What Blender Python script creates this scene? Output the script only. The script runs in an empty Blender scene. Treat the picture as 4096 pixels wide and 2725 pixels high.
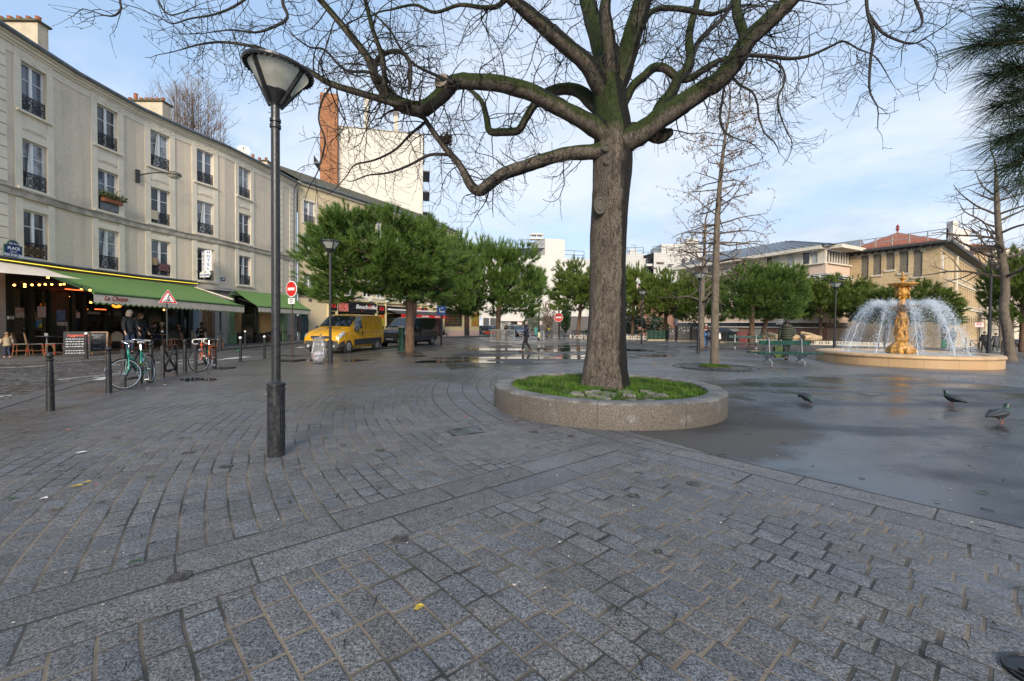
import bpy,bmesh,math,random
import numpy as np
from mathutils import Vector,Matrix
random.seed(7);R_=random.Random(11)
SC=bpy.context.scene;COL=SC.collection
PI=math.pi
F=1700.0;HC=1.45;PITCH=math.radians(1.3);ROLL=0.010;SH=21.5
_r0=Vector((1,0,0));FW=Vector((0,math.cos(PITCH),-math.sin(PITCH)));_u0=Vector((0,math.sin(PITCH),math.cos(PITCH)))
RT=_r0*math.cos(ROLL)+_u0*math.sin(ROLL);UP=_u0*math.cos(ROLL)-_r0*math.sin(ROLL)
CAM=Vector((0,0,HC))
cd=bpy.data.cameras.new('camera');cam=bpy.data.objects.new('camera',cd);COL.objects.link(cam)
cd.sensor_width=36;cd.lens=F/4096*36;cd.shift_y=-SH/4096;cd.clip_start=.05;cd.clip_end=3000
mw=Matrix.Identity(4)
for i in range(3):
 mw[i][0]=RT[i];mw[i][1]=UP[i];mw[i][2]=-FW[i];mw[i][3]=CAM[i]
cam.matrix_world=mw;SC.camera=cam
def gz(x,y):
 t=max(0.0,x-22.0)
 return-0.024*(t-3*(1-math.exp(-t/3)))
def ray(u,v):
 return FW+RT*((u-2048)/F)+UP*((1362.5-SH-v)/F)
def G(u,v,e=0.0):
 d=ray(u,v);h=e
 for _ in range(6):
  t=(HC-h)/-d.z if d.z<-1e-5 else 300
  p=CAM+d*t;h=gz(p.x,p.y)+e
 return Vector((p.x,p.y,h))
def AT(u,v,Y):
 d=ray(u,v);return CAM+d*(Y/d.y)
class NT:
 def __init__(s,name,world=False):
  if world:
   s.m=bpy.data.worlds.new(name);SC.world=s.m
  else:
   s.m=bpy.data.materials.new(name)
  s.m.use_nodes=True;s.t=s.m.node_tree;s.t.nodes.clear()
 def n(s,typ,_set=None,**inp):
  nd=s.t.nodes.new(typ)
  for k,v in(_set or{}).items():setattr(nd,k,v)
  for k,v in inp.items():
   key=int(k[1:])if k[0]=='i' and k[1:].isdigit()else k.replace('_',' ')
   s.put(nd.inputs[key],v)
  return nd
 def put(s,sock,v):
  if isinstance(v,bpy.types.NodeSocket):s.t.links.new(v,sock)
  elif v is not None:
   if hasattr(sock,'default_value'):
    dv=sock.default_value
    if hasattr(dv,'__len__')and not hasattr(v,'__len__'):v=(v,v,v,1)[:len(dv)]
    if hasattr(dv,'__len__')and len(dv)==4 and len(v)==3:v=(*v,1)
    sock.default_value=v
 def M(s,op,a,b=None,c=None,clamp=False):
  nd=s.t.nodes.new('ShaderNodeMath');nd.operation=op;nd.use_clamp=clamp
  s.put(nd.inputs[0],a);s.put(nd.inputs[1],b);s.put(nd.inputs[2],c);return nd.outputs[0]
 def ss(s,x,lo,hi,a=0.0,b=1.0):
  nd=s.n('ShaderNodeMapRange',{'interpolation_type':'SMOOTHSTEP'},Value=x,From_Min=lo,From_Max=hi,To_Min=a,To_Max=b);return nd.outputs[0]
 def mix(s,f,a,b,mode='MIX'):
  nd=s.t.nodes.new('ShaderNodeMix');nd.data_type='RGBA';nd.blend_type=mode
  s.put(nd.inputs[0],f);s.put(nd.inputs[6],a);s.put(nd.inputs[7],b);return nd.outputs[2]
 def mf(s,f,a,b):
  nd=s.t.nodes.new('ShaderNodeMix');nd.data_type='FLOAT'
  s.put(nd.inputs[0],f);s.put(nd.inputs[2],a);s.put(nd.inputs[3],b);return nd.outputs[0]
 def noise(s,vec,scale,detail=3,rough=.55,dim='3D',dist=0):
  nd=s.n('ShaderNodeTexNoise',{'noise_dimensions':dim},Scale=scale,Detail=detail,Roughness=rough,Distortion=dist)
  if vec is not None:s.put(nd.inputs['Vector'],vec)
  return nd.outputs['Fac']
 def sep(s,v):return s.n('ShaderNodeSeparateXYZ',Vector=v).outputs
 def comb(s,x,y,z=0.0):return s.n('ShaderNodeCombineXYZ',X=x,Y=y,Z=z).outputs[0]
 def bump(s,h,strength=.3,dist=.01):
  return s.n('ShaderNodeBump',Strength=strength,Distance=dist,Height=h).outputs[0]
 def out(s,col,rough=.6,metal=0,normal=None,spec=.5,**kw):
  p=s.n('ShaderNodeBsdfPrincipled',Roughness=rough,Metallic=metal)
  s.put(p.inputs['Base Color'],col);s.put(p.inputs['Specular IOR Level'],spec)
  if normal is not None:s.put(p.inputs['Normal'],normal)
  for k,v in kw.items():s.put(p.inputs[k.replace('_',' ')],v)
  o=s.n('ShaderNodeOutputMaterial');s.t.links.new(p.outputs[0],o.inputs[0]);return s.m
 def pos(s):return s.n('ShaderNodeNewGeometry').outputs['Position']
 def obj(s):return s.n('ShaderNodeTexCoord').outputs['Object']
 def uv(s):return s.n('ShaderNodeTexCoord').outputs['UV']
MATS={}
def sc(c,k):return tuple(min(1,x*k)for x in c[:3])
def mat(name,col,rough=.6,metal=0,var=.15,scale=6,stain=.0,bump=0,bscale=60,spec=.5,**kw):
 if name in MATS:return MATS[name]
 n=NT(name);o=n.obj()
 f=n.noise(o,scale,4)
 f=n.ss(f,.3,.7)
 c=n.mix(f,sc(col,1-var),sc(col,1+var))
 if stain:
  g=n.ss(n.noise(o,scale*.22,5,.6),.5,.72)
  c=n.mix(n.M('MULTIPLY',g,stain),c,sc(col,.55))
 nr=None
 if bump:nr=n.bump(n.noise(o,bscale,3),bump,.02)
 r=n.mf(f,max(.02,rough-.07),min(1,rough+.07))
 MATS[name]=n.out(c,r,metal,nr,spec,**kw);return MATS[name]
def glow(name,col,strength):
 if name in MATS:return MATS[name]
 n=NT(name);e=n.n('ShaderNodeEmission',Color=(*col,1),Strength=strength)
 o=n.n('ShaderNodeOutputMaterial');n.t.links.new(e.outputs[0],o.inputs[0]);MATS[name]=n.m;return n.m
def brick(name,c1,c2,mortar,bw=.22,bh=.065,ms=.008,rough=.85,bump=.4,var2=None):
 if name in MATS:return MATS[name]
 n=NT(name);uv=n.uv()
 b=n.n('ShaderNodeTexBrick',{'offset':.5},Vector=uv,Color1=(*c1,1),Color2=(*c2,1),Mortar=(*mortar,1),Scale=1.0,Mortar_Size=ms,Bias=0.0,Brick_Width=bw,Row_Height=bh)
 g=n.ss(n.noise(uv,.7,5),.35,.7)
 c=n.mix(n.M('MULTIPLY',g,.35),b.outputs[0],sc(c1,.6))
 MATS[name]=n.out(c,rough,0,n.bump(b.outputs[1],-bump,.01));return MATS[name]
ROOTM={}
class MB:
 def __init__(s):s.v=[];s.f=[];s.T=None;s.calls=[]
 def add(s,vs,fs):
  b=len(s.v);s.calls.append((b,len(s.f)))
  if s.T is not None:vs=[s.T@Vector(v)for v in vs]
  s.v+=[tuple(v)for v in vs];s.f+=[tuple(b+i for i in f)for f in fs];return s
 def poly(s,pts):return s.add(pts,[tuple(range(len(pts)))])
 def box(s,c,sz,rz=0,top=1.0,M=None):
  hx,hy,hz=sz[0]/2,sz[1]/2,sz[2]/2
  vs=[(-hx,-hy,-hz),(hx,-hy,-hz),(hx,hy,-hz),(-hx,hy,-hz),(-hx*top,-hy*top,hz),(hx*top,-hy*top,hz),(hx*top,hy*top,hz),(-hx*top,hy*top,hz)]
  m=M if M is not None else Matrix.Rotation(rz,3,'Z')
  vs=[m@Vector(v)+Vector(c)for v in vs]
  return s.add(vs,[(0,3,2,1),(4,5,6,7),(0,1,5,4),(1,2,6,5),(2,3,7,6),(3,0,4,7)])
 def hexa(s,p):
  return s.add(p,[(0,3,2,1),(4,5,6,7),(0,1,5,4),(1,2,6,5),(2,3,7,6),(3,0,4,7)])
 def bar(s,a,b,w,h=None):
  a=Vector(a);b=Vector(b);d=(b-a)
  if d.length<1e-6:return s
  q=d.to_track_quat('Z','Y').to_matrix();return s.box((a+b)/2,(w,h or w,d.length),M=q)
 def tube(s,pts,rad,n=6,cap=True,ell=None):
  pts=[Vector(p)for p in pts]
  if not hasattr(rad,'__len__'):rad=[rad]*len(pts)
  vs=[];fs=[];prev=None
  for i,p in enumerate(pts):
   d=(pts[min(i+1,len(pts)-1)]-pts[max(i-1,0)])
   if d.length<1e-9:d=Vector((0,0,1))
   d.normalize()
   if prev is None:
    a=d.cross(Vector((0,0,1)))
    if a.length<.05:a=d.cross(Vector((0,1,0)))
    a.normalize()
   else:
    a=prev-d*prev.dot(d)
    if a.length<1e-5:a=d.orthogonal()
    a.normalize()
   prev=a;b=d.cross(a)
   for k in range(n):
    t=2*PI*k/n;vs.append(p+(a*math.cos(t)+b*math.sin(t))*rad[i])
  for i in range(len(pts)-1):
   for k in range(n):
    k2=(k+1)%n;fs.append((i*n+k,i*n+k2,(i+1)*n+k2,(i+1)*n+k))
  if cap:fs.append(tuple(range(n))[::-1]);fs.append(tuple((len(pts)-1)*n+k for k in range(n)))
  return s.add(vs,fs)
 def lathe(s,prof,n=16,c=(0,0,0),axis=None,cap=True,arc=None):
  c=Vector(c);m=axis.to_track_quat('Z','Y').to_matrix()if axis is not None else Matrix.Identity(3)
  vs=[];fs=[]
  for r,z in prof:
   for k in range(n):
    t=2*PI*k/n;vs.append(m@Vector((r*math.cos(t),r*math.sin(t),z))+c)
  for i in range(len(prof)-1):
   for k in range(n):
    k2=(k+1)%n;fs.append((i*n+k,i*n+k2,(i+1)*n+k2,(i+1)*n+k))
  if cap:fs.append(tuple(range(n))[::-1]);fs.append(tuple((len(prof)-1)*n+k for k in range(n)))
  return s.add(vs,fs)
 def sphere(s,c,r,n=10,m=7,sq=(1,1,1)):
  prof=[(max(1e-4,math.sin(PI*i/m))*r,-math.cos(PI*i/m)*r)for i in range(m+1)]
  vs=[];fs=[]
  for a,z in prof:
   for k in range(n):
    t=2*PI*k/n;vs.append((c[0]+a*math.cos(t)*sq[0],c[1]+a*math.sin(t)*sq[1],c[2]+z*sq[2]))
  for i in range(m):
   for k in range(n):fs.append((i*n+k,i*n+(k+1)%n,(i+1)*n+(k+1)%n,(i+1)*n+k))
  return s.add(vs,fs)
 def prism(s,poly,th,T):
  n=len(poly);vs=[T@Vector((a,-th/2,b))for a,b in poly]+[T@Vector((a,th/2,b))for a,b in poly]
  return s.add(vs,[tuple(range(n)),tuple(range(2*n-1,n-1,-1))]+[(i,n+i,n+(i+1)%n,(i+1)%n)for i in range(n)])
 def ring(s,c,R,r,n=20,m=6,axis=None,a0=0,a1=2*PI):
  ax=Vector(axis or(0,0,1)).normalized();q=ax.to_track_quat('Z','Y').to_matrix()
  full=abs(a1-a0-2*PI)<1e-6
  pts=[q@Vector((R*math.cos(a0+(a1-a0)*i/n),R*math.sin(a0+(a1-a0)*i/n),0))+Vector(c)for i in range(n+1)]
  return s.tube(pts,r,m,cap=not full)
 def mesh(s,o):
  me=o;b=len(s.v)
 def text(s,body,size,T,extrude=.004,align='CENTER',bold=0.0,shear=0.0,spacing=1.0):
  cu=bpy.data.curves.new('t','FONT');cu.body=body;cu.size=size;cu.extrude=extrude;cu.align_x=align;cu.align_y='CENTER';cu.offset=bold;cu.shear=shear;cu.space_line=spacing;cu.resolution_u=3
  ob=bpy.data.objects.new('t',cu);me=bpy.data.meshes.new_from_object(ob)
  vs=[T@Vector((v.co.x,-v.co.z,v.co.y))for v in me.vertices];fs=[tuple(p.vertices)for p in me.polygons]
  bpy.data.objects.remove(ob);bpy.data.curves.remove(cu);bpy.data.meshes.remove(me)
  return s.add(vs,fs)
 def each(s,name,m,parent,per=1,**k):
  out=[];c=s.calls+[(len(s.v),len(s.f))]
  for i in range(0,len(c)-1,per):
   j=min(i+per,len(c)-1);q=MB();q.v=s.v[c[i][0]:c[j][0]];q.f=[tuple(x-c[i][0]for x in f)for f in s.f[c[i][1]:c[j][1]]];o=q.build(name,m,parent,**k)
   if o:out.append(o)
  return out
 def build(s,name,m,parent=None,smooth=False,world=True,sub=0,bevel=0):
  if not s.f:return None
  me=bpy.data.meshes.new(name);V=s.v
  if parent is not None and world:
   r=parent
   while r.parent:r=r.parent
   inv=ROOTM[r.name].inverted();V=[tuple(inv@Vector(v))for v in V]
  me.from_pydata(V,[],s.f);me.update()
  uvl=me.uv_layers.new(name='UVMap');arr=np.zeros(len(me.loops)*2,dtype=np.float32)
  if len(me.polygons)<60000:
   for p in me.polygons:
    nx,ny,nz=p.normal
    h=math.hypot(nx,ny)
    for li in p.loop_indices:
     co=me.vertices[me.loops[li].vertex_index].co
     if h>.5:arr[2*li]=(-ny*co.x+nx*co.y)/h;arr[2*li+1]=co.z
     else:arr[2*li]=co.x;arr[2*li+1]=co.y
   uvl.data.foreach_set('uv',arr)
  if smooth:me.polygons.foreach_set('use_smooth',[True]*len(me.polygons))
  ms=m if isinstance(m,(list,tuple))else[m]
  for x in ms:me.materials.append(x)
  o=bpy.data.objects.new(name,me);COL.objects.link(o)
  if parent is not None:o.parent=parent
  else:ROOTM[o.name]=Matrix.Identity(4)
  if bevel:
   b=o.modifiers.new('bevel','BEVEL');b.width=bevel;b.segments=2;b.limit_method='ANGLE'
  if sub:
   b=o.modifiers.new('sub','SUBSURF');b.levels=sub;b.render_levels=sub
  return o
def tag(o,label=None,cat=None,group=None,kind=None):
 if label:o['label']=label
 if cat:o['category']=cat
 if group:o['group']=group
 if kind:o['kind']=kind
 return o
def empty(name,loc,label,cat,group=None,rz=0.0):
 o=bpy.data.objects.new(name,None);COL.objects.link(o);o.empty_display_size=.2
 o.location=loc;o.rotation_euler=(0,0,rz)
 ROOTM[o.name]=Matrix.Translation(Vector(loc))@Matrix.Rotation(rz,4,'Z')
 return tag(o,label,cat,group)
def kids(o):return[c for c in bpy.data.objects if c.parent==o]
def dup(o,loc=None,rz=None,label=None,scale=None,parent=None):
 c=o.copy();COL.objects.link(c)
 if parent:c.parent=parent
 if loc is not None:c.location=loc
 if rz is not None:c.rotation_euler=(0,0,rz)
 if scale is not None:c.scale=(scale,)*3 if not hasattr(scale,'__len__')else scale
 if label:c['label']=label
 for ch in list(o.children):dup(ch,parent=c)
 return c
class FR:
 def __init__(s,a,b):
  s.o=Vector((a[0],a[1],0));d=Vector((b[0]-a[0],b[1]-a[1],0));s.L=d.length;s.t=d.normalized()
  s.n=Vector((s.t.y,-s.t.x,0))
 def p(s,a,z,o=0.0):return s.o+s.t*a+s.n*o+Vector((0,0,z))
 def box(s,m,a0,a1,z0,z1,o0,o1):
  return m.hexa([s.p(a0,z0,o1),s.p(a1,z0,o1),s.p(a1,z0,o0),s.p(a0,z0,o0),s.p(a0,z1,o1),s.p(a1,z1,o1),s.p(a1,z1,o0),s.p(a0,z1,o0)])
 def M(s,a,z,o):
  m=Matrix.Identity(4);pt=s.p(a,z,o)
  for i in range(3):
   m[i][0]=s.t[i];m[i][1]=-s.n[i];m[i][2]=(0,0,1)[i];m[i][3]=pt[i]
  return m
 def wall(s,m,a0,a1,z0,z1,holes=(),depth=.2,back=True):
  As=sorted({a0,a1,*[h[0]for h in holes],*[h[1]for h in holes]});Zs=sorted({z0,z1,*[h[2]for h in holes],*[h[3]for h in holes]})
  As=[a for a in As if a0-1e-6<=a<=a1+1e-6];Zs=[z for z in Zs if z0-1e-6<=z<=z1+1e-6]
  for i in range(len(As)-1):
   for j in range(len(Zs)-1):
    ca=(As[i]+As[i+1])/2;cz=(Zs[j]+Zs[j+1])/2
    if any(h[0]<ca<h[1]and h[2]<cz<h[3]for h in holes):continue
    m.poly([s.p(As[i],Zs[j]),s.p(As[i+1],Zs[j]),s.p(As[i+1],Zs[j+1]),s.p(As[i],Zs[j+1])])
  for h in holes:
   a,b,c,d=h[:4]
   for q in((a,c,a,d),(b,d,b,c),(b,c,a,c),(a,d,b,d)):
    m.poly([s.p(q[0],q[1]),s.p(q[2],q[3]),s.p(q[2],q[3],-depth),s.p(q[0],q[1],-depth)])
WHITE=mat('white_paint',(.74,.73,.70),.45,var=.06)
IRON=mat('black_iron',(.022,.022,.024),.42,.3,var=.3,scale=20)
DARKGREY=mat('dark_grey_paint',(.045,.046,.05),.45,.2,var=.2,scale=12,bump=.05)
STEEL=mat('galvanised_steel',(.42,.43,.44),.38,.8,var=.2,scale=18)
RUBBER=mat('black_rubber',(.018,.018,.019),.7,var=.2)
def glassm(name,col,rough=.06,spec=.7,var=.5,scale=.8):
 return mat(name,col,rough,0,var,scale,spec=spec)
GLASS=glassm('window_glass',(.03,.036,.046));GLASSB=glassm('window_glass_curtained',(.22,.23,.24),.1,.8,.6,2.5);GLASSD=glassm('window_glass_dim',(.012,.013,.014))
SUN_EL=math.radians(24);SUN_AZ=math.atan2(.02,-1.0)
w=NT('World',True);w.t.nodes.clear()
sky=w.n('ShaderNodeTexSky',{'sky_type':'NISHITA','sun_disc':False,'sun_elevation':SUN_EL,'sun_rotation':SUN_AZ,'air_density':1.0,'dust_density':1.2,'ozone_density':1.4})
dirv=w.n('ShaderNodeTexCoord').outputs['Generated']
x_,y_,z_=w.sep(dirv)[:3]
zz=w.M('ADD',w.M('MAXIMUM',z_,0.0),.16)
pl=w.comb(w.M('DIVIDE',x_,zz),w.M('DIVIDE',y_,zz),w.M('MULTIPLY',z_,2.0))
n1=w.noise(pl,.75,8,.58,dist=.35);n2=w.noise(pl,2.4,6,.6)
hz=w.ss(z_,.02,.52,1.0,0.0)
cov=w.M('ADD',w.M('ADD',n1,w.M('MULTIPLY',hz,.20)),w.M('MULTIPLY',w.M('SUBTRACT',n2,.5),.12))
cm=w.ss(cov,.41,.72)
shade=w.ss(w.noise(pl,1.3,7,.6,dist=.3),.36,.66)
low=w.ss(z_,.05,.34,1.0,.0)
ccol=w.mix(w.M('MULTIPLY',shade,w.M('ADD',w.M('MULTIPLY',low,.85),.2)),(7.2,7.75,8.6,1),(4.3,4.9,6.0,1))
skyc=w.mix(.62,w.mix(1.0,sky.outputs[0],(1.5,1.5,1.5,1),'MULTIPLY'),(4.3,6.1,8.7,1))
wc=w.mix(w.M('MULTIPLY',cm,.85),skyc,ccol)
bg=w.n('ShaderNodeBackground',Color=wc,Strength=.073)
o_=w.n('ShaderNodeOutputWorld');w.t.links.new(bg.outputs[0],o_.inputs[0])
sl=bpy.data.lights.new('sun','SUN');sl.energy=2.5;sl.angle=math.radians(22);sl.color=(1,.88,.72)
so=bpy.data.objects.new('sun',sl);COL.objects.link(so)
sd=Vector((math.sin(SUN_AZ)*math.cos(SUN_EL),math.cos(SUN_AZ)*math.cos(SUN_EL),math.sin(SUN_EL)))
so.rotation_euler=sd.to_track_quat('Z','Y').to_euler();so.location=sd*60
SC.view_settings.view_transform='Standard';SC.view_settings.look='None';SC.view_settings.exposure=0.84;SC.view_settings.gamma=1
CX,CY=8.3,10.8
def sett_material():
 n=NT('granite_setts');P=n.pos();px,py,pz=n.sep(P)[:3]
 jit=n.M('MULTIPLY',n.M('SUBTRACT',n.noise(P,2.2,2),.5),.026)
 dx=n.M('SUBTRACT',px,CX);dy=n.M('SUBTRACT',py,CY)
 r0=n.M('ADD',n.M('SQRT',n.M('ADD',n.M('MULTIPLY',dx,dx),n.M('MULTIPLY',dy,dy))),jit)
 th=n.M('ARCTAN2',dy,dx)
 ax=n.M('SUBTRACT',px,2.37);ay=n.M('SUBTRACT',py,4.74)
 ee=n.M('ADD',n.M('MULTIPLY',ax,.759),n.M('MULTIPLY',ay,.651))
 tt=n.M('SUBTRACT',n.M('MULTIPLY',ax,.651),n.M('MULTIPLY',ay,.759))
 st=n.ss(tt,-.6,.6)
 rs=n.M('SUBTRACT',8.49,ee)
 r=n.mf(st,r0,rs)
 arc=n.mf(st,n.M('MULTIPLY',th,11.5),n.M('ADD',tt,-27.5))
 tb=math.atan2(1.96-CY,-2.36-CX)
 d=n.M('ADD',n.M('MULTIPLY',dx,-math.sin(tb)),n.M('MULTIPLY',dy,math.cos(tb)))
 al=n.M('ADD',n.M('MULTIPLY',dx,math.cos(tb)),n.M('MULTIPLY',dy,math.sin(tb)))
 band=n.M('MULTIPLY',n.M('LESS_THAN',n.M('ABSOLUTE',d),.33),n.M('GREATER_THAN',al,9.15))
 edge=n.M('MULTIPLY',n.M('MULTIPLY',n.M('LESS_THAN',r,9.16),n.M('GREATER_THAN',r,8.4)),n.M('GREATER_THAN',tt,-3.4))
 edge=n.M('MULTIPLY',edge,n.M('LESS_THAN',py,7.0))
 far=n.M('MULTIPLY',n.M('LESS_THAN',r0,10.2),n.M('GREATER_THAN',py,6.3))
 far=n.M('MAXIMUM',far,n.M('GREATER_THAN',py,n.M('SUBTRACT',24.0,n.M('MULTIPLY',px,.9))))
 slab=n.M('MAXIMUM',n.M('MAXIMUM',band,edge),far)
 wr=n.mf(slab,.152,.33);wl=n.mf(slab,.205,.92);wl=n.mf(far,wl,.5)
 rho=n.M('DIVIDE',n.mf(band,n.M('SUBTRACT',r,8.5),d),wr)
 rho=n.M('ADD',rho,40)
 row=n.M('FLOOR',rho);fr=n.M('FRACT',rho)
 rn=n.n('ShaderNodeTexWhiteNoise',{'noise_dimensions':'1D'},W=row).outputs['Value']
 alp=n.M('ADD',n.M('DIVIDE',n.mf(band,arc,al),wl),n.M('MULTIPLY',rn,7.0))
 wob=n.M('MULTIPLY',n.M('SUBTRACT',n.noise(n.comb(alp,row),.8,1,.5,'2D'),.5),.5)
 alp=n.M('ADD',alp,n.mf(slab,wob,0.0))
 idx=n.M('FLOOR',alp);fa=n.M('FRACT',alp)
 wn=n.n('ShaderNodeTexWhiteNoise',{'noise_dimensions':'2D'},Vector=n.comb(row,idx));rnd=wn.outputs['Value']
 rnd2=n.sep(wn.outputs['Color'])[1]
 dr=n.M('MULTIPLY',n.M('MINIMUM',fr,n.M('SUBTRACT',1,fr)),wr)
 da=n.M('MULTIPLY',n.M('MINIMUM',fa,n.M('SUBTRACT',1,fa)),wl)
 wide=n.ss(n.noise(P,.5,2),.35,.65)
 tl=n.ss(px,-3.0,1.5)
 jr=n.mf(slab,n.mf(tl,.0062,.003),.0085);ja=n.mf(slab,n.mf(tl,.0034,.0066),.0045)
 en=n.M('MULTIPLY',n.M('SUBTRACT',n.noise(P,38,3),.5),.008)
 dd=n.M('ADD',n.M('SMOOTH_MIN',n.M('SUBTRACT',dr,jr),n.M('SUBTRACT',da,ja),.012),en)
 stone=n.ss(dd,-.0005,.0045)
 crown=n.ss(dd,0.0,.035)
 g1=n.noise(P,62,4,.75);g2=n.noise(P,150,2,.6);g3=n.noise(P,17,4,.65)
 sp=n.ss(n.M('ADD',n.M('ADD',n.M('MULTIPLY',g1,.52),n.M('MULTIPLY',g2,.36)),n.M('MULTIPLY',g3,.12)),.40,.62)
 base=n.mix(sp,(.024,.024,.026,1),(.285,.285,.285,1))
 tint=n.mix(rnd2,(.95,.98,1.04,1),(1.05,1.0,.95,1))
 base=n.mix(1.0,base,tint,'MULTIPLY')
 mott=n.ss(n.noise(P,6.5,5,.65),.33,.62,.80,1.0);lum=n.M('MULTIPLY',n.mf(rnd,.78,1.06),mott)
 base=n.mix(1.0,base,n.comb(lum,lum,lum),'MULTIPLY')
 sand=n.mix(n.noise(P,260,2),(.11,.085,.06,1),(.27,.215,.155,1))
 jd=n.ss(n.noise(P,1.3,3),.38,.6)
 jcol=n.mix(n.M('MULTIPLY',jd,n.mf(slab,1.0,.15)),(.03,.029,.026,1),sand)
 wl_=n.noise(P,.33,4,.55);fy=n.ss(py,4.0,14.0)
 fw=n.M('ADD',n.M('ADD',wl_,n.M('MULTIPLY',fy,.16)),n.M('MULTIPLY',n.ss(px,-2,-9),.06))
 wet=n.ss(fw,.48,.70)
 brown=n.M('MULTIPLY',n.ss(n.noise(P,.55,4),.46,.64),n.ss(px,.5,-3.5))
 brown=n.M('MULTIPLY',brown,n.ss(py,3.0,6.0))
 c=n.mix(stone,jcol,base)
 c=n.mix(n.M('MULTIPLY',brown,.42),c,(.085,.072,.056,1))
 spot=n.ss(n.noise(P,14,2),.63,.70)
 c=n.mix(n.M('MULTIPLY',spot,.35),c,(.03,.03,.032,1))
 dk=n.mf(wet,1.0,.68);c=n.mix(1.0,c,n.comb(dk,dk,dk),'MULTIPLY')
 rough=n.M('ADD',n.mf(wet,.58,.28),n.M('MULTIPLY',n.M('SUBTRACT',sp,.5),.12))
 rough=n.mf(stone,.72,rough)
 h=n.M('ADD',n.M('ADD',n.M('MULTIPLY',stone,.55),n.M('MULTIPLY',crown,.35)),n.M('MULTIPLY',sp,.10))
 h=n.M('ADD',h,n.M('MULTIPLY',rnd,.06))
 return n.out(c,rough,0,n.bump(h,n.mf(wet,.7,.5),.009),n.mf(wet,.42,.85))
SETTS=sett_material()
def asphalt_material(name,dryx=None,base=.05):
 n=NT(name);P=n.pos();px,py,pz=n.sep(P)[:3]
 st=n.n('ShaderNodeMapping',Vector=P,Scale=(1,1,1),Rotation=(0,0,.6)).outputs[0]
 a=n.noise(st,.55,5,.6,dist=.4);g=n.noise(P,130,3,.7)
 wet=n.ss(a,.36,.58);damp=n.ss(n.noise(n.n('ShaderNodeMapping',Vector=P,Scale=(.35,1.1,1),Rotation=(0,0,-.45)).outputs[0],.8,5,.6,dist=.6),.44,.64)
 if dryx:
  ddx=n.M('SUBTRACT',px,dryx[0]);ddy=n.M('SUBTRACT',py,dryx[1])
  dd=n.M('ADD',n.M('SQRT',n.M('ADD',n.M('MULTIPLY',ddx,ddx),n.M('MULTIPLY',ddy,ddy))),n.M('MULTIPLY',n.M('SUBTRACT',n.noise(P,1.1,5,.6),.5),1.6))
  wet=n.M('MULTIPLY',n.mf(n.ss(a,.3,.55),.55,1.0),n.ss(dd,dryx[2],dryx[2]+.7))
 c=n.mix(n.ss(g,.3,.7),(base*.5,base*.57,base*.68,1),(base*1.3,base*1.45,base*1.7,1))  # blue tint of the sky's reflection is mixed into the asphalt colour
 c=n.mix(wet,n.mix(.6,c,(base*3.2,base*2.8,base*2.4,1)),c)
 dk=n.mf(damp,1.0,.5);c=n.mix(1,c,n.comb(dk,dk,dk),'MULTIPLY')
 return n.out(c,n.M('ADD',n.mf(wet,.75,n.mf(damp,.15,.42)),n.M('MULTIPLY',n.M('SUBTRACT',g,.5),.12)),0,n.bump(g,n.mf(wet,.6,.16),.004),.5)
def cobble_material():
 n=NT('road_cobbles');P=n.pos()
 v=n.n('ShaderNodeTexVoronoi',{'feature':'DISTANCE_TO_EDGE'},Vector=n.n('ShaderNodeMapping',Vector=P,Scale=(6.0,8.5,1)).outputs[0],Scale=1.0,Randomness=.55)
 v2=n.n('ShaderNodeTexVoronoi',Vector=n.n('ShaderNodeMapping',Vector=P,Scale=(6.0,8.5,1)).outputs[0],Scale=1.0,Randomness=.55)
 s=n.ss(v.outputs['Distance'],.04,.14)
 rnd=n.sep(v2.outputs['Color'])[0]
 c=n.mix(rnd,(.075,.072,.07,1),(.18,.175,.17,1));c=n.mix(s,(.028,.025,.022,1),c)
 wet=n.ss(n.noise(P,.4,4),.4,.62)
 return n.out(c,n.mf(wet,.6,.3),0,n.bump(n.M('MULTIPLY',s,n.mf(rnd,.7,1)),.6,.02))
COBBLE=cobble_material()
PAVE=brick('pavement_slabs',(.13,.125,.12),(.18,.175,.165),(.05,.045,.04),.5,.5,.01,.5,.3)
KERBM=mat('granite_kerb',(.10,.098,.095),.5,var=.25,scale=30,bump=.1,bscale=90)
ASPH=asphalt_material('asphalt_wet',(1.85,7.3,2.35),.030);ASPH2=asphalt_material('asphalt_puddled',None,.04)
PUDDLE=mat('puddle_water',(.018,.017,.015),.015,var=.3,spec=1.0)
xs=sorted(set([-400,-200,-100,-60,-40,-30]+list(range(-25,22))+list(range(22,90,2))+[100,150,250,400]))
ys=sorted(set([-60,-30,-15]+list(range(-10,60,2))+[70,90,120,200,500,900]))
g=MB();g.v=[(x,y,gz(x,y)if x<100 else gz(100,y))for y in ys for x in xs]
nx=len(xs)
g.f=[(j*nx+i,j*nx+i+1,(j+1)*nx+i+1,(j+1)*nx+i)for j in range(len(ys)-1)for i in range(nx-1)]
tag(g.build('ground',SETTS),kind='structure')
def sheet(name,pts,m,z=.004,kind='structure'):
 b=MB();b.poly([(p[0],p[1],z+gz(p[0],p[1]))for p in pts]);bm=bmesh.new()
 o=b.build(name,m);bm.from_mesh(o.data);bmesh.ops.triangulate(bm,faces=bm.faces[:]);bm.to_mesh(o.data);bm.free();o.data.update()
 for p in o.data.polygons:
  pass
 if o.data.polygons and o.data.polygons[0].normal.z<0:o.data.flip_normals()
 return tag(o,kind=kind)
pts=[G(2500,1722),G(2700,1774),G(2900,1833),G(3500,1975),G(4096,2115),(5.3,1.0),(8,-2.5),(18,-2),(14.6,5),G(4096,1552),G(3526,1495),G(3200,1507),G(2900,1520.5),G(2650,1533),(2.8,9.0)]
sheet('asphalt_path',pts,ASPH,.004)
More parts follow.
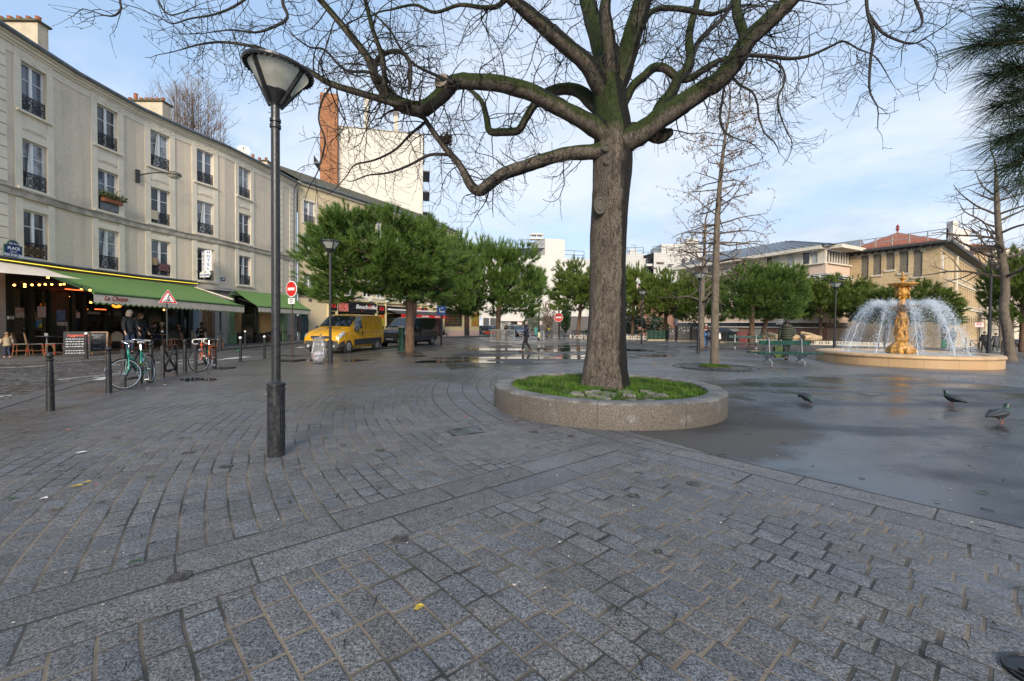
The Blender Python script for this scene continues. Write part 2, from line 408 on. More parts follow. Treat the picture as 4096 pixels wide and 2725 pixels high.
pts2=[G(1801,1480),G(1780,1458),G(1789,1437),G(1820,1420),G(1866,1405),G(1967,1386),G(2120,1374),G(2350,1368),G(2600,1376),G(2730,1394),G(2700,1425),G(2500,1440),G(2300,1452),G(2100,1461),G(1900,1471)]
sheet('asphalt_circle',pts2,ASPH2,.004)
sheet('asphalt_walk',[G(2760,1394),G(2960,1388),G(3300,1400),G(3260,1420),G(3000,1408),G(2800,1406)],ASPH2,.005)
sheet('far_road',[(1.5,43),(9,46),(20,44.5),(60,38),(140,60),(140,300),(-10,300),(-8,62),(2.5,62)],asphalt_material('asphalt_far',None,.06),.006)
PE=[(-5.5,1),(-6.2,2.5),(-7.4,4.4),(-9.06,7.5),(-10.4,10),(-10.9,12),(-10.6,15),(-9.6,18),(-7.6,20),(-6.6,23),(-5.4,28),(-4.2,33),(-1.6,38.5),(1.5,43),(2.5,62)]
FK=[(-26,1),(-25,4),(-23,7.5),(-20,11),(-17.6,14.0),(-15.9,16.6),(-15.0,19.5),(-14.8,23),(-15.0,27.5),(-14.6,33),(-11,40),(-6.6,47.5),(-2.4,54.5),(-1,57),(-1,62)]
def strip(name,A,B,z,m,kind='structure'):
 b=MB()
 for i in range(len(A)-1):b.poly([(*A[i],z),(*A[i+1],z),(*B[i+1],z),(*B[i],z)])
 o=b.build(name,m);
 if o.data.polygons[0].normal.z<0:o.data.flip_normals()
 return tag(o,kind=kind)
def off(A,d):
 out=[]
 for i,p in enumerate(A):
  q0=Vector(A[max(i-1,0)]);q1=Vector(A[min(i+1,len(A)-1)]);t=(q1-q0).normalized();out.append((p[0]-t.y*d,p[1]+t.x*d))
 return out
def dense(A,k=4):
 out=[]
 P=[Vector(p)for p in A]
 for i in range(len(P)-1):
  p0=P[max(i-1,0)];p1=P[i];p2=P[i+1];p3=P[min(i+2,len(P)-1)]
  for j in range(k):
   t=j/k;out.append(tuple(.5*((2*p1)+(p2-p0)*t+(2*p0-5*p1+4*p2-p3)*t*t+(3*p1-p0-3*p2+p3)*t**3)))
 out.append(tuple(P[-1]));return out
PEd=dense(PE);FKd=dense(FK)
strip('road',PEd,FKd,.004,COBBLE)
strip('kerb_strip',off(PEd,-.34),PEd,.008,KERBM)
b=MB();K=FKd;K2=off(FKd,.16)
for i in range(len(K)-1):
 b.poly([(*K[i],0),(*K[i+1],0),(*K[i+1],.12),(*K[i],.12)]);b.poly([(*K[i],.12),(*K[i+1],.12),(*K2[i+1],.12),(*K2[i],.12)])
tag(b.build('kerb',KERBM),kind='structure')
PB=[(k[0]-14,k[1]+3)for k in K2]
strip('pavement',K2,PB,.12,PAVE)
PAINT=mat('road_paint',(.55,.54,.50),.6,var=.2,scale=9,stain=.6)
def line_mark(pts,w,name='road_marking'):
 b=MB();pts=[Vector((p[0],p[1]))for p in pts]
 for i in range(len(pts)-1):
  t=(pts[i+1]-pts[i]).normalized();n_=Vector((-t.y,t.x))*w/2
  b.poly([(*(pts[i]-n_),.009),(*(pts[i+1]-n_),.009),(*(pts[i+1]+n_),.009),(*(pts[i]+n_),.009)])
 o=b.build(name,PAINT)
 if o.data.polygons[0].normal.z<0:o.data.flip_normals()
 return tag(o,kind='structure')
line_mark([G(-40,1474),G(90,1470),G(180,1463)],.12);line_mark([G(440,1462),G(620,1452),G(740,1440),G(860,1433)],.14)
line_mark([G(0,1456),G(130,1454),G(182,1453)],.10);line_mark([G(222,1452),G(330,1444),G(470,1436)],.10)
line_mark([G(690,1458),G(800,1448),G(905,1438)],.16);line_mark([G(905,1437),G(990,1428)],.45)
line_mark([G(232,1522),G(300,1512),G(400,1503),G(500,1492)],.07)
line_mark([G(384,1512),G(412,1508),G(414,1516),G(386,1522)],.2)
line_mark([G(-20,1592),G(20,1585),G(46,1583)],.09)
line_mark([G(1190,1392),G(1215,1388)],.3);line_mark([G(1480,1390),G(1520,1386)],.2)
for i in range(6):
 p=G(2070+i*40,1352+(i%2));line_mark([(p.x,p.y),(p.x-.6,p.y+4)],.45)
def puddle(u,v,wu,wv,seed,m=PUDDLE,z=.010):
 r=random.Random(seed);b=MB();n=26;ph=[r.uniform(0,6.28)for _ in range(5)]
 pts=[]
 for k in range(n):
  t=2*PI*k/n;s=1+.22*math.sin(2*t+ph[0])+.17*math.sin(3*t+ph[1])+.13*math.sin(5*t+ph[2])+.08*math.sin(9*t+ph[3])
  p=G(u+wu*s*math.cos(t),v+wv*s*math.sin(t));pts.append((p.x,p.y,z))
 o=b.poly(pts).build('puddle',m)
 if o.data.polygons[0].normal.z<0:o.data.flip_normals()
 tag(o,kind='structure')
for i,q in enumerate([(2090,1433,270,4.5,1),(1900,1448,95,5,2),(2030,1398,130,5,3),(2330,1400,180,9,4),(2370,1425,120,4,5),(2620,1424,85,2.6,6),(790,1519,62,7,7),(1730,1448,55,6,8),(1180,1443,75,5,9),(1420,1443,50,4,10),(900,1474,40,4,11),(2260,1385,150,4,12),(1660,1425,40,3,13),(2560,1404,60,3,14),(2790,1388,50,2,15),(1480,1395,60,4,16),(1150,1424,50,3,18)]):
 puddle(*q[:4],q[4])
def fr_a(fr,u):
 d=ray(u,1302);A=np.array([[fr.t.x,-d.x],[fr.t.y,-d.y]]);s=np.linalg.solve(A,np.array([-fr.o.x,-fr.o.y]));return float(s[0]),float(s[1])
def fr_z(fr,u,v):
 a,_=fr_a(fr,u);p=fr.p(a,0);return AT(u,v,p.y).z
def plaster_material():
 n=NT('cream_plaster');o=n.obj();z=n.sep(o)[2];st=n.noise(n.n('ShaderNodeMapping',Vector=o,Scale=(3.2,3.2,.22)).outputs[0],1.0,5,.6);bl=n.noise(o,.55,5,.6);fine=n.noise(o,9,4)
 c=n.mix(n.ss(fine,.3,.7),(.63,.525,.395,1),(.70,.59,.45,1));c=n.mix(n.M('MULTIPLY',n.ss(st,.50,.72),.30),c,(.40,.345,.27,1));c=n.mix(n.M('MULTIPLY',n.ss(bl,.54,.68),.42),c,(.46,.40,.32,1))
 lowst=n.M('MULTIPLY',n.ss(n.M('ABSOLUTE',n.M('SUBTRACT',z,6.75)),.5,.0),n.ss(bl,.35,.6));c=n.mix(n.M('MULTIPLY',lowst,.5),c,(.33,.29,.24,1))
 return n.out(c,.9,0,n.bump(n.noise(o,50,3),.12,.02))
PLASTER=plaster_material()
TRIM=mat('cream_stone_trim',(.72,.635,.50),.85,var=.06,scale=2,stain=.18,bump=.08,bscale=40)
STRING=mat('weathered_stone',(.42,.37,.30),.9,var=.25,scale=3,stain=.5)
ZINC=mat('zinc_sheet',(.16,.18,.20),.45,.5,var=.2,scale=3)
TERRA=mat('terracotta',(.30,.10,.045),.8,var=.25,scale=8)
TILE=brick('clay_roof_tiles',(.22,.085,.05),(.30,.12,.07),(.09,.04,.03),.22,.3,.02,.85,.6)
MOSST=brick('mossy_roof_tiles',(.085,.075,.045),(.12,.10,.055),(.035,.035,.02),.22,.3,.02,.9,.6)
DARKWOOD=mat('dark_green_joinery',(.012,.016,.012),.4,var=.3,scale=5)
def window(root,fr,a,z0,w,h,glass,rail=True,frame=WHITE,bars=True,openleaf=0,name='window'):
 m=MB();o=-.17;f=.055
 fr.box(m,a-w/2,a-w/2+f,z0,z0+h,o,o+.07);fr.box(m,a+w/2-f,a+w/2,z0,z0+h,o,o+.07)
 fr.box(m,a-w/2+f,a+w/2-f,z0+h-f,z0+h,o,o+.068);fr.box(m,a-w/2+f,a+w/2-f,z0,z0+.09,o,o+.068)
 fr.box(m,a-.055,a+.055,z0+.09,z0+h-f,o,o+.075)
 if bars:
  for k in(.66,):
   fr.box(m,a-w/2+f,a-.055,z0+h*k,z0+h*k+.03,o,o+.05);fr.box(m,a+.055,a+w/2-f,z0+h*k,z0+h*k+.03,o,o+.05)
 if openleaf:
  m.hexa([fr.p(a-.05,z0+.1,-.17),fr.p(a-.05,z0+.1,-.12),fr.p(a-.30,z0+.1,-.06),fr.p(a-.30,z0+.1,-.02),fr.p(a-.05,z0+h-.1,-.17),fr.p(a-.05,z0+h-.1,-.12),fr.p(a-.10,z0+h-.1,-.10),fr.p(a-.10,z0+h-.1,-.06)])
 wn=m.build(name,frame,root)
 p=MB();p.poly([fr.p(a-w/2,z0,o+.02),fr.p(a+w/2,z0,o+.02),fr.p(a+w/2,z0+h,o+.02),fr.p(a-w/2,z0+h,o+.02)])
 p.build('pane',glass,wn)
 if rail:
  r=MB();railing(r,fr,a,z0,w);r.build('railing',IRON,root)
 return wn
def railing(r,fr,a,z0,w,h=.62):
 o=-.04;x0=a-w/2;x1=a+w/2;zb=z0+.07;zt=z0+h
 for z,th in((zb,.03),(zt,.04),(zt-.12,.02)):fr.box(r,x0,x1,z-th/2,z+th/2,o-.015,o+.015)
 n=4;s=w/n
 for i in range(n):
  c0=x0+i*s;c1=c0+s
  r.bar(fr.p(c0,zb,o),fr.p(c0,zt,o),.018);r.bar(fr.p(c0,zb,o),fr.p(c1,zt-.12,o),.018);r.bar(fr.p(c1,zb,o),fr.p(c0,zt-.12,o),.018)
  r.ring(fr.p(c0+s/2,(zb+zt-.12)/2,o),.085,.011,10,4,axis=fr.n);r.ring(fr.p(c0+s/2,zt-.06,o),.045,.009,8,4,axis=fr.n)
 r.bar(fr.p(x1,zb,o),fr.p(x1,zt,o),.018)
HB=empty('apartment_building',(-19,22,0),'long cream plastered apartment building with iron balconies above the green cafe awnings','building')
BP=[(-18.9,11.5),(-19.2,15.9),(-19.5,18.95),(-19.36,22.0),(-18.76,24.4),(-18.0,26.7),(-17.35,30.6),(-17.0,33.6)]
FRS=[FR(BP[i],BP[i+1])for i in range(len(BP)-1)]
def on_front(u):
 for f in FRS:
  a,t=fr_a(f,u)
  if-1e-3<=a<=f.L+1e-3 and t>0:return f,a
 return FRS[-1],fr_a(FRS[-1],u)[0]
EAVE=12.35;S2=6.4;FL=[3.95,6.72,9.72]
wall=MB();trim=MB();strg=MB();cols=[148,438,646,824,980];holes={i:[]for i in range(7)};wins=[]
gtypes=[[0,1,2],[1,2,0],[2,0,1],[0,1,2],[2,0,1]]
for ci,u in enumerate(cols):
 f,a=on_front(u);fi=FRS.index(f)
 for li,z0 in enumerate(FL):
  w_=1.0;h_=1.9;holes[fi].append((a-w_/2,a+w_/2,z0,z0+h_));wins.append((f,a,z0,w_,h_,ci,li))
 for(zA,zB)in((3.75,S2-.14),(S2+.14,EAVE-.72)):
  for s in(-1,1):
   x=a+s*.64;f.box(trim,x-.135,x+.135,zA,zB,0,.045)
 for li,z0 in enumerate(FL):
  f.box(trim,a-.505,a+.505,z0+1.9,z0+2.16,0,.04)
  f.box(trim,a-.72,a+.72,z0-.12,z0-.03,0,.13);f.box(trim,a-.5,a+.5,z0-.03,z0+.005,-.17,.02)
  if li==2:f.box(trim,a-.505,a+.505,z0-.72,z0-.12,0,.02);f.box(trim,a-.3,a+.3,z0-.66,z0-.58,.02,.04)
 f.box(trim,a-.77,a+.77,EAVE-.72,EAVE-.32,0,.05)
 for k in(-.55,0,.55):trim.ring(f.p(a+k,EAVE-.52,.055),.12 if k==0 else.09,.018,14,4,axis=f.n)
 f.box(trim,a-.42,a-.15,EAVE-.54,EAVE-.50,.05,.06);f.box(trim,a+.15,a+.42,EAVE-.54,EAVE-.50,.05,.06)
for i,f in enumerate(FRS):
 f.wall(wall,0,f.L,3.55,EAVE,holes[i],.22)
 strg.hexa([f.p(0,S2-.12,.10),f.p(f.L,S2-.12,.10),f.p(f.L,S2-.12,0),f.p(0,S2-.12,0),f.p(0,S2+.12,.12),f.p(f.L,S2+.12,.12),f.p(f.L,S2+.12,0),f.p(0,S2+.12,0)])
 f.box(strg,0,f.L,S2+.125,S2+.17,0,.17)
 for z0,z1,o in((EAVE-.33,EAVE-.24,.09),(EAVE-.24,EAVE-.12,.16),(EAVE-.12,EAVE-.02,.26)):f.box(trim,0,f.L,z0,z1,0,o)
 fa_=[x for x in holes[i]];edges=[0.0]+([fa_[0][0]-.27,fa_[0][1]+.27]if fa_ else[])+[f.L]
 for k in range(0,len(edges)-1,2):f.box(trim,edges[k],edges[k+1],EAVE-.66,EAVE-.335,0,.03)
for u,wd in((-5,.7),(1120,.62),(1165,.42)):
 f,a=on_front(u);z=3.7;k=0
 while z<EAVE-.75:
  if abs(z+.2-S2)>.35:f.box(trim,a-wd/2,a+wd/2,z+.015,z+.41,0,.04)
  z+=.43;k+=1
wall.build('wall',PLASTER,HB);trim.build('trim',TRIM,HB);strg.build('string_course',STRING,HB)
for f,a,z0,w_,h_,ci,li in wins:
 window(HB,f,a,z0,w_,h_,[GLASS,GLASSB,glassm('window_glass_sky_tint',(.07,.085,.11),.05,.8)][gtypes[ci][li]],True,openleaf=(ci+li)%3==1)  # third glass type has a reflected blue sky put into its base colour
rf=MB();gt=MB();bw=MB()
for i,f in enumerate(FRS):
 a=f.p(0,EAVE+.05,.3);b=f.p(f.L,EAVE+.05,.3);c=f.p(f.L,EAVE+2.2,-5);d=f.p(0,EAVE+2.2,-5);rf.poly([a,b,c,d])
 gt.tube([f.p(-.01,EAVE+.02,.32),f.p(f.L+.01,EAVE+.02,.32)],.085,8,cap=False);f.box(gt,0,f.L,EAVE-.02,EAVE+.06,0,.27)
 rf.poly([f.p(0,EAVE+2.2,-5),f.p(f.L,EAVE+2.2,-5),f.p(f.L,EAVE,-10),f.p(0,EAVE,-10)])
 bw.poly([f.p(0,0,-9.8),f.p(f.L,0,-9.8),f.p(f.L,EAVE,-9.8),f.p(0,EAVE,-9.8)])
for f,a in((FRS[0],0),(FRS[-1],FRS[-1].L)):
 bw.poly([f.p(a,0,0),f.p(a,0,-9.8),f.p(a,EAVE,-9.8),f.p(a,EAVE+2.15,-5),f.p(a,EAVE,0)])
rf.build('roof',TILE,HB);gt.build('gutter',ZINC,HB);bw.build('rear_wall',PLASTER,HB)
CHIM=mat('chimney_render',(.52,.46,.34),.9,var=.12,scale=3,stain=.3);MOSS=mat('moss_cap',(.09,.09,.05),.95,var=.3,scale=14)
for(u,zc,th,top,L,pots)in((168,18.35,.42,14.15,3.2,8),(657,24.4,.6,13.95,2.6,8),(1070,32.2,.45,13.6,2.4,5)):
 x1=(u-2048)/1700*zc;m=MB();m.box((x1-L/2,zc+th/2,(top+11)/2),(L,th,top-11));ch=m.build('chimney',CHIM,HB)
 m=MB();m.box((x1-L/2,zc+th/2,top+.04),(L+.16,th+.18,.08));m.build('chimney_cap',MOSS,ch)
 m=MB()
 for k in range(pots):
  hgt=.5 if k==pots-3 else.26;m.lathe([(.095,0),(.095,hgt-.05),(.11,hgt)],8,(x1-.2-k*(L-.4)/(pots-1),zc+th/2,top+.08))
 m.each('chimney_pot',TERRA,ch)
sf=MB();stone=MB();pil=MB();osb=MB();glassf=MB();door=MB();dark=MB();blue=MB()
def strip_u(m,u0,u1,z0,z1,o0,o1):
 for f in FRS:
  a0=fr_a(f,u0)[0];a1=fr_a(f,u1)[0];a0=max(0,a0)if a0>-50 else 0;a1=min(f.L,a1)
  if fr_a(f,u1)[1]<0 or a1<0 or a0>f.L or a0>=a1:continue
  f.box(m,a0,a1,z0,z1,o0,o1)
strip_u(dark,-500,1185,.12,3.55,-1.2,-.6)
strip_u(stone,-500,22,.12,3.3,-.2,.02)
for u0,u1 in((22,50),(118,136),(200,222),(284,300),(330,345),(420,428),(500,512),(585,594),(655,664),(722,732),(752,768)):strip_u(sf,u0,u1,.12,2.9,-.18,.05)
strip_u(sf,22,768,2.75,3.55,-.15,.04);strip_u(sf,22,345,.12,.75,-.15,.03);strip_u(sf,345,768,.12,.35,-.15,.03)
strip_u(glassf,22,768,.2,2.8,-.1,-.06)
strip_u(blue,768,788,.12,3.0,-.1,.1);strip_u(door,806,856,.12,2.9,-.3,-.2);strip_u(stone,788,806,.12,3.4,-.3,.06);strip_u(stone,856,912,.12,3.5,-.3,.1)
strip_u(stone,780,925,3.42,3.6,0,.28);strip_u(stone,785,920,3.1,3.42,0,.1)
strip_u(pil,912,932,.12,3.45,-.2,.12);strip_u(pil,905,938,.12,.8,-.2,.16);strip_u(osb,932,968,.8,2.7,-.1,-.04);strip_u(sf,932,970,.12,.8,-.1,0)
strip_u(sf,968,976,.12,3.2,-.15,.03);strip_u(sf,1024,1032,.12,3.2,-.15,.03);strip_u(glassf,976,1024,.2,2.8,-.14,-.1);strip_u(osb,1032,1112,.75,2.7,-.1,-.04);strip_u(sf,1032,1128,.12,.75,-.1,.0)
strip_u(sf,932,1128,2.7,3.2,-.2,0);strip_u(pil,1128,1144,.12,3.4,-.2,.12);strip_u(stone,1144,1184,.12,3.5,-.2,.02);strip_u(pil,912,1144,3.2,3.5,-.1,.25)
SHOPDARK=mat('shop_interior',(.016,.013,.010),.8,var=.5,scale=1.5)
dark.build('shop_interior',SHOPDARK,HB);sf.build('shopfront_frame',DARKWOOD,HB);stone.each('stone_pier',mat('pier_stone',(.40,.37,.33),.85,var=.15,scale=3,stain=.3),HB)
pil.each('green_pilaster',mat('pale_green_paint',(.16,.26,.14),.55,var=.1),HB);blue.build('blue_pilaster',mat('pale_blue_paint',(.22,.27,.33),.6,var=.1),HB)
osb.each('boarded_panel',mat('osb_board',(.36,.23,.10),.8,var=.35,scale=28),HB);door.build('door',mat('oak_door',(.22,.12,.05),.55,var=.3,scale=7),HB)
SHOPG=glassm('shop_glass',(.02,.019,.014),.04,.8,.6,1.2);glassf.each('shop_window',SHOPG,HB)
m=MB()
for u0,u1 in((52,88),(175,186),(222,284)):strip_u(m,u0,u1,.8,2.7,-.058,-.052)
m.each('curtain',mat('olive_curtain',(.055,.06,.028),.7,var=.3,scale=4),HB)
f,a=on_front(1178);m=MB();m.tube([f.p(a,.15,.1),f.p(a,EAVE-.3,.1),f.p(a,EAVE-.1,.25)],.055,8);tag(m.build('downpipe',ZINC),'grey zinc downpipe between the cream building and the butcher building','downpipe')
f,a=on_front(30)
YEL=mat('pale_yellow_plaster',(.60,.49,.31),.88,var=.05,scale=1.0,stain=.12,bump=.05,bscale=40)
BB=empty('shop_building',(-12,44,0),'pale yellow building with a butcher shop on the ground floor and mossy tiled roof','building')
BF=FR((-17.0,33.75),(-6.7,52.0));BE=12.7
WB=[]
for u in(1238,1330,1405,1470,1525,1575,1618,1655):WB.append(fr_a(BF,u)[0])
hl=[]
for a in WB:
 for z0,h in((3.95,1.45),(6.75,1.75),(9.55,1.75)):hl.append((a-.5,a+.5,z0,z0+h))
m=MB();BF.wall(m,0,BF.L,3.75,BE,hl,.2);BF.wall(m,0,BF.L,.1,3.75,[(fr_a(BF,1200)[0],fr_a(BF,1236)[0],.12,2.7)],.2);m.poly([BF.p(BF.L,0),BF.p(BF.L,0,-9),BF.p(BF.L,BE,-9),BF.p(BF.L,BE+2.2,-4.5),BF.p(BF.L,BE)]);m.build('wall',YEL,BB)
m=MB();BF.box(m,0,BF.L,3.62,3.8,0,.14);BF.box(m,0,BF.L,3.8,3.86,0,.2);BF.box(m,0,BF.L,BE-.25,BE-.08,0,.18)
for q in hl:
 for aa in(q[0]-.1,q[1]+.1):BF.box(m,aa-.1,aa+.1,q[2],q[3]+.15,0,.03)
 BF.box(m,q[0],q[1],q[3],q[3]+.15,0,.03);BF.box(m,q[0]-.2,q[1]+.2,q[2]-.08,q[2],0,.08)
m.build('trim',mat('white_stucco',(.62,.57,.48),.85,var=.08),BB)
for i,q in enumerate(hl):window(BB,BF,(q[0]+q[1])/2,q[2],1.0,q[3]-q[2],[GLASSB,GLASS][i%2],i%3!=0 and i<9,bars=False)
m=MB();m.poly([BF.p(0,BE,.3),BF.p(BF.L,BE,.3),BF.p(BF.L,BE+2.4,-4.5),BF.p(0,BE+2.4,-4.5)]);m.poly([BF.p(0,BE+2.4,-4.5),BF.p(BF.L,BE+2.4,-4.5),BF.p(BF.L,BE,-9),BF.p(0,BE,-9)]);m.build('roof',MOSST,BB)
m=MB();m.tube([BF.p(0,BE,.33),BF.p(BF.L,BE,.33)],.09,8);m.build('gutter',ZINC,BB)
m=MB();a0=fr_a(BF,1200)[0];a1=fr_a(BF,1236)[0];BF.box(m,a0,a1,.12,2.7,-.16,-.1);BF.box(m,a0+.1,a1-.1,1.95,2.02,-.1,-.05);d_=m.build('door',mat('teal_door',(.035,.075,.085),.45,var=.15),BB)
m=MB();BF.box(m,a0+.14,(a0+a1)/2-.08,.9,1.85,-.1,-.085);BF.box(m,(a0+a1)/2+.08,a1-.14,.9,1.85,-.1,-.085);BF.box(m,a0+.14,a1-.14,2.08,2.55,-.1,-.085);m.build('pane',GLASS,d_)
m=MB();SF0=fr_a(BF,1313)[0];SF1=fr_a(BF,1712)[0]
CREAM=mat('cream_shop_frame',(.66,.55,.30),.5,var=.06)
for u in(1313,1344,1502,1540,1681,1709):
 a=fr_a(BF,u)[0];BF.box(m,a-.09,a+.09,.12,3.55,0,.14)
BF.box(m,SF0,SF1,2.5,2.68,0,.12);BF.box(m,SF0,SF1,3.5,3.6,0,.16);BF.box(m,SF0,SF1,.12,.45,0,.1)
m.build('shopfront_frame',CREAM,BB)
m=MB();BF.box(m,SF0,SF1,.45,2.5,.01,.03);m.build('shop_window',SHOPG,BB)
SIGNB=mat('sign_black',(.012,.012,.014),.35,var=.2);RED=mat('sign_red',(.55,.02,.02),.45,var=.1);SIGNW=mat('sign_white',(.75,.75,.73),.45,var=.03)
def meat(name,c1,c2,c3,scale=5):
 if name in MATS:return MATS[name]
 n=NT(name);uv=n.uv();v=n.n('ShaderNodeTexVoronoi',Vector=uv,Scale=scale);r=n.sep(v.outputs['Color'])[0]
 c=n.mix(n.ss(r,.3,.5),(*c1,1),(*c2,1));c=n.mix(n.ss(n.noise(uv,scale*1.6,4),.55,.66),c,(*c3,1));MATS[name]=n.out(c,.4);return n.m
MEAT=meat('meat_print',(.40,.04,.03),(.55,.16,.12),(.75,.55,.48),7);VEG=meat('food_print',(.5,.07,.02),(.25,.28,.03),(.55,.32,.05),5)
def signbox(u0,u1,v0,v1,fr,name,label,m=SIGNB,o=(.145,.2)):
 a0=fr_a(fr,u0)[0];a1=fr_a(fr,u1)[0];um=(u0+u1)/2;z1=fr_z(fr,um,v0);z0=fr_z(fr,um,v1)
 b=MB();fr.box(b,a0,a1,z0,z1,*o);ob=b.build(name,m);tag(ob,label,'shop sign');return ob,a0,a1,z0,z1
sg,a0,a1,z0,z1=signbox(1348,1500,1211,1249,BF,'shop_sign','long black fascia sign reading Boucherie Kriba beside a picture of red meat');H=z1-z0;W=a1-a0
b=MB();b.text('Boucherie ',H*.62,BF.M(a0+W*.43,(z0+z1)/2+H*.06,.206),align='LEFT',shear=.25,bold=.008);t1=b.build('lettering',SIGNW,sg)
b=MB();b.text('K',H*.70,BF.M(a0+W*.755,(z0+z1)/2+H*.06,.206),align='LEFT',shear=.25,bold=.012);b.build('red_lettering',RED,sg)
b=MB();b.text('riba',H*.62,BF.M(a0+W*.82,(z0+z1)/2+H*.06,.206),align='LEFT',shear=.25,bold=.008);b.build('lettering',SIGNW,sg)
b=MB();BF.box(b,a0+.02,a0+W*.24,z0+.03,z1-.03,.2,.204);b.build('meat_picture',MEAT,sg)
b=MB();b.ring(BF.p(a0+W*.6,z0+H*.25,.205),H*.14,.012,8,4,axis=BF.n,a0=PI,a1=2*PI);b.build('red_emblem',RED,sg)
sg,a0,a1,z0,z1=signbox(1541,1680,1229,1254,BF,'shop_sign','long black fascia sign reading Charcuterie Traiteur above the grey and red awning');H=z1-z0;W=a1-a0
b=MB();b.text('Charcuterie - Traiteur - Rotisserie fine',H*.44,BF.M(a0+W*.05,(z0+z1)/2,.206),align='LEFT',shear=.25,bold=.006);b.build('lettering',SIGNW,sg)
b=MB();BF.box(b,a0+W*.86,a1-.02,z0+.03,z1-.03,.2,.204);b.build('meat_picture',MEAT,sg)
for u0,u1,v0,v1,where in((1314,1342,1208,1242,'left end of the butcher fascia'),(1507,1534,1222,1253,'middle of the butcher fascia'),(1682,1705,1232,1254,'right end of the butcher fascia')):
 sg,a0,a1,z0,z1=signbox(u0,u1,v0,v1,BF,'shop_sign','square black red emblem sign at the '+where);r=min(a1-a0,z1-z0)*.32
 b=MB();b.ring(BF.p((a0+a1)/2,(z0+z1)/2-r*.2,.207),r,r*.2,12,5,axis=BF.n,a0=-.3,a1=PI+.3);BF.box(b,(a0+a1)/2-r*.5,(a0+a1)/2+r*.5,(z0+z1)/2-r*.5,(z0+z1)/2+r*.1,.2,.21);b.build('red_emblem',RED,sg)
sg,a0,a1,z0,z1=signbox(1506,1532,1260,1306,BF,'food_poster','tall colourful food poster on the butcher shop front left of the black van',VEG,(.145,.16))
m=MB()
for u in(1346,1418,1470,1537,1600,1650,1703):
 a=fr_a(BF,u)[0];BF.box(m,a-.14,a+.14,3.62,3.76,.32,.5);m.bar(BF.p(a,3.7,.1),BF.p(a,3.78,.4),.03)
m.each('sign_lamp',SIGNW,BB,2)
aw=MB();a0=fr_a(BF,1545)[0];a1=fr_a(BF,1715)[0]+.6
aw.hexa([BF.p(a0,2.84,.2),BF.p(a1,2.84,.2),BF.p(a1,2.42,2.0),BF.p(a0,2.42,2.0),BF.p(a0,2.88,.2),BF.p(a1,2.88,.2),BF.p(a1,2.46,2.0),BF.p(a0,2.46,2.0)])
A2=aw.build('awning',mat('charcoal_canvas',(.04,.04,.045),.8));tag(A2,'charcoal awning with red valance folded out above the black van','awning')
b=MB();BF.box(b,a0,a1,2.14,2.43,1.99,2.01);b.build('valance',RED,A2)
b=MB()
for k,s in((.12,'^'),(.5,'BOUCHERIE'),(.8,'VIANDE FINE'),(.95,'^')):b.text(s,.2,BF.M(a0+(a1-a0)*k,2.28,2.015),bold=.005)
b.build('lettering',SIGNW,A2)
b=MB();BF.box(b,a0,a1,2.86,2.98,.18,.34);b.build('cassette',SIGNW,A2)
GB=empty('grocery_shop',(-5,54,0),'single storey pale yellow grocery with stocked window and pink base, right of the butcher','shop')
GF=FR((-6.65,52.05),(-4.2,55.2));GH=4.35
GF=FR((fr_a(BF,1712)[0]*BF.t.x+BF.o.x,fr_a(BF,1712)[0]*BF.t.y+BF.o.y),(-4.3,55.6))
def gu(u):return fr_a(GF,u)[0]
m=MB();GF.wall(m,0,GF.L,.75,GH,[(gu(1780),gu(1846),1.35,3.05),(gu(1857),gu(1879),.75,3.0)],.15);m.poly([GF.p(GF.L,0),GF.p(GF.L,0,-8),GF.p(GF.L,GH,-8),GF.p(GF.L,GH)]);m.build('wall',mat('grocery_yellow',(.62,.50,.27),.8,var=.05),GB)
m=MB();GF.box(m,0,gu(1857),.05,.75,-.02,.02);GF.box(m,gu(1879),GF.L,.05,.75,-.02,.02);m.build('base',mat('pink_render',(.60,.40,.33),.8,var=.06),GB)
m=MB();GF.box(m,0,GF.L,GH,GH+.15,-8,.2);m.build('roof',ZINC,GB)
m=MB();m.poly([GF.p(gu(1780),1.35,-.1),GF.p(gu(1846),1.35,-.1),GF.p(gu(1846),3.05,-.1),GF.p(gu(1780),3.05,-.1)])
def shelf_material():
 n=NT('stocked_shelves');uv=n.uv();u_,v_,_z=n.sep(uv)[:3]
 w1=n.n('ShaderNodeTexWhiteNoise',{'noise_dimensions':'2D'},Vector=n.comb(n.M('FLOOR',n.M('MULTIPLY',u_,9)),n.M('FLOOR',n.M('MULTIPLY',v_,3.2))))
 s=n.M('GREATER_THAN',n.M('FRACT',n.M('MULTIPLY',v_,3.2)),.72)
 c=n.mix(1,w1.outputs['Color'],(.20,.12,.05,1),'MULTIPLY');c=n.mix(s,c,(.012,.010,.008,1));return n.out(c,.35,0,None,.5)
m.build('shop_window',shelf_material(),GB)
m=MB()
for q in((gu(1780)-.05,gu(1780)+.06),(gu(1846)-.06,gu(1846)+.05)):GF.box(m,q[0],q[1],1.3,3.1,-.05,.04)
GF.box(m,gu(1780),gu(1846),1.28,1.38,-.05,.04);GF.box(m,gu(1780),gu(1846),3.02,3.1,-.05,.04);m.build('window_frame',DARKGREY,GB)
m=MB();GF.box(m,gu(1857),gu(1879),.1,3.0,-.12,-.06);dd_=m.build('door',DARKGREY,GB);m=MB();GF.box(m,gu(1857)+.15,gu(1879)-.15,1.1,2.8,-.06,-.05);m.build('pane',MATS.get('x')or bpy.data.materials['stocked_shelves'],dd_)
m=MB();GF.box(m,gu(1735),gu(1880),3.35,3.5,.05,.9);tag(m.build('awning',SIGNW),'rolled up white awning cassette above the grocery window','awning')
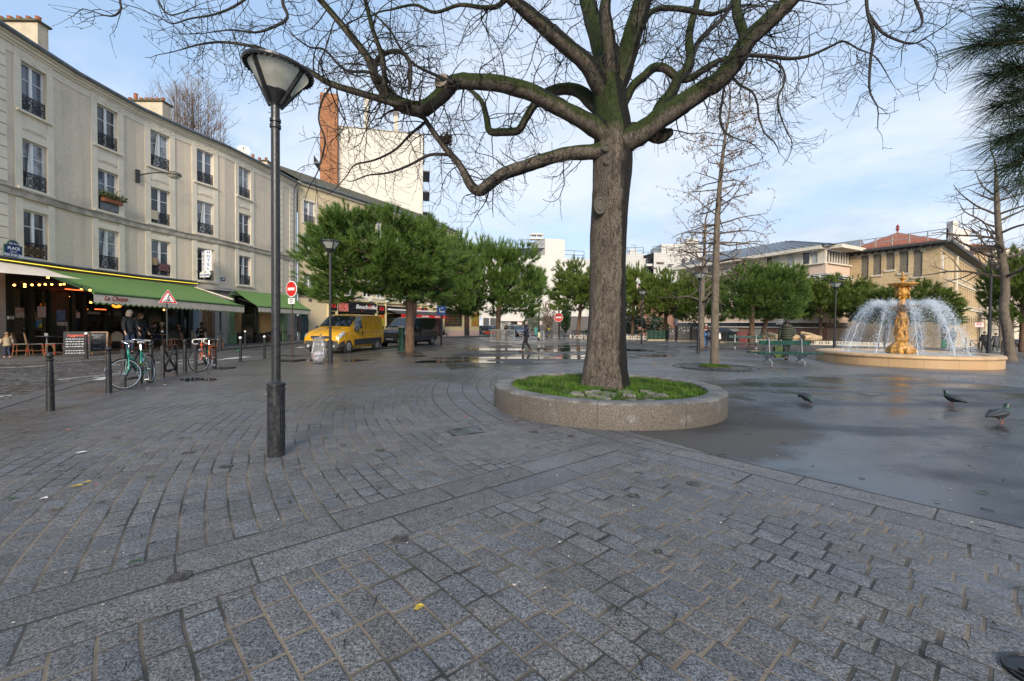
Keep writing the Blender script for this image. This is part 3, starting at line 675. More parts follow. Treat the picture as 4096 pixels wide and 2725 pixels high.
m=MB();GF.box(m,gu(1885),GF.L-.03,1.3,2.95,.01,.035);tag(m.build('food_poster',VEG),'vegetable poster beside the grocery door at the corner','poster')
m=MB();GF.box(m,gu(1733),gu(1770),.1,2.9,.0,.04);tag(m.build('red_shop_display',mat('red_display',(.10,.025,.02),.5,var=.6,scale=6)),'red lit display case beside the grocery window behind the scooter','display')
TB=empty('apartment_tower',(-18,62,0),'tall blank cream gable of an apartment block behind the butcher roof','building')
TF=FR(((1282-2048)/1700*60,60),((1688-2048)/1700*62.8,62.8));TH=29.2
m=MB();TF.wall(m,0,TF.L,0,TH);m.poly([TF.p(TF.L,0),TF.p(TF.L,0,-12),TF.p(TF.L,TH,-12),TF.p(TF.L,TH)]);m.poly([TF.p(0,0,-12),TF.p(0,0),TF.p(0,TH),TF.p(0,TH,-12)]);m.poly([TF.p(0,TH),TF.p(TF.L,TH),TF.p(TF.L,TH,-12),TF.p(0,TH,-12)])
m.build('wall',mat('cream_gable',(.60,.57,.50),.9,var=.03,scale=.4,stain=.06),TB)
m=MB();TF.box(m,-.1,TF.L+.15,TH,TH+.12,-12,.1);m.build('coping',STRING,TB)
m=MB();TF.box(m,.15,fr_a(TF,1354)[0],0,33.2,.03,1.0);ch=m.build('chimney',brick('orange_brick',(.36,.13,.05),(.50,.22,.08),(.16,.09,.06),.45,.16,.03),TB)
m=MB();m.lathe([(.3,0),(.3,.6),(.38,.7)],10,TF.p(.9,33.2,.5));m.build('flue',STEEL,ch)
m=MB()
for u,top in((1462,4.6),(1580,2.7)):
 a=fr_a(TF,u)[0];TF.box(m,a-.3,a+.3,TH+.12,TH+top,-1.2,-.5);
m.each('chimney',mat('pale_flue',(.55,.50,.40),.8),TB)
m=MB()
for u,top in((1462,4.6),(1580,2.7)):
 a=fr_a(TF,u)[0];TF.box(m,a-.42,a+.42,TH+top,TH+top+.5,-1.3,-.4)
m.each('chimney_cap',DARKGREY,TB)
m=MB()
for z in(12,15,18,21,24):TF.box(m,TF.L,TF.L+1.0,z,z+.15,-5,-.3);TF.box(m,TF.L+.95,TF.L+1.0,z,z+1.2,-5,-.3);TF.box(m,-1.0,0,z,z+.15,-5,-.4);TF.box(m,-1,-.95,z,z+1.1,-5,-.4)
m.each('balcony',DARKGREY,TB,2)
SIDING=brick('white_cladding',(.58,.565,.53),(.55,.535,.50),(.36,.35,.34),2.4,.55,.03,.7,.15)
WHITEW=mat('white_render',(.60,.58,.54),.85,var=.03,scale=.5,stain=.05)
SLATEW=brick('slate_grey_wall',(.11,.10,.10),(.13,.125,.12),(.07,.07,.07),.6,.25,.02,.8,.2)
WC=empty('white_housing',(8,85,0),'white windowless housing block with square tower and roof railings behind the pines','building')
def ux(u,Y):return(u-2048)/1700*Y
def vz(u,v,Y):return AT(u,v,Y).z
T0=ux(2176.5,85);T1=ux(2254.5,86);zt=vz(2176,954,85);zl=vz(2255,1034,86)
f1=FR((ux(2117.7,90),90),(T0,85));f2=FR((T0,85),(T1,86));f3=FR((T1,86),(ux(2420,88),88))
m=MB();f2.wall(m,0,f2.L,3.2,zt);f3.wall(m,0,f3.L*.52,3.2,zl);m.poly([f3.p(0,zl),f3.p(f3.L,zl),f3.p(f3.L,zl,-14),f3.p(0,zl,-14)]);m.poly([f2.p(0,zt),f2.p(f2.L,zt),f2.p(f2.L,zt,-8),f2.p(0,zt,-8)]);m.poly([f2.p(f2.L,zl),f2.p(f2.L,zl,-8),f2.p(f2.L,zt,-8),f2.p(f2.L,zt)])
f0=FR((ux(1900,88),88),(T0,85.02));f0.wall(m,0,f0.L,3.2,vz(2100,1024,86));m.poly([f0.p(0,17.0),f0.p(f0.L,17.0),f0.p(f0.L,17.0,-14),f0.p(0,17.0,-14)])
m.build('wall',WHITEW,WC)
m=MB();f1.wall(m,0,f1.L,12,zt);f3.wall(m,f3.L*.52,f3.L,3.2,zl);m.build('clad_wall',SIDING,WC)
m=MB();FR((ux(2010,84.6),84.6),(ux(2460,84.8),84.8)).wall(m,0,22.3,-.5,3.4);m.build('base_wall',SLATEW,WC)
m=MB();bf=FR((ux(1926,84.4),84.4),(ux(2010,84.5),84.5));bf.wall(m,0,bf.L,-.5,3.6);m.build('base_wall',WHITEW,WC)
m=MB()
for k in range(2):bf.box(m,.35+k*1.35,1.5+k*1.35,-.3,2.9,.0,.04)
m.each('garage_door',mat('garage_grey',(.045,.05,.055),.6),WC)
m=MB();en=FR((ux(2005,84),84),(ux(2098,84),84));en.box(m,0,1.9,0,2.9,-.3,.0);m.build('entrance_window',GLASSB,WC)
m=MB();en.box(m,-.1,4.6,2.3,4.4,-.25,.5);m.build('entrance_canopy',WHITEW,WC)
def roofrail(m,A,B,z,h=1.0,step=1.6):
 A=Vector((*A,z));B=Vector((*B,z));n_=max(2,int((B-A).length/step))
 for i in range(n_+1):
  q=A.lerp(B,i/n_);m.bar(q,q+Vector((0,0,h)),.09)
 for k in(.5,1.0):m.bar(A+Vector((0,0,h*k)),B+Vector((0,0,h*k)),.08)
m=MB();roofrail(m,f3.p(0,0,-.4)[:2],f3.p(f3.L*.48,0,-.4)[:2],zl,1.7);roofrail(m,f0.p(f0.L*.6,0,-.5)[:2],f0.p(f0.L-.3,0,-.5)[:2],17.0,1.8);m.build('roof_railing',DARKGREY,WC)
m=MB();c=f2.p(-.9,0,-3);m.box((c.x,c.y,zt+.4),(2.6,1.6,.3));m.box((c.x,c.y,zt+1.25),(2.8,1.8,.25))
for s in(-1,0,1):m.box((c.x+s*1.15,c.y,zt+.8),(.2,1.4,.8))
m.build('roof_vent',WHITEW,WC)
WR=empty('stepped_housing',(28,97,0),'white stepped housing block with dark balconies and terrace railings right of the big trunk','building')
def zz_(u,v,Y=96):return vz(u,v,Y)
segs=[(2440,97,2568,95,1017),(2568,97,2612,97,1034),(2610,94.5,2718,96,1013),(2716,98,2800,98,1010)]
m=MB();dk=MB();rl=MB();br=MB()
for u0,y0,u1,y1,v in segs:
 f=FR((ux(u0,y0),y0),(ux(u1,y1),y1));z=zz_((u0+u1)/2,v,(y0+y1)/2);f.wall(m,0,f.L,0,z);m.poly([f.p(0,z),f.p(f.L,z),f.p(f.L,z,-12),f.p(0,z,-12)])
 roofrail(rl,f.p(0,0,-.5)[:2],f.p(f.L,0,-.5)[:2],z,1.5)
f=FR((ux(2640,99),99),(ux(2795,99),99));z=zz_(2720,976,99);f.wall(m,0,f.L,8,z);m.poly([f.p(0,z),f.p(f.L,z),f.p(f.L,z,-8),f.p(0,z,-8)]);m.poly([f.p(0,8,-8),f.p(0,8),f.p(0,z),f.p(0,z,-8)])
m.build('clad_wall',SIDING,WR)
f=FR((ux(2580,96.6),96.6),(ux(2608,96.6),96.6))
for v0,v1 in((1030,1054),(1068,1100)):f.box(dk,0,f.L,zz_(2594,v1),zz_(2594,v0),-.1,.1)
f4=FR((ux(2722,97.8),97.8),(ux(2736,97.8),97.8));f4.box(dk,0,f4.L,zz_(2729,1052),zz_(2729,1030),-.1,.05);f4.box(dk,f4.L*2.4,f4.L*3,zz_(2755,1045),zz_(2755,1024),-.1,.05)
dk.each('balcony_window',GLASS,WR);rl.build('roof_railing',DARKGREY,WR)
m=MB();f.box(m,-.4,f.L+.4,zz_(2594,1066),zz_(2594,1057),0,1.2);m.build('balcony',WHITEW,WR)
for u0,u1,v0,v1 in((2505,2513,1063,1068),(2625,2652,1048,1053),(2674,2690,1056,1060),(2610,2624,1070,1075),(2655,2671,1074,1079),(2690,2706,1078,1083),(2735,2745,1039,1044),(2540,2552,1081,1086)):
 ff=FR((ux(u0,94.2),94.2),(ux(u1,94.6),94.6));ff.box(br,0,ff.L,zz_(u0,v1,94.4),zz_(u0,v0,94.4),-.6,.0)
br.each('brown_inset',mat('brown_panel',(.18,.14,.12),.7),WR)
m=MB();m.box((ux(2763,99),100,zz_(2763,967,100)),(2.6,2,1.0));m.box((ux(2530,97),98,zz_(2530,1010,98)),(1.6,1.2,1.2));m.each('roof_vent',WHITEW,WR)
m=MB();m.bar((ux(2535,98),98,zz_(2535,1016,98)),(ux(2535,98),98,zz_(2535,980,98)),.08);m.bar((ux(2518,98),98,zz_(2535,982,98)),(ux(2538,98),98,zz_(2535,980,98)),.05);m.build('aerial',DARKGREY,WR)
REDB=brick('red_brick',(.25,.095,.06),(.31,.13,.085),(.30,.25,.21),.22,.075,.012)
PINK=mat('pink_render_wall',(.60,.45,.35),.88,var=.04,scale=.7,stain=.08)
RB=empty('brick_annex',(24,72,0),'low red brick annex with pale zinc roof between the pines','building')
f=FR((ux(2550,74),74),(ux(2725,71.5),71.5));z=9.0
m=MB();f.wall(m,0,f.L,-.5,z,[(2.2,3.2,.5,3.2)],.3);m.poly([f.p(0,-.5,-8),f.p(0,-.5),f.p(0,z),f.p(0,z,-8)]);m.build('wall',REDB,RB)
m=MB();m.poly([f.p(-.5,z+.1,.7),f.p(f.L,z+.9,.7),f.p(f.L,z+1.6,-6),f.p(-.5,z+.8,-6)]);f.box(m,-.5,f.L,z-.1,z+.08,0,.7);m.build('roof',mat('pale_zinc',(.34,.38,.42),.45,.3,var=.1),RB)
m=MB();m.poly([f.p(2.2,.5,-.25),f.p(3.2,.5,-.25),f.p(3.2,3.2,-.25),f.p(2.2,3.2,-.25)]);m.build('window',GLASSB,RB)
m=MB();m.tube([f.p(f.L-.3,0,.1),f.p(f.L-.3,z,.1)],.12,6);f.box(m,f.L-.9,f.L-.62,0,z,.0,.12);m.build('drainpipe',WHITE,RB)
PS=empty('school_building',(36,58,0),'pink rendered school with grey zinc roof, ribbon windows and brick ground floor','building')
PA=(27.3,70.0);PBc=(36.7,50.0);f=FR(PA,PBc);sC=(41.6,52.6);f2=FR(PBc,sC);ZG=lambda:mat('grey_zinc_roof',(.185,.20,.215),.5,.4,var=.12,scale=2)
m=MB()
for fr_,zb in((f,0),(f2,0)):
 fr_.wall(m,0,fr_.L,7.95,9.3);fr_.wall(m,0,fr_.L,2.2,6.9)
m.build('wall',PINK,PS)
m=MB();f.wall(m,0,f.L+.0,-1.2,1.55);f2.wall(m,0,f2.L,-1.2,1.55);m.build('brick_wall',REDB,PS)
m=MB();f.box(m,0,f.L,1.5,1.62,0,.25);f.box(m,0,f.L,9.1,9.25,0,.25);f2.box(m,.26,f2.L,9.1,9.25,0,.25);f.box(m,0,f.L,6.85,7.0,0,.12);f.box(m,0,f.L,2.15,2.25,0,.12)
f.box(m,-.3,f.L,10.75,11.15,0,1.1);f2.box(m,0,f2.L,10.75,11.15,0,1.6)
for k in range(24):
 a=(k+.5)*f.L/24
 if k%5 in(0,3):f.box(m,a-.45,a+.45,9.25,10.75,-.15,.03)
 else:f.box(m,a-f.L/48,a-f.L/48+.14,9.25,10.75,-.15,.03)
for k in range(9):f2.box(m,.05+k*f2.L/9,.17+k*f2.L/9,9.25,10.75,-.15,.03)
f.box(m,f.L-.25,f.L,9.25,10.75,-.2,.05)
m.build('white_trim',mat('cream_trim',(.66,.60,.50),.7),PS)
pn=MB();pc=MB();n_=24
for k in range(n_):
 q=pc if k in(1,2,5,14,17,19,22,9)else pn;a=k*f.L/n_;q.poly([f.p(a,9.25,-.1),f.p(a+f.L/n_,9.25,-.1),f.p(a+f.L/n_,10.75,-.1),f.p(a,10.75,-.1)])
pn.poly([f2.p(0,9.25,-.1),f2.p(f2.L,9.25,-.1),f2.p(f2.L,10.75,-.1),f2.p(0,10.75,-.1)])
for fr_ in(f,f2):pn.poly([fr_.p(0,6.9,-.2),fr_.p(fr_.L,6.9,-.2),fr_.p(fr_.L,7.95,-.2),fr_.p(0,7.95,-.2)])
pn.poly([f2.p(0,1.55,-.1),f2.p(f2.L,1.55,-.1),f2.p(f2.L,2.2,-.1),f2.p(0,2.2,-.1)]);pn.poly([f.p(0,1.55,-.1),f.p(f.L,1.55,-.1),f.p(f.L,2.2,-.1),f.p(0,2.2,-.1)])
pn.each('ribbon_window',GLASS,PS);pc.each('curtained_window',glassm('curtain_glass',(.42,.44,.43),.15,.6,.3,3),PS)
m=MB()
for z in(7.2,7.45,7.7):f.box(m,f.L-9,f.L+.5,z,z+.07,.45,.55);f2.box(m,-.4,f2.L-.3,z,z+.07,.45,.55)
for k in range(8):f.box(m,f.L-9+k*1.2,f.L-8.92+k*1.2,7.1,7.8,0,.5)
m.build('sun_slats',WHITE,PS)
m=MB();E0=f.p(-.3,11.17,1.1);E1=f.p(f.L+.9,11.17,1.1);E2=f2.p(f2.L,11.17,1.6);R0=f.p(-.3,14.0,-7);R1=AT(3150,964,57.5);R2=AT(3310,978,60)
m.poly([E0,E1,R1,R0]);m.poly([E1,E2,R2,R1]);m.poly([R0,R1,R2,f.p(0,11,-14)])
m.build('roof',None or ZG(),PS)
m=MB()
for i in range(22):
 t=(i+.5)/22;a=E0.lerp(E1,t);b_=R0.lerp(R1,t);m.bar(a+Vector((0,0,.04)),b_+Vector((0,0,.04)),.06)
for i in range(8):
 t=(i+.5)/8;a=E1.lerp(E2,t);b_=R1.lerp(R2,t);m.bar(a+Vector((0,0,.04)),b_+Vector((0,0,.04)),.06)
m.build('roof_seam',mat('zinc_seam',(.11,.12,.13),.5,.3),PS)
m=MB();q=[E0.lerp(E1,.66).lerp(R0.lerp(R1,.66),.55),E0.lerp(E1,.72).lerp(R0.lerp(R1,.72),.55),E0.lerp(E1,.72).lerp(R0.lerp(R1,.72),.72),E0.lerp(E1,.66).lerp(R0.lerp(R1,.66),.72)];m.poly([p+Vector((0,0,.12))for p in q]);m.build('skylight',GLASS,PS)
m=MB();p0=AT(3305,978,61);m.poly([AT(3300,998,60),AT(3390,997,56),AT(3446,958,60),p0]);m.poly([AT(3390,1000,56),AT(3456,975,58),AT(3446,958,60)]);m.build('rear_roof',ZG(),PS)
m=MB()
for u0,u1 in((2905,2952),(3016,3062),(3170,3186)):
 a0=fr_a(f,u0)[0];a1=fr_a(f,u1)[0];f.box(m,a0,a1,.35,1.35,0,.03)
m.each('glass_block_window',brick('glass_blocks',(.50,.50,.44),(.55,.55,.50),(.20,.20,.18),.2,.2,.03,.3,.3),PS)
m=MB();a0=fr_a(f,3300-0)[0];f2.box(m,.6,f2.L,-1.0,1.45,.01,.06);m.build('blank_door',mat('tan_panel',(.36,.28,.21),.7,var=.1),PS)
YB=empty('brick_school',(48,52,-.6),'yellow brick school with red hipped tile roof and tall blocked windows behind the fountain','building')
YBR=brick('yellow_brick',(.50,.35,.18),(.66,.51,.31),(.46,.37,.24),.34,.11,.014,.85,.3)
CREAMS=mat('cream_band',(.58,.52,.42),.8,var=.1,scale=2,stain=.2)
fa=FR((41.5,53.0),(45.8,45.7));fb=FR((45.8,45.7),(78.5,70.5));EV=10.78;o7=lambda x:3300+x*.4146;p7=lambda y:850+y*.4146
hl=[]
for x0,x1,y0,y1 in((330,403,405,655),(445,525,390,603),(570,652,375,555),(697,785,362,585),(832,920,348,620)):
 um=o7((x0+x1)/2);hl.append((fr_a(fa,o7(x0))[0],fr_a(fa,o7(x1))[0],fr_z(fa,um,p7(y1)),fr_z(fa,um,p7(y0))))
m=MB();fa.wall(m,0,fa.L,-2,EV,hl,.12)
hs=[(fr_a(fb,o7(1112))[0],fr_a(fb,o7(1140))[0],7.9,9.9),(fr_a(fb,o7(1104))[0],fr_a(fb,o7(1130))[0],4.1,6.2)]
for k in range(13):hs+=[(11.2+k*2.0,12.5+k*2.0,8.0,9.95),(11.2+k*2.0,12.5+k*2.0,4.7,6.9)]
for k in range(13):hs+=[(9.9+k*2.0,11.2+k*2.0,.5,2.6)]
fb.wall(m,0,fb.L,-3,EV,hs,.35);m.poly([fb.p(fb.L,-3),fb.p(fb.L,-3,-12),fb.p(fb.L,EV,-12),fb.p(fb.L,EV)])
m.build('wall',YBR,YB)
m=MB()
for q in hl:m.poly([fa.p(q[0],q[2],-.1),fa.p(q[1],q[2],-.1),fa.p(q[1],q[3],-.1),fa.p(q[0],q[3],-.1)])
m.each('blocked_window',mat('grey_infill',(.17,.15,.12),.9,var=.2,scale=4,stain=.3),YB)
m=MB()
for q in hs[:2]:m.poly([fb.p(q[0],q[2],-.2),fb.p(q[1],q[2],-.2),fb.p(q[1],q[3],-.2),fb.p(q[0],q[3],-.2)])
m.each('window',GLASSB,YB)
m=MB()
for q in hs[:2]:
 for k in range(3):aa=q[0]+(q[1]-q[0])*k/2;fb.box(m,aa-.06,aa+.06,q[2],q[3],-.19,-.1)
 for k in range(4):z_q=q[2]+(q[3]-q[2])*k/3;fb.box(m,q[0],q[1],z_q-.05,z_q+.05,-.19,-.12)
m.each('window_frame',WHITE,YB,7)
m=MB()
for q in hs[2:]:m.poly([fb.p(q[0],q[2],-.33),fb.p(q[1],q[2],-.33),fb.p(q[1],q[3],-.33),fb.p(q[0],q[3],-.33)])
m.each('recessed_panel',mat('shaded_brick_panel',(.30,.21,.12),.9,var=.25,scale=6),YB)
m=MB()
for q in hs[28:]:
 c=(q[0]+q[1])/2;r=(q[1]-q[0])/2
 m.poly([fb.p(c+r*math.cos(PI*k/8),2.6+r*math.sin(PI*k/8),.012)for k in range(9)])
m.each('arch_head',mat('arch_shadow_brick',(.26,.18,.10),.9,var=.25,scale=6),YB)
m=MB();fa.box(m,0,fa.L,EV-.48,EV-.2,0,.06);fb.box(m,0.07,fb.L,EV-.48,EV-.2,0,.06);fb.box(m,0.3,fb.L,4.15,4.4,0,.12);fb.box(m,4,fb.L,7.1,7.3,0,.12)
for q in hl:fa.box(m,q[0]-.15,q[1]+.15,q[2]-.2,q[2],0,.12);
for q in hl+[(fa.L*.86,0,0,0)]:fa.box(m,q[0]-.42,q[0]-.02,EV-.74,EV-.48,0,.09)
for q in hs[:28]:fb.box(m,q[0]-.1,q[1]+.1,q[2]-.15,q[2],0,.12)
for a,r in((fr_a(fb,o7(1230))[0],.14),(31.5,.16),(34.5,.16),(38.5,.16)):m.tube([fb.p(a,-1,.2),fb.p(a,EV-.5,.2)],r,6)
m.build('stone_trim',CREAMS,YB)
m=MB();ap=AT(3590,930,53.5);O=.75
c0=fa.p(-.6,EV,O);c1=fa.p(fa.L,EV,O)+fb.n*O*1.0+Vector((0,0,0));c1.z=EV
c2=fb.p(fb.L,EV,O);rg=Vector((fb.p(fb.L,0,-6).x,fb.p(fb.L,0,-6).y,ap.z-.4));rg0=ap+fb.t*2.0
m.poly([c0,c1,ap]);m.poly([c1,c2,rg,ap]);m.poly([c0,ap,rg,fb.p(fb.L,EV,-13)])
m.build('roof',brick('red_tiles',(.40,.12,.055),(.50,.17,.08),(.16,.05,.03),.3,.42,.045,.8,.6),YB)
m=MB();m.hexa([fa.p(-.6,EV-.2,0),c1+Vector((0,0,-.2)),c1+Vector((0,0,-.02)),fa.p(-.6,EV-.02,0),c0+Vector((0,0,-.22)),c1+Vector((.02,-.02,-.22)),c1+Vector((.02,-.02,-.03)),c0+Vector((0,0,-.03))])
fa.box(m,-.6,fa.L+.55,EV-.2,EV-.03,.0,O);fb.box(m,0,fb.L,EV-.2,EV-.03,0,O);fa.box(m,-.6,fa.L+.7,EV-.14,EV+.12,O,O+.18);fb.box(m,-.6,fb.L,EV-.14,EV+.12,O,O+.18)
for k in range(14):fa.box(m,k*fa.L/13-.08,k*fa.L/13+.08,EV-.4,EV-.2,.07,O-.1)
m.build('eaves',mat('dark_eaves',(.045,.048,.05),.7,var=.3,scale=6),YB)
m=MB();m.lathe([(.05,0),(.09,.3),(.22,.5),(.1,.65),(.2,.8),(.02,1.1)],8,ap-Vector((0,0,.1)));m.build('finial',mat('finial_red',(.25,.05,.04),.6),YB)
m=MB();q0=fa.p(0,0,.6);q1=fa.p(fa.L+.6,0,.6);q2=fb.p(12,0,.4)
roofrail(m,q0[:2],q1[:2],EV+.3,1.0,1.5);roofrail(m,q1[:2],q2[:2],EV+.3,1.0,2.0);m.build('roof_railing',mat('pale_rail',(.35,.34,.32),.5,.4),YB)
FB=empty('corner_house',(82,78,-1),'brick corner house with red roof at the far end of the yellow school','building')
m=MB();f=FR((74,78),(80,72));f.wall(m,0,f.L,-2,15.2);f3_=FR((80,72),(100,90));f3_.wall(m,0,f3_.L,-2,15.2);m.build('wall',YBR,FB)
m=MB();f.box(m,-.8,f.L+.8,15.2,15.5,-.2,1.2);f3_.box(m,.0,f3_.L,15.2,15.5,-.2,1.2);m.build('eaves',mat('dark_eaves',(.045,.048,.05),.7),FB)
m=MB();m.poly([f.p(-.8,15.5,1.2),f.p(f.L+.8,15.5,1.2),f3_.p(8,18.2,-5)]);m.poly([f.p(f.L+.8,15.5,1.2),f3_.p(f3_.L,15.5,1.2),f3_.p(f3_.L,18.2,-5),f3_.p(8,18.2,-5)]);m.build('roof',bpy.data.materials['red_tiles'],FB)
CB=empty('rendered_house',(64,84,-1),'pale house with a broad white chimney rising behind the yellow school roof','building')
Y0=76;m=MB();m.box((ux(3860,Y0),Y0,7),(12,6,17));m.build('wall',mat('ivory_wall',(.62,.55,.44),.85),CB)
m=MB();m.box((ux(3822,Y0-3.5),Y0-3.5,vz(3822,978,Y0-3.5)),(2.5,1.2,5));m.box((ux(3795,Y0-3.6),Y0-3.6,vz(3795,970,Y0)),(.9,1.1,5.6));m.box((ux(3860,Y0),Y0,vz(3860,1002,Y0)),(2,2,2));ch=m.build('chimney',mat('white_chimney',(.66,.62,.55),.85),CB)
m=MB()
for x in(3796,3815,3829,3843):m.box((ux(x,Y0-3.5),Y0-3.5,vz(x,960 if x>3800 else 948,Y0-3.5)),(.45,.8,.35))
m.each('chimney_pot',DARKGREY,ch)
m=MB();m.poly([(ux(3838,72),72,vz(3838,990,72)),(ux(3890,70),70,vz(3890,1020,70)),(ux(3905,76),76,vz(3905,1005,76)),(ux(3850,78),78,vz(3850,975,78))]);m.build('roof',mat('brown_roof',(.10,.055,.05),.85),CB)
AV=empty('avenue_house',(110,100,-2),'row of stone fronted houses far down the avenue behind bare trees','building')
f=FR((88,95),(150,84));m=MB();hl=[(1.5+3*i,2.6+3*i,2+3.2*j,4+3.2*j)for i in range(19)for j in range(4)];f.wall(m,0,f.L,-3,15,hl,.3);m.build('wall',mat('avenue_stone',(.44,.36,.26),.9,var=.1,scale=.5),AV)
m=MB()
for q in hl:m.poly([f.p(q[0],q[2],-.25),f.p(q[1],q[2],-.25),f.p(q[1],q[3],-.25),f.p(q[0],q[3],-.25)])
m.each('window',GLASS,AV);m=MB();m.poly([f.p(0,15,.3),f.p(f.L,15,.3),f.p(f.L,18,-4),f.p(0,18,-4)]);m.build('roof',ZINC,AV)
def bark_material(name,c1,c2,scale=1.0,moss=0.0,wetside=False,bstr=.9):
 n=NT(name);o=n.pos();nd_=n.n('ShaderNodeTexNoise',Vector=o,Scale=5.5*scale,Detail=4.0,Roughness=.6)
 wv=n.n('ShaderNodeVectorMath',{'operation':'SCALE'},Vector=nd_.outputs['Color'],Scale=.22/scale).outputs[0];ov=n.n('ShaderNodeVectorMath',{'operation':'ADD'},i0=o,i1=wv).outputs[0]
 mp=n.n('ShaderNodeMapping',Vector=ov,Scale=(11*scale,11*scale,3.0*scale)).outputs[0]
 v=n.n('ShaderNodeTexVoronoi',{'feature':'DISTANCE_TO_EDGE'},Vector=mp,Scale=1.0,Randomness=1.0)
 gr=n.noise(o,60*scale,4,.7);big=n.noise(n.n('ShaderNodeMapping',Vector=ov,Scale=(7*scale,7*scale,1.6*scale)).outputs[0],1.0,5,.65)
 s=n.M('MULTIPLY',n.ss(n.M('ADD',v.outputs['Distance'],n.M('MULTIPLY',n.M('SUBTRACT',gr,.5),.25)),-.07,.06),n.ss(big,.30,.50,.55,1.0))
 c=n.mix(n.ss(n.M('ADD',n.M('MULTIPLY',gr,.5),n.M('MULTIPLY',big,.5)),.34,.66),(*c1,1),(*c2,1));c=n.mix(s,sc(c1,.38)+(1,),c)
 if moss:
  nz=n.sep(n.n('ShaderNodeNewGeometry').outputs['Normal'])[2]
  mm=n.ss(n.M('ADD',n.M('ADD',nz,n.M('MULTIPLY',n.noise(o,3.0,4),1.5)),n.ss(n.sep(o)[2],4.0,5.6)),1.22,1.75)
  c=n.mix(n.M('MULTIPLY',mm,moss),c,n.mix(gr,(.014,.022,.006,1),(.045,.062,.012,1)))
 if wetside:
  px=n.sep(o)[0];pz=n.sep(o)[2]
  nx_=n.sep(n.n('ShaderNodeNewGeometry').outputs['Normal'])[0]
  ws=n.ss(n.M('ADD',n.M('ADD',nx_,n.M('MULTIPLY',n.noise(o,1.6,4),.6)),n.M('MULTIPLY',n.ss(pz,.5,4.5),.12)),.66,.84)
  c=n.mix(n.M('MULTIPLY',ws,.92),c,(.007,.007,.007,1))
 h=n.M('ADD',n.M('MULTIPLY',s,.8),n.M('MULTIPLY',gr,.25))
 return n.out(c,.85,0,n.bump(h,bstr,.03),.3)
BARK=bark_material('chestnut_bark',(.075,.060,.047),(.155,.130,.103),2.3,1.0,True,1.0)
TWIG=mat('twig_bark',(.020,.017,.014),.8,var=.3,scale=5)
def smooth_path(P,k=5):
 P=[Vector(p)for p in P];out=[]
 for i in range(len(P)-1):
  p0=P[max(i-1,0)];p1=P[i];p2=P[i+1];p3=P[min(i+2,len(P)-1)]
  for j in range(k):
   t=j/k;out.append(.5*((2*p1)+(p2-p0)*t+(2*p0-5*p1+4*p2-p3)*t*t+(3*p1-p0-3*p2+p3)*t**3))
 out.append(P[-1]);return out
def lerp_list(R,k):
 out=[]
 for i in range(len(R)-1):out+=[R[i]+(R[i+1]-R[i])*j/k for j in range(k)]
 return out+[R[-1]]
def rough_tube(m,P,R,n,amp,rr):
 b=len(m.v);m.tube(P,R,n);
 for i in range(b,len(m.v)):
  k=(i-b)//n;k=min(k,len(R)-1);c=Vector(P[k]);v=Vector(m.v[i]);m.v[i]=tuple(c+(v-c)*(1+rr.uniform(-amp,amp)))
TY=8.05
CH=empty('chestnut_tree',(1.75,TY,.3),'huge bare chestnut with mossy limbs growing from the round granite planter','tree')
rr=random.Random(5)
trunk=MB()
tp=[(2418,1545,100),(2419,1515,93),(2420,1470,86),(2424,1390,78),(2430,1250,73),(2434,1040,70),(2442,860,70),(2448,760,73),(2452,680,76),(2454,600,76),(2454,530,72),(2446,450,66),(2438,370,64),(2434,300,62),(2436,230,50),(2440,180,30)]
P=smooth_path([AT(u,v,TY)for u,v,_ in tp],4);RR=lerp_list([r/F*TY for _,_,r in tp],4)
n_=28;base=len(trunk.v);trunk.tube(P,RR,n_)
for i in range(base,len(trunk.v)):
 k=(i-base)//n_;a=(i-base)%n_/n_*2*PI;c=P[k];z=c.z
 q=1+.045*math.sin(3*a+z*.6)+.03*math.sin(5*a-z*1.1)+.02*math.sin(9*a+z*3)+rr.uniform(-.012,.012)+(.10*max(0,(.9-z))*math.sin(4*a)if z<.9 else 0)
 v=Vector(trunk.v[i]);trunk.v[i]=tuple(c+(v-c)*q)
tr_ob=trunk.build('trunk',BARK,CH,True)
m=MB()
for u,v,ru,rv in((2401,818,22,36),(2474,762,15,13),(2436,645,18,14),(2424,590,14,14)):
 c=AT(u,v,TY-70/F*TY*.97);d=Vector((-.18 if u<2440 else.15,-1,0)).normalized();q=d.to_track_quat('Z','Y').to_matrix()
 for s in(1.0,.6):m.tube([c+q@Vector((s*ru/F*TY*math.cos(t*PI/8),s*rv/F*TY*math.sin(t*PI/8),.006))for t in range(17)],.011,5,cap=False)
 m.poly([c+q@Vector((ru/F*TY*math.cos(t*PI/8),rv/F*TY*math.sin(t*PI/8),.0))for t in range(16)])
m.build('pruning_scar',mat('scar_wood',(.085,.074,.06),.9,var=.2,scale=30),tr_ob)
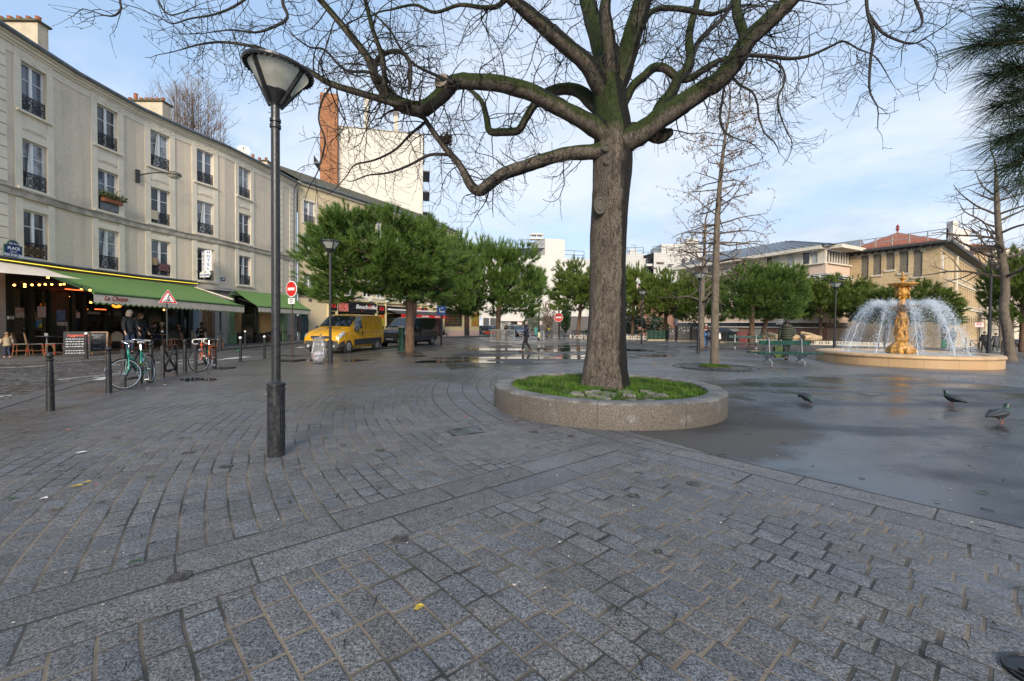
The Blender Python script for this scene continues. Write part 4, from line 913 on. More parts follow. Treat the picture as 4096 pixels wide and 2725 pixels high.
LIMBS={'L1':([(2440,560,44),(2394,517,40),(2303,465,33),(2217,419,32),(2130,373,32),(2016,339,31),(1901,327,30),(1815,330,29),(1771,376,31),(1730,410,30),(1690,436,30),(1616,425,28),(1547,373,24),(1501,310,18),(1478,241,15),(1403,143,14),(1346,75,12),(1271,-10,11),(1180,-90,9)],8.0,6.5),'L1b':([(1640,415,15),(1576,410,15),(1461,379,13),(1317,333,12),(1231,281,9),(1088,212,7),(1002,184,6),(887,169,4.5),(801,178,3.2),(720,200,2)],6.9,6.0),'L1c':([(1555,380,15),(1541,344,11),(1530,230,10),(1495,132,9),(1461,0,8),(1440,-80,7)],6.75,6.4),'L1d':([(1505,300,10),(1503,250,10),(1541,214,9),(1599,207,9),(1637,245,9),(1641,321,8),(1633,376,6)],6.8,6.6),'L2':([(2420,600,36),(2383,608,31),(2274,614,26),(2188,637,25),(2102,666,25),(2016,695,24),(1955,738,23),(1918,764,22),(1884,742,19),(1838,660,14),(1775,585,12),(1717,505,10),(1690,470,8),(1600,440,5)],8.0,7.4),'L3':([(2425,450,30),(2383,425,28),(2320,367,24),(2257,356,22),(2188,373,19),(2142,413,17),(2102,476,15),(2073,522,15),(2016,528,15),(1960,525,14),(1947,476,12),(1930,413,10),(1889,367,8),(1830,330,4)],8.2,9.2),'L4':([(2420,370,42),(2389,321,38),(2349,258,33),(2285,201,31),(2217,143,30),(2153,86,28),(2090,34,25),(2044,-5,22),(1960,-90,18)],8.0,7.0),'L5':([(2436,320,38),(2423,270,36),(2400,189,34),(2372,86,32),(2349,0,30),(2325,-110,26)],8.1,8.5),'L6':([(2448,300,34),(2442,230,30),(2428,115,26),(2420,30,22),(2440,-60,18)],7.9,7.3),'R5':([(2456,360,40),(2486,298,39),(2521,172,38),(2550,75,36),(2572,0,35),(2600,-110,30)],8.05,7.6),'R1':([(2460,600,50),(2504,566,47),(2572,528,43),(2647,471,42),(2733,413,40),(2819,356,37),(2869,327,36),(2932,258,37),(2989,166,35),(3058,98,33),(3121,40,31),(3167,-5,30),(3230,-90,26)],8.0,6.6),'R1a':([(2982,180,20),(2972,132,19),(2949,57,18),(2943,0,17),(2930,-80,15)],7.1,7.3),'R1b':([(2960,225,10),(2989,221,8),(3087,227,8),(3156,235,7),(3236,224,6),(3317,189,5),(3374,166,4),(3431,195,3.2),(3489,218,2.5)],7.0,6.2),'R6':([(2480,545,36),(2532,522,31),(2600,536,27),(2640,548,27),(2668,535,22),(2690,528,12)],8.2,7.9),'R2':([(2490,420,20),(2504,396,18),(2532,344,17),(2578,304,17),(2618,270,17),(2664,276,16),(2710,310,16),(2762,313,14),(2819,276,13),(2882,241,10),(2960,225,7)],8.1,8.6),'R3':([(2630,480,24),(2641,430,25),(2687,373,22),(2710,321,20),(2745,280,20),(2762,230,16),(2756,143,15),(2779,46,13),(2790,0,12),(2800,-80,10)],7.9,9.0),'R3b':([(2760,250,12),(2780,200,10),(2800,160,10),(2850,110,9),(2900,60,8),(2940,-20,7)],8.6,9.4),'R4':([(2560,110,14),(2572,100,12),(2590,63,11),(2630,36,10),(2704,34,10),(2779,46,10),(2848,57,8),(2900,40,7),(2990,20,5)],7.7,8.6),'R7':([(3466,-60,7),(3466,0,6),(3472,57,5.5),(3494,143,6),(3483,230,5),(3477,333,4),(3483,380,3)],5.9,5.7),'R8':([(3470,50,6),(3500,95,6),(3540,138,5),(3621,172,4),(3665,172,3.5),(3707,149,2.5)],5.9,5.4),'R9':([(3640,-60,6),(3665,10,5),(3688,72,4.5),(3680,110,4),(3640,130,2.5)],5.7,5.4),'R10':([(2920,300,6),(2960,340,5),(3010,370,4.5),(3030,420,4),(3035,470,4),(3050,515,3)],7.3,6.8),'R11':([(3060,235,4.5),(3120,260,4),(3140,320,3.5),(3110,400,4),(3125,470,3),(3150,535,2)],6.8,6.4),'L8':([(2060,-60,14),(2000,20,10),(1930,30,8),(1840,20,7),(1740,50,6),(1660,20,5),(1560,40,4)],7.2,6.6),'L9':([(1180,-70,8),(1130,0,7),(1150,70,6),(1090,110,5),(1020,130,4),(930,120,3),(840,130,2)],6.2,5.8),'L10':([(1040,-80,6),(1000,-20,5),(930,30,4.5),(850,60,4),(760,75,3),(690,95,2.4),(640,70,2)],5.9,5.5),'L11':([(1330,340,5),(1290,400,4),(1275,480,3.5),(1300,560,4),(1285,640,3),(1270,690,2)],6.6,6.4),'L12':([(1810,330,8),(1740,300,6),(1660,260,5),(1600,190,4.5),(1560,120,4),(1500,60,3)],7.2,6.9),'L13':([(1700,490,6),(1640,540,5),(1580,600,4.5),(1500,640,4),(1420,660,3),(1390,700,2)],7.5,7.2),'L14':([(1800,620,7),(1720,620,6),(1640,660,5),(1560,690,4),(1480,700,3)],7.6,7.3),'L15':([(490,-60,5),(480,0,4.5),(484,35,4),(460,62,3.4),(420,62,2.6),(360,42,2)],5.6,5.5),'L16':([(1560,330,7),(1480,290,6),(1380,280,5),(1300,200,4),(1240,190,3),(1180,150,2)],6.8,6.4),'L17':([(620,-60,4),(640,20,3.5),(680,60,3),(730,50,2)],5.6,5.4),'R12':([(2900,300,5),(2890,400,4.5),(2880,470,5),(2900,530,4),(2960,560,2.5)],7.4,7.0),}
limb={};lp={}
for k,(pts,Y0,Y1)in LIMBS.items():
 n=len(pts);P=smooth_path([AT(u,v,Y0+(Y1-Y0)*i/(n-1))for i,(u,v,r)in enumerate(pts)],4);RR=lerp_list([r/F*(Y0+(Y1-Y0)*i/(n-1))for i,(_,_,r)in enumerate(pts)],4)
 lp[k]=(P,RR)
big=[k for k in LIMBS if max(r for _,_,r in LIMBS[k][0])>13]
for k in big:
 m=MB();P,RR=lp[k];rough_tube(m,P,RR,14,.06,rr);m.build('limb',BARK,CH,True)
m=MB()
c=AT(1782,346,7.35);q=Vector((-.35,-1,.15)).normalized();m.tube([c+q*-.12,c+q*.10,c+q*.15],[.14,.15,.10],12);m.build('sawn_stub',BARK,CH,True)
m=MB();m.lathe([(.0001,0),(.095,0.001)],12,c+q*.152,q,cap=False);m.lathe([(.12,0),(.12,.02),(.09,.02)],12,c+q*.142,q,cap=False);m.build('sawn_face',mat('sawn_wood',(.26,.22,.17),.9,var=.3,scale=30),CH)
tw=MB();tips=0
def shoot(p,d,L,r0,depth,rg):
 seg=max(3,int(L/.085));st=L/seg;P=[p.copy()];Rd=[r0];d=d.normalized();curl=Vector((rg.gauss(0,1),rg.gauss(0,1),rg.gauss(0,.6)))*.15
 kid=[]
 for i in range(seg):
  t=i/seg
  if rg.random()<.25:curl=Vector((rg.gauss(0,1),rg.gauss(0,1),rg.gauss(0,.6)))*.21
  g=-.07 if t<.62 else.16
  d=(d+curl+Vector((rg.gauss(0,.09),rg.gauss(0,.09),g+rg.gauss(0,.09)))).normalized()
  p=p+d*st;P.append(p.copy());Rd.append(r0*(1-.62*t))
  if depth>0 and i>0 and rg.random()<(.52 if depth>1 else.40):
   s=d.cross(Vector((rg.gauss(0,1),rg.gauss(0,1),rg.gauss(0,1)))).normalized();kid.append((p.copy(),(d*.55+s+Vector((0,0,-.1))),Rd[-1]))
 tw.tube(P,Rd,4 if depth>1 else 3,cap=False)
 if depth<2:tw.tube([P[-1],P[-1]+d*.018,P[-1]+d*.036],[Rd[-1],Rd[-1]*1.9+.0012,.0008],3,cap=False)
 for q,dd,r in kid:shoot(q,dd,L*rg.uniform(.28,.58),max(.0033,r*.64),depth-1,rg)
rg=random.Random(21)
dens={'L1':44,'L1b':46,'L1c':20,'L1d':14,'L2':40,'L3':26,'L4':22,'L5':6,'L6':6,'R5':8,'R1':34,'R1a':10,'R1b':24,'R2':18,'R3':26,'R3b':18,'R4':18,'R6':3,'R7':13,'R8':12,'R9':4,'R10':18,'R11':18,'L8':24,'L9':14,'L10':13,'L11':14,'L12':16,'L13':16,'L14':14,'L15':3,'L16':16,'L17':3,'R12':12}
for k,cnt in dens.items():
 P,RR=lp[k]
 if k not in big:tw.tube(P,RR,6,cap=True)
 n=len(P);t0={'L1':.22,'L2':.10,'R1':.30,'L3':.2,'L4':.25,'L5':.3,'R5':.3}.get(k,.12)
 for j in range(int(cnt*1.0)):
  i=min(n-2,int((t0+(1-t0)*(j+rg.random())/int(cnt*1.0))*(n-1)));d=(P[i+1]-P[i]).normalized()
  s=d.cross(Vector((rg.gauss(0,1),rg.gauss(0,.7),rg.gauss(0,1)))).normalized();up=rg.uniform(-.75,.45)
  thin=RR[i]<.03;L=rg.uniform(.45,1.15)*(1.0 if not thin else.74)
  shoot(P[i]+s*RR[i]*.6,s+d*rg.uniform(-.1,.7)+Vector((0,0,up)),L,min(.011,max(.0045,RR[i]*.28)),2,rg)
 if k not in('R6','L5','R5','L1d'):shoot(P[-1],P[-1]-P[-2],.5,RR[-1],2,rg)
tag(tw.build('twigs',TWIG,CH),kind='stuff')
print('twig faces',len(tw.f))
m=MB();c=AT(1785,558,7.55)
for i in range(110):
 a=rg.uniform(0,2*PI);e=rg.uniform(-1,1);q=c+Vector((math.cos(a)*.085,math.sin(a)*.085,e*.07));d=Vector((-math.sin(a),math.cos(a),rg.gauss(0,.5)))*.07;m.tube([q-d,q+d],.004,3,cap=False)
m.sphere(c,.075,8,6);tag(m.build('bird_nest',mat('nest',(.07,.05,.035),.95,var=.4,scale=40)),'small round twig nest in the lower left limb of the chestnut','nest')
PC=Vector((1.75,7.95,0));PR=2.07;PH=.375
def granite_material():
 n=NT('planter_granite');o=n.pos();g1=n.noise(o,70,3,.7);g2=n.noise(o,160,2,.6);s=n.ss(n.M('ADD',n.M('MULTIPLY',g1,.6),n.M('MULTIPLY',g2,.4)),.36,.66)
 c=n.mix(s,(.06,.057,.054,1),(.33,.315,.29,1));z=n.sep(o)[2]
 st=n.M('MULTIPLY',n.ss(n.M('ADD',n.noise(o,4,5),n.ss(z,.372,.33,0,.2)),.44,.64),.8);c=n.mix(st,c,n.mix(1,c,(.50,.42,.34,1),'MULTIPLY'))
 dx=n.M('SUBTRACT',n.sep(o)[0],PC.x);dy=n.M('SUBTRACT',n.sep(o)[1],PC.y);a=n.M('FRACT',n.M('ADD',n.M('MULTIPLY',n.M('ARCTAN2',dy,dx),10/(2*PI)),.42))
 j=n.M('LESS_THAN',n.M('ABSOLUTE',n.M('SUBTRACT',a,.5)),.0042);c=n.mix(n.M('MULTIPLY',j,.8),c,(.03,.027,.022,1))
 return n.out(c,.62,0,n.bump(s,.35,.006),.4)
GRAN=granite_material()
pl=empty('round_planter',PC,'low round granite planter wall around the big chestnut','planter')
m=MB();prof=[(PR,0),(PR,PH-.03),(PR-.01,PH-.01),(PR-.03,PH),(PR-.30,PH),(PR-.315,PH-.015),(PR-.32,.2)]
m.lathe(prof,96,(PC.x,PC.y,0),cap=False);m.build('rim',GRAN,pl,True)
m=MB();m.lathe([(.001,.315),(PR-.31,.30)],48,(PC.x,PC.y,0),cap=False);m.build('soil',mat('planter_soil',(.045,.034,.02),.95,var=.4,scale=12,bump=.4,bscale=50),pl)
m=MB();rg=random.Random(3)
for i in range(38):
 x=rg.uniform(-.75,.75);y=rg.uniform(-1.5,-.62);m.box((PC.x+x,PC.y+y,.325+rg.uniform(-.008,.012)),(.15,.10,.05),rz=rg.gauss(0,.12))
tag(m.build('edging_setts',mat('old_setts',(.15,.14,.12),.8,var=.3,scale=7,bump=.2),pl,bevel=.01),kind='stuff')
def grass_patch(name,c,R,z,cnt,h0,h1,seed,label,skip=None):
 rg=np.random.RandomState(seed);ang=rg.uniform(0,2*PI,cnt);r=R*np.sqrt(rg.uniform(0,1,cnt));x=r*np.cos(ang);y=r*np.sin(ang)
 dn=np.sin(x*4.1+1)*np.sin(y*5.3+.4)+.6*np.sin(x*9+y*7)+.4*np.sin(x*17-y*13)
 keep=rg.uniform(-1.2,1.4,cnt)<dn+.9
 if skip:keep&=~((np.abs(x)<.8)&(y>-1.5)&(y<-.6)&(rg.uniform(0,1,cnt)<.62+.2*np.sin(x*8)))
 x=x[keep];y=y[keep];n=len(x);h=rg.uniform(h0,h1,n)*(.75+.35*np.clip(dn[keep],-1,1));a=rg.uniform(0,2*PI,n);w_=rg.uniform(.0025,.005,n);ln=rg.uniform(.1,.8,n)*h
 bx=np.cos(a)*w_;by=np.sin(a)*w_;lx=-np.sin(a)*ln;ly=np.cos(a)*ln;V=np.zeros((n*5,3))
 V[0::5]=np.c_[x-bx,y-by,np.zeros(n)];V[1::5]=np.c_[x+bx,y+by,np.zeros(n)];V[2::5]=np.c_[x+bx*.8+lx*.35,y+by*.8+ly*.35,h*.6];V[3::5]=np.c_[x-bx*.8+lx*.35,y-by*.8+ly*.35,h*.6];V[4::5]=np.c_[x+lx,y+ly,h]
 V+=np.array([c[0],c[1],z]);idx=np.arange(n)*5;me=bpy.data.meshes.new(name)
 fs=np.concatenate([np.c_[idx,idx+1,idx+2,idx+3].reshape(-1),np.c_[idx+3,idx+2,idx+4].reshape(-1)])
 me.vertices.add(n*5);me.vertices.foreach_set('co',V.reshape(-1));me.loops.add(n*7);me.loops.foreach_set('vertex_index',fs.astype(np.int32));me.polygons.add(n*2)
 me.polygons.foreach_set('loop_start',np.concatenate([np.arange(n)*4,n*4+np.arange(n)*3]).astype(np.int32));me.update();me.validate()
 me.materials.append(GRASS);o=bpy.data.objects.new(name,me);COL.objects.link(o);ROOTM[o.name]=Matrix.Identity(4);return tag(o,label,'grass',kind='stuff')
def leaf_material(name,c1,c2,scale=3.0,rough=.5,trans=.25):
 n=NT(name);o=n.pos();f=n.ss(n.noise(o,scale,4,.6),.35,.65);g=n.n('ShaderNodeNewGeometry').outputs['Random Per Island']
 c=n.mix(f,(*c1,1),(*c2,1));l=n.mf(g,.65,1.35);c=n.mix(1,c,n.comb(l,l,l),'MULTIPLY')
 return n.out(c,rough,0,None,.35)
GRASS=leaf_material('grass_blades',(.030,.070,.006),(.085,.165,.014),2.2,.5)
grass_patch('grass',PC,PR-.33,.305,46000,.045,.105,4,'short bright green grass inside the round planter',True)
def needle_mesh(name,seed,RX,RZ,tufts,L,W,per,thick=1.0):
 rg=np.random.RandomState(seed);NC=115;cl=[]
 while len(cl)<NC:
  a=rg.uniform(0,2*PI);u=rg.uniform(-.7,1);s=math.sqrt(max(0,1-abs(u)**2.4));k=1+.09*math.sin(3*a+seed)+.07*math.sin(5*a+2*seed)+rg.uniform(-.08,.06)
  k*=1 if rg.uniform()<.70 else rg.uniform(.2,.85)
  cl.append((np.array([s*math.cos(a)*k*.86,s*math.sin(a)*k*.86,u*k*.86]),rg.uniform(.15,.27)))
 C=[]
 for i in range(tufts):
  c,r=cl[rg.randint(NC)];d=rg.normal(0,1,3);d/=np.linalg.norm(d);d[2]=d[2]if d[2]>-.3 else d[2]*.5
  p=c+d*r*rg.uniform(.35,1.0)**.6;dd=d*.7+p*.8;dd/=np.linalg.norm(dd)+1e-6;C.append((p*np.array([RX,RX,RZ]),dd))
 n=len(C)*per;ctr=np.repeat(np.array([c for c,_ in C]),per,0);dr=np.repeat(np.array([d for _,d in C]),per,0)
 dr=dr*np.array([1,1,.7])+np.array([0,0,.55]);dr/=np.linalg.norm(dr,axis=1)[:,None]
 rnd=rg.normal(0,1,(n,3));nd=dr+rnd*.40;nd/=np.linalg.norm(nd,axis=1)[:,None]
 al=np.repeat(rg.uniform(0,1,len(C)),per);st=ctr+dr*rg.uniform(-.5,.5,(n,1))*L;ln=L*rg.uniform(.7,1.15,(n,1))
 sd=np.cross(nd,rg.normal(0,1,(n,3)));sd/=np.linalg.norm(sd,axis=1)[:,None];hw=W*rg.uniform(.7,1.2,(n,1))
 V=np.zeros((n*3,3));V[0::3]=st-sd*hw;V[1::3]=st+sd*hw;V[2::3]=st+nd*ln
 me=bpy.data.meshes.new(name);me.vertices.add(n*3);me.vertices.foreach_set('co',V.reshape(-1));me.loops.add(n*3);me.loops.foreach_set('vertex_index',np.arange(n*3,dtype=np.int32));me.polygons.add(n);me.polygons.foreach_set('loop_start',np.arange(n,dtype=np.int32)*3)
 at=me.attributes.new('tuft','FLOAT','POINT');at.data.foreach_set('value',np.repeat(al,3).astype(np.float32));me.update();me.validate();return me
def pine_material(name,c1,c2,c3):
 n=NT(name);at=n.n('ShaderNodeAttribute',{'attribute_name':'tuft'}).outputs['Fac'];o=n.obj();f=n.ss(n.noise(o,.8,3),.35,.65)
 c=n.mix(at,(*c1,1),(*c2,1));c=n.mix(n.M('MULTIPLY',f,.5),c,(*c3,1));return n.out(c,.5,0,None,.3)
PINEM=pine_material('pine_needles',(.036,.078,.015),(.108,.172,.030),(.074,.140,.025))
PINEM2=pine_material('pine_needles_yellowish',(.046,.082,.013),(.128,.175,.028),(.095,.138,.019))
PBARK=bark_material('pine_bark',(.085,.05,.032),(.20,.125,.085),1.8)
PM=[needle_mesh('pine_crown',s,4.2,2.75,t,.33,.017,p)for s,t,p in((1,4200,40),(2,3000,34),(3,3000,34))]
PMm=[needle_mesh('pine_crown',s,4.2,2.9,t,.38,.028,p)for s,t,p in((4,2300,26),(5,2300,26),(6,2300,26))]
for me in PM:me.materials.append(PINEM)
for me in PMm:me.materials.append(PINEM2)
BND={}
def pine(u,Y,uc,u0,u1,v0,v1,mi,label,lean=0,vb=None,small=False,rz=0,hrat=1.0):
 bx=(u-2048)/F*Y;g_=gz(bx,Y);root=empty('pine_tree',(bx,Y,g_),label,'tree','umbrella pines round the square')
 ccx=((u0+u1)/2-2048)/F*Y;R=(u1-u0)/2/F*Y;zt=AT(uc,v0,Y).z;zb=AT(uc,v1,Y).z;me=(PMm if small else PM)[mi]
 if me.name not in BND:co=np.zeros(len(me.vertices)*3);me.vertices.foreach_get('co',co);co=co.reshape(-1,3);BND[me.name]=(np.percentile(co[:,2],.3),np.percentile(co[:,2],99.7),np.percentile(np.hypot(co[:,0],co[:,1]),98.5))
 q0,q1,qr=BND[me.name];kz=(zt-zb)*(1.06 if small else.95)/(q1-q0);k=R/qr*(1.14 if small else 1)
 o=bpy.data.objects.new('crown',me);COL.objects.link(o);o.parent=root;o.location=(ccx-bx,0,zb-g_-q0*kz);o.scale=(k,k,kz);o.rotation_euler=(0,0,rz)
 m=MB();tw_=33/F*21.4/2 if not small else.21;hh=zb-g_+(zt-zb)*.35;top=Vector((ccx*.6+bx*.4,Y,g_+hh+(zt-zb)*.25))
 P=smooth_path([Vector((bx,Y,g_-.05)),Vector((bx+lean*.3,Y,g_+hh*.35)),Vector((bx+lean*.7,Y,g_+hh*.7)),Vector((bx+lean,Y,g_+hh)),top],4)
 RR=lerp_list([tw_*1.25,tw_,tw_*.92,tw_*.8,tw_*.4],4);m.tube(P,RR,10);rg=random.Random(mi*7+int(u))
 for i in range(13):
  a=rg.uniform(0,2*PI);p0=P[rg.randint(9,len(P)-2)];q=Vector((ccx+math.cos(a)*R*.75,Y+math.sin(a)*R*.75,(zb+(zt-zb)*rg.uniform(.12,.6))));mid=p0.lerp(q,.5)+Vector((0,0,-.15));m.tube(smooth_path([p0,mid,q],4),lerp_list([tw_*.38,tw_*.25,.02],4),5)
 m.build('trunk',PBARK,root,True);return root
pine(1639,21.4,1520,1180,1850,830,1208,0,'large umbrella pine right of the black van with crown over both vans',rz=.4)
pine(1993,38,2000,1750,2205,945,1262,1,'umbrella pine behind the grey crowd barrier and walking man',rz=1.0)
pine(1655,31,1790,1670,1920,900,1235,2,'umbrella pine crown filling the gap between the two big pines on the left',rz=2.0)
pine(2310,52,2360,2205,2500,1058,1246,0,'umbrella pine just left of the big chestnut trunk with a low side branch',lean=.5,small=True)
pine(2530,54,2540,2450,2600,1070,1262,1,'umbrella pine peeking out right of the chestnut trunk',small=True,rz=2)
pine(2662,50,2665,2560,2775,1090,1262,2,'umbrella pine between the far lamp post and the green lamp by the ginkgo',small=True,rz=1)
pine(2800,46,2805,2700,2900,1105,1285,1,'umbrella pine behind the tall ginkgo trunk',small=True,rz=3)
pine(3007,36.6,3040,2868,3222,1040,1275,1,'broad umbrella pine behind the two green benches',rz=.7)
pine(3046,43,3100,2990,3200,1070,1280,0,'leaning umbrella pine behind the broad pine at the benches',lean=.9,small=True,rz=4)
pine(3282,49,3320,3190,3440,1112,1285,2,'umbrella pine left of the fountain behind the lamp with a pigeon',small=True,rz=5)
pine(3258,54,3250,3160,3330,1130,1290,1,'thin trunked umbrella pine hidden behind the pine left of the fountain',small=True,rz=2)
pine(3545,43,3600,3445,3775,1145,1300,0,'umbrella pine directly behind the golden fountain',small=True,rz=1)
pine(3772,47,3772,3730,3824,1222,1274,1,'low umbrella pine at the right of the fountain spray',small=True,rz=4)
pine(4090,40,4070,3985,4260,990,1290,2,'dark tall pine behind the leaning bare tree at the right',small=True,rz=3)
m=MB();rg=random.Random(9);nd=MB()
root=empty('pine_tree',(5.6,2.6,0),'close dark pine whose long needled branches hang into the top right corner','tree')
Yp=2.3
def needle_spray(u0,v0,u1,v1,Y,L,cnt):
 a=AT(u0,v0,Y);b_=AT(u1,v1,Y-.1);ax=(b_-a);m.tube([a,a.lerp(b_,.5)+Vector((0,0,-.01)),b_],[.012,.008,.004],5)
 for i in range(cnt):
  t=rg.random()**.8;p=a.lerp(b_,t);d=(ax.normalized()*rg.uniform(.7,1.3)+Vector((rg.gauss(0,.42),rg.gauss(0,.42),rg.gauss(0,.42)))).normalized();l=L*rg.uniform(.7,1.1)
  q=p+d*l*.5+Vector((0,0,-.01));r=p+d*l+Vector((0,0,-.035*l/.2));s=d.cross(Vector((rg.gauss(0,1),rg.gauss(0,1),rg.gauss(0,1)))).normalized()*.0011
  nd.add([p-s,p+s,q+s,q-s,r],[(0,1,2,3),(3,2,4)])
for q in((4330,40,3990,30,420),(4330,140,3900,180,700),(4330,240,3960,300,620),(4330,330,3990,420,620),(4330,420,4010,560,560),(4330,520,4040,660,420),(4330,620,4080,730,380),(4250,100,4010,120,420),(4250,300,4040,260,420),(4300,480,4080,470,420),(4290,180,4050,60,380),(4250,560,4090,600,300),(4330,380,4070,360,400)):
 needle_spray(*q[:4],Yp+rg.uniform(-.15,.25),.25,q[4])
m.tube(smooth_path([(5.6,2.6,0),(5.52,2.62,1.5),(5.6,2.55,3.2),(5.45,2.6,5.2),(5.5,2.6,7.0)],4),lerp_list([.17,.14,.12,.09,.04],4),10)
ends=[AT(4330,v,Yp)for v in(40,140,240,330,420,520,620,300,480,180,560)]
for k,z0 in enumerate((2.6,3.0,3.5,4.1)):
 es=ends[k::4];mid=sum(es,Vector())/len(es);st_=Vector((5.55,2.6,z0));q=st_.lerp(mid,.55)+Vector((rg.uniform(-.1,.1),rg.uniform(-.25,.35),.22-.1*k));m.tube(smooth_path([st_,q],4),[.06,.055,.05,.045,.04],6)
 for e in es:m.tube(smooth_path([q,q.lerp(e,.5)+Vector((0,rg.uniform(-.08,.08),-.06)),e],4),lerp_list([.035,.022,.014],4),5)
 for j in range(7):
  p=st_.lerp(q,rg.uniform(.15,1));e=p+Vector((rg.uniform(-.5,.6),rg.uniform(-.7,.7),rg.uniform(-.35,.3)));m.tube([p,e],[.018,.007],5);d0=(e-p).normalized()
  for i in range(170):
   c=p.lerp(e,rg.uniform(.25,1));d=(d0+Vector((rg.gauss(0,.5),rg.gauss(0,.5),rg.gauss(0,.5)))).normalized();l=rg.uniform(.16,.26);s_=d.orthogonal().normalized()*.0014;nd.add([c-s_,c+s_,c+d*l*.5+s_,c+d*l*.5-s_,c+d*l+Vector((0,0,-.03))],[(0,1,2,3),(3,2,4)])
m.build('trunk',PBARK,root,True);nd.build('needles',pine_material('dark_pine_needles',(.012,.026,.008),(.022,.04,.011),(.016,.034,.009)),root)
GBARK=bark_material('ginkgo_bark',(.10,.08,.06),(.21,.17,.13),2.6,0,False,.7)
BTW=mat('bare_twig',(.085,.066,.05),.85,var=.25,scale=4)
def bare_tree(name,trunk,Y,label,cat,nb,Lb,seed,t0=.3,droop=-.1,knobs=0,group=None,r2=.45,twm=BTW,depth=2,upb=.35,dense_=.5,spur=True):
 rg=random.Random(seed);P0=[AT(u,v,Y)for u,v,_ in trunk];root=empty(name,(P0[0].x,P0[0].y,max(-2,P0[0].z)),label,cat,group)
 P=smooth_path(P0,4);RR=lerp_list([w_/2/F*Y for _,_,w_ in trunk],4);m=MB();m.tube(P,RR,10);m.build('trunk',GBARK,root,True);t=MB();kn=MB()
 def br(p,d,L,r,dep):
  seg=max(4,int(L/.22));P_=[p.copy()];R1=[r];d=d.normalized();kid=[]
  for i in range(seg):
   d=(d+Vector((rg.gauss(0,.13),rg.gauss(0,.13),rg.gauss(0,.12)+(droop if i/seg>.3 else.02)))).normalized();p=p+d*L/seg;P_.append(p.copy());R1.append(max(.0035,r*(1-.8*i/seg)))
   if dep>0 and i>0 and rg.random()<dense_:s=d.cross(Vector((rg.gauss(0,1),rg.gauss(0,1),rg.gauss(0,1)))).normalized();kid.append((p.copy(),d*.7+s,R1[-1]))
   if spur and rg.random()<.8:s=d.cross(Vector((rg.gauss(0,1),rg.gauss(0,1),rg.gauss(0,1)))).normalized()*rg.uniform(.04,.09);t.tube([p,p+s],[.006,.004],3,cap=False)
   if knobs and rg.random()<knobs:kn.sphere(p+Vector((rg.gauss(0,.03),rg.gauss(0,.03),-.03)),.022,5,4)
  t.tube(P_,R1,4,cap=False)
  for q,dd,r_ in kid:br(q,dd,L*rg.uniform(.25,.55),max(.004,r_*.6),dep-1)
 n=len(P)
 for j in range(nb):
  i=min(n-2,int((t0+(1-t0)*(j+rg.random())/nb)*(n-1)));a=j*2.4+rg.uniform(-.5,.5);k=1-.6*(i/n-t0)/(1-t0)
  br(P[i],Vector((math.cos(a),math.sin(a)*.8,upb+rg.gauss(0,.2))),Lb*k*rg.uniform(.7,1.15),max(.008,RR[i]*r2),depth)
 br(P[-1],P[-1]-P[-2],Lb*.5,RR[-1],depth)
 tag(t.build('twigs',twm,root),kind='stuff')
 if kn.f:tag(kn.build('fruit',mat('ginkgo_fruit',(.30,.17,.06),.6,var=.3),root),kind='stuff')
 return root
bare_tree('ginkgo_tree',[(2858,1472,44),(2858,1440,33),(2860,1250,29),(2864,1050,26),(2868,900,22),(2878,760,18),(2890,630,14),(2902,540,10),(2918,450,7),(2922,350,3)],15.9,'slim bare ginkgo with hanging fruit in the round iron grate','tree',74,1.75,4,t0=.34,droop=-.085,knobs=.3,dense_=.72,upb=.10,r2=.28)
bare_tree('bare_tree',[(2805,1400,24),(2806,1250,22),(2812,1100,16),(2818,1000,11),(2822,880,7)],27.5,'pale leafless tree standing behind the lamp post by the woman','tree',28,3.0,8,t0=.32,droop=-.05,dense_=.45,spur=False)
bare_tree('bare_tree',[(4042,1446,46),(4040,1420,34),(4030,1330,31),(4015,1240,29),(4022,1160,26),(4012,1060,24),(3998,960,21),(3990,860,18),(3986,760,15),(3984,700,9),(3978,640,5)],20.7,'leaning bare tree beside the right end of the fountain','tree',30,3.4,5,t0=.42,droop=-.02,dense_=.55,spur=False)
POP=mat('poplar_twig',(.17,.12,.085),.9,var=.2)
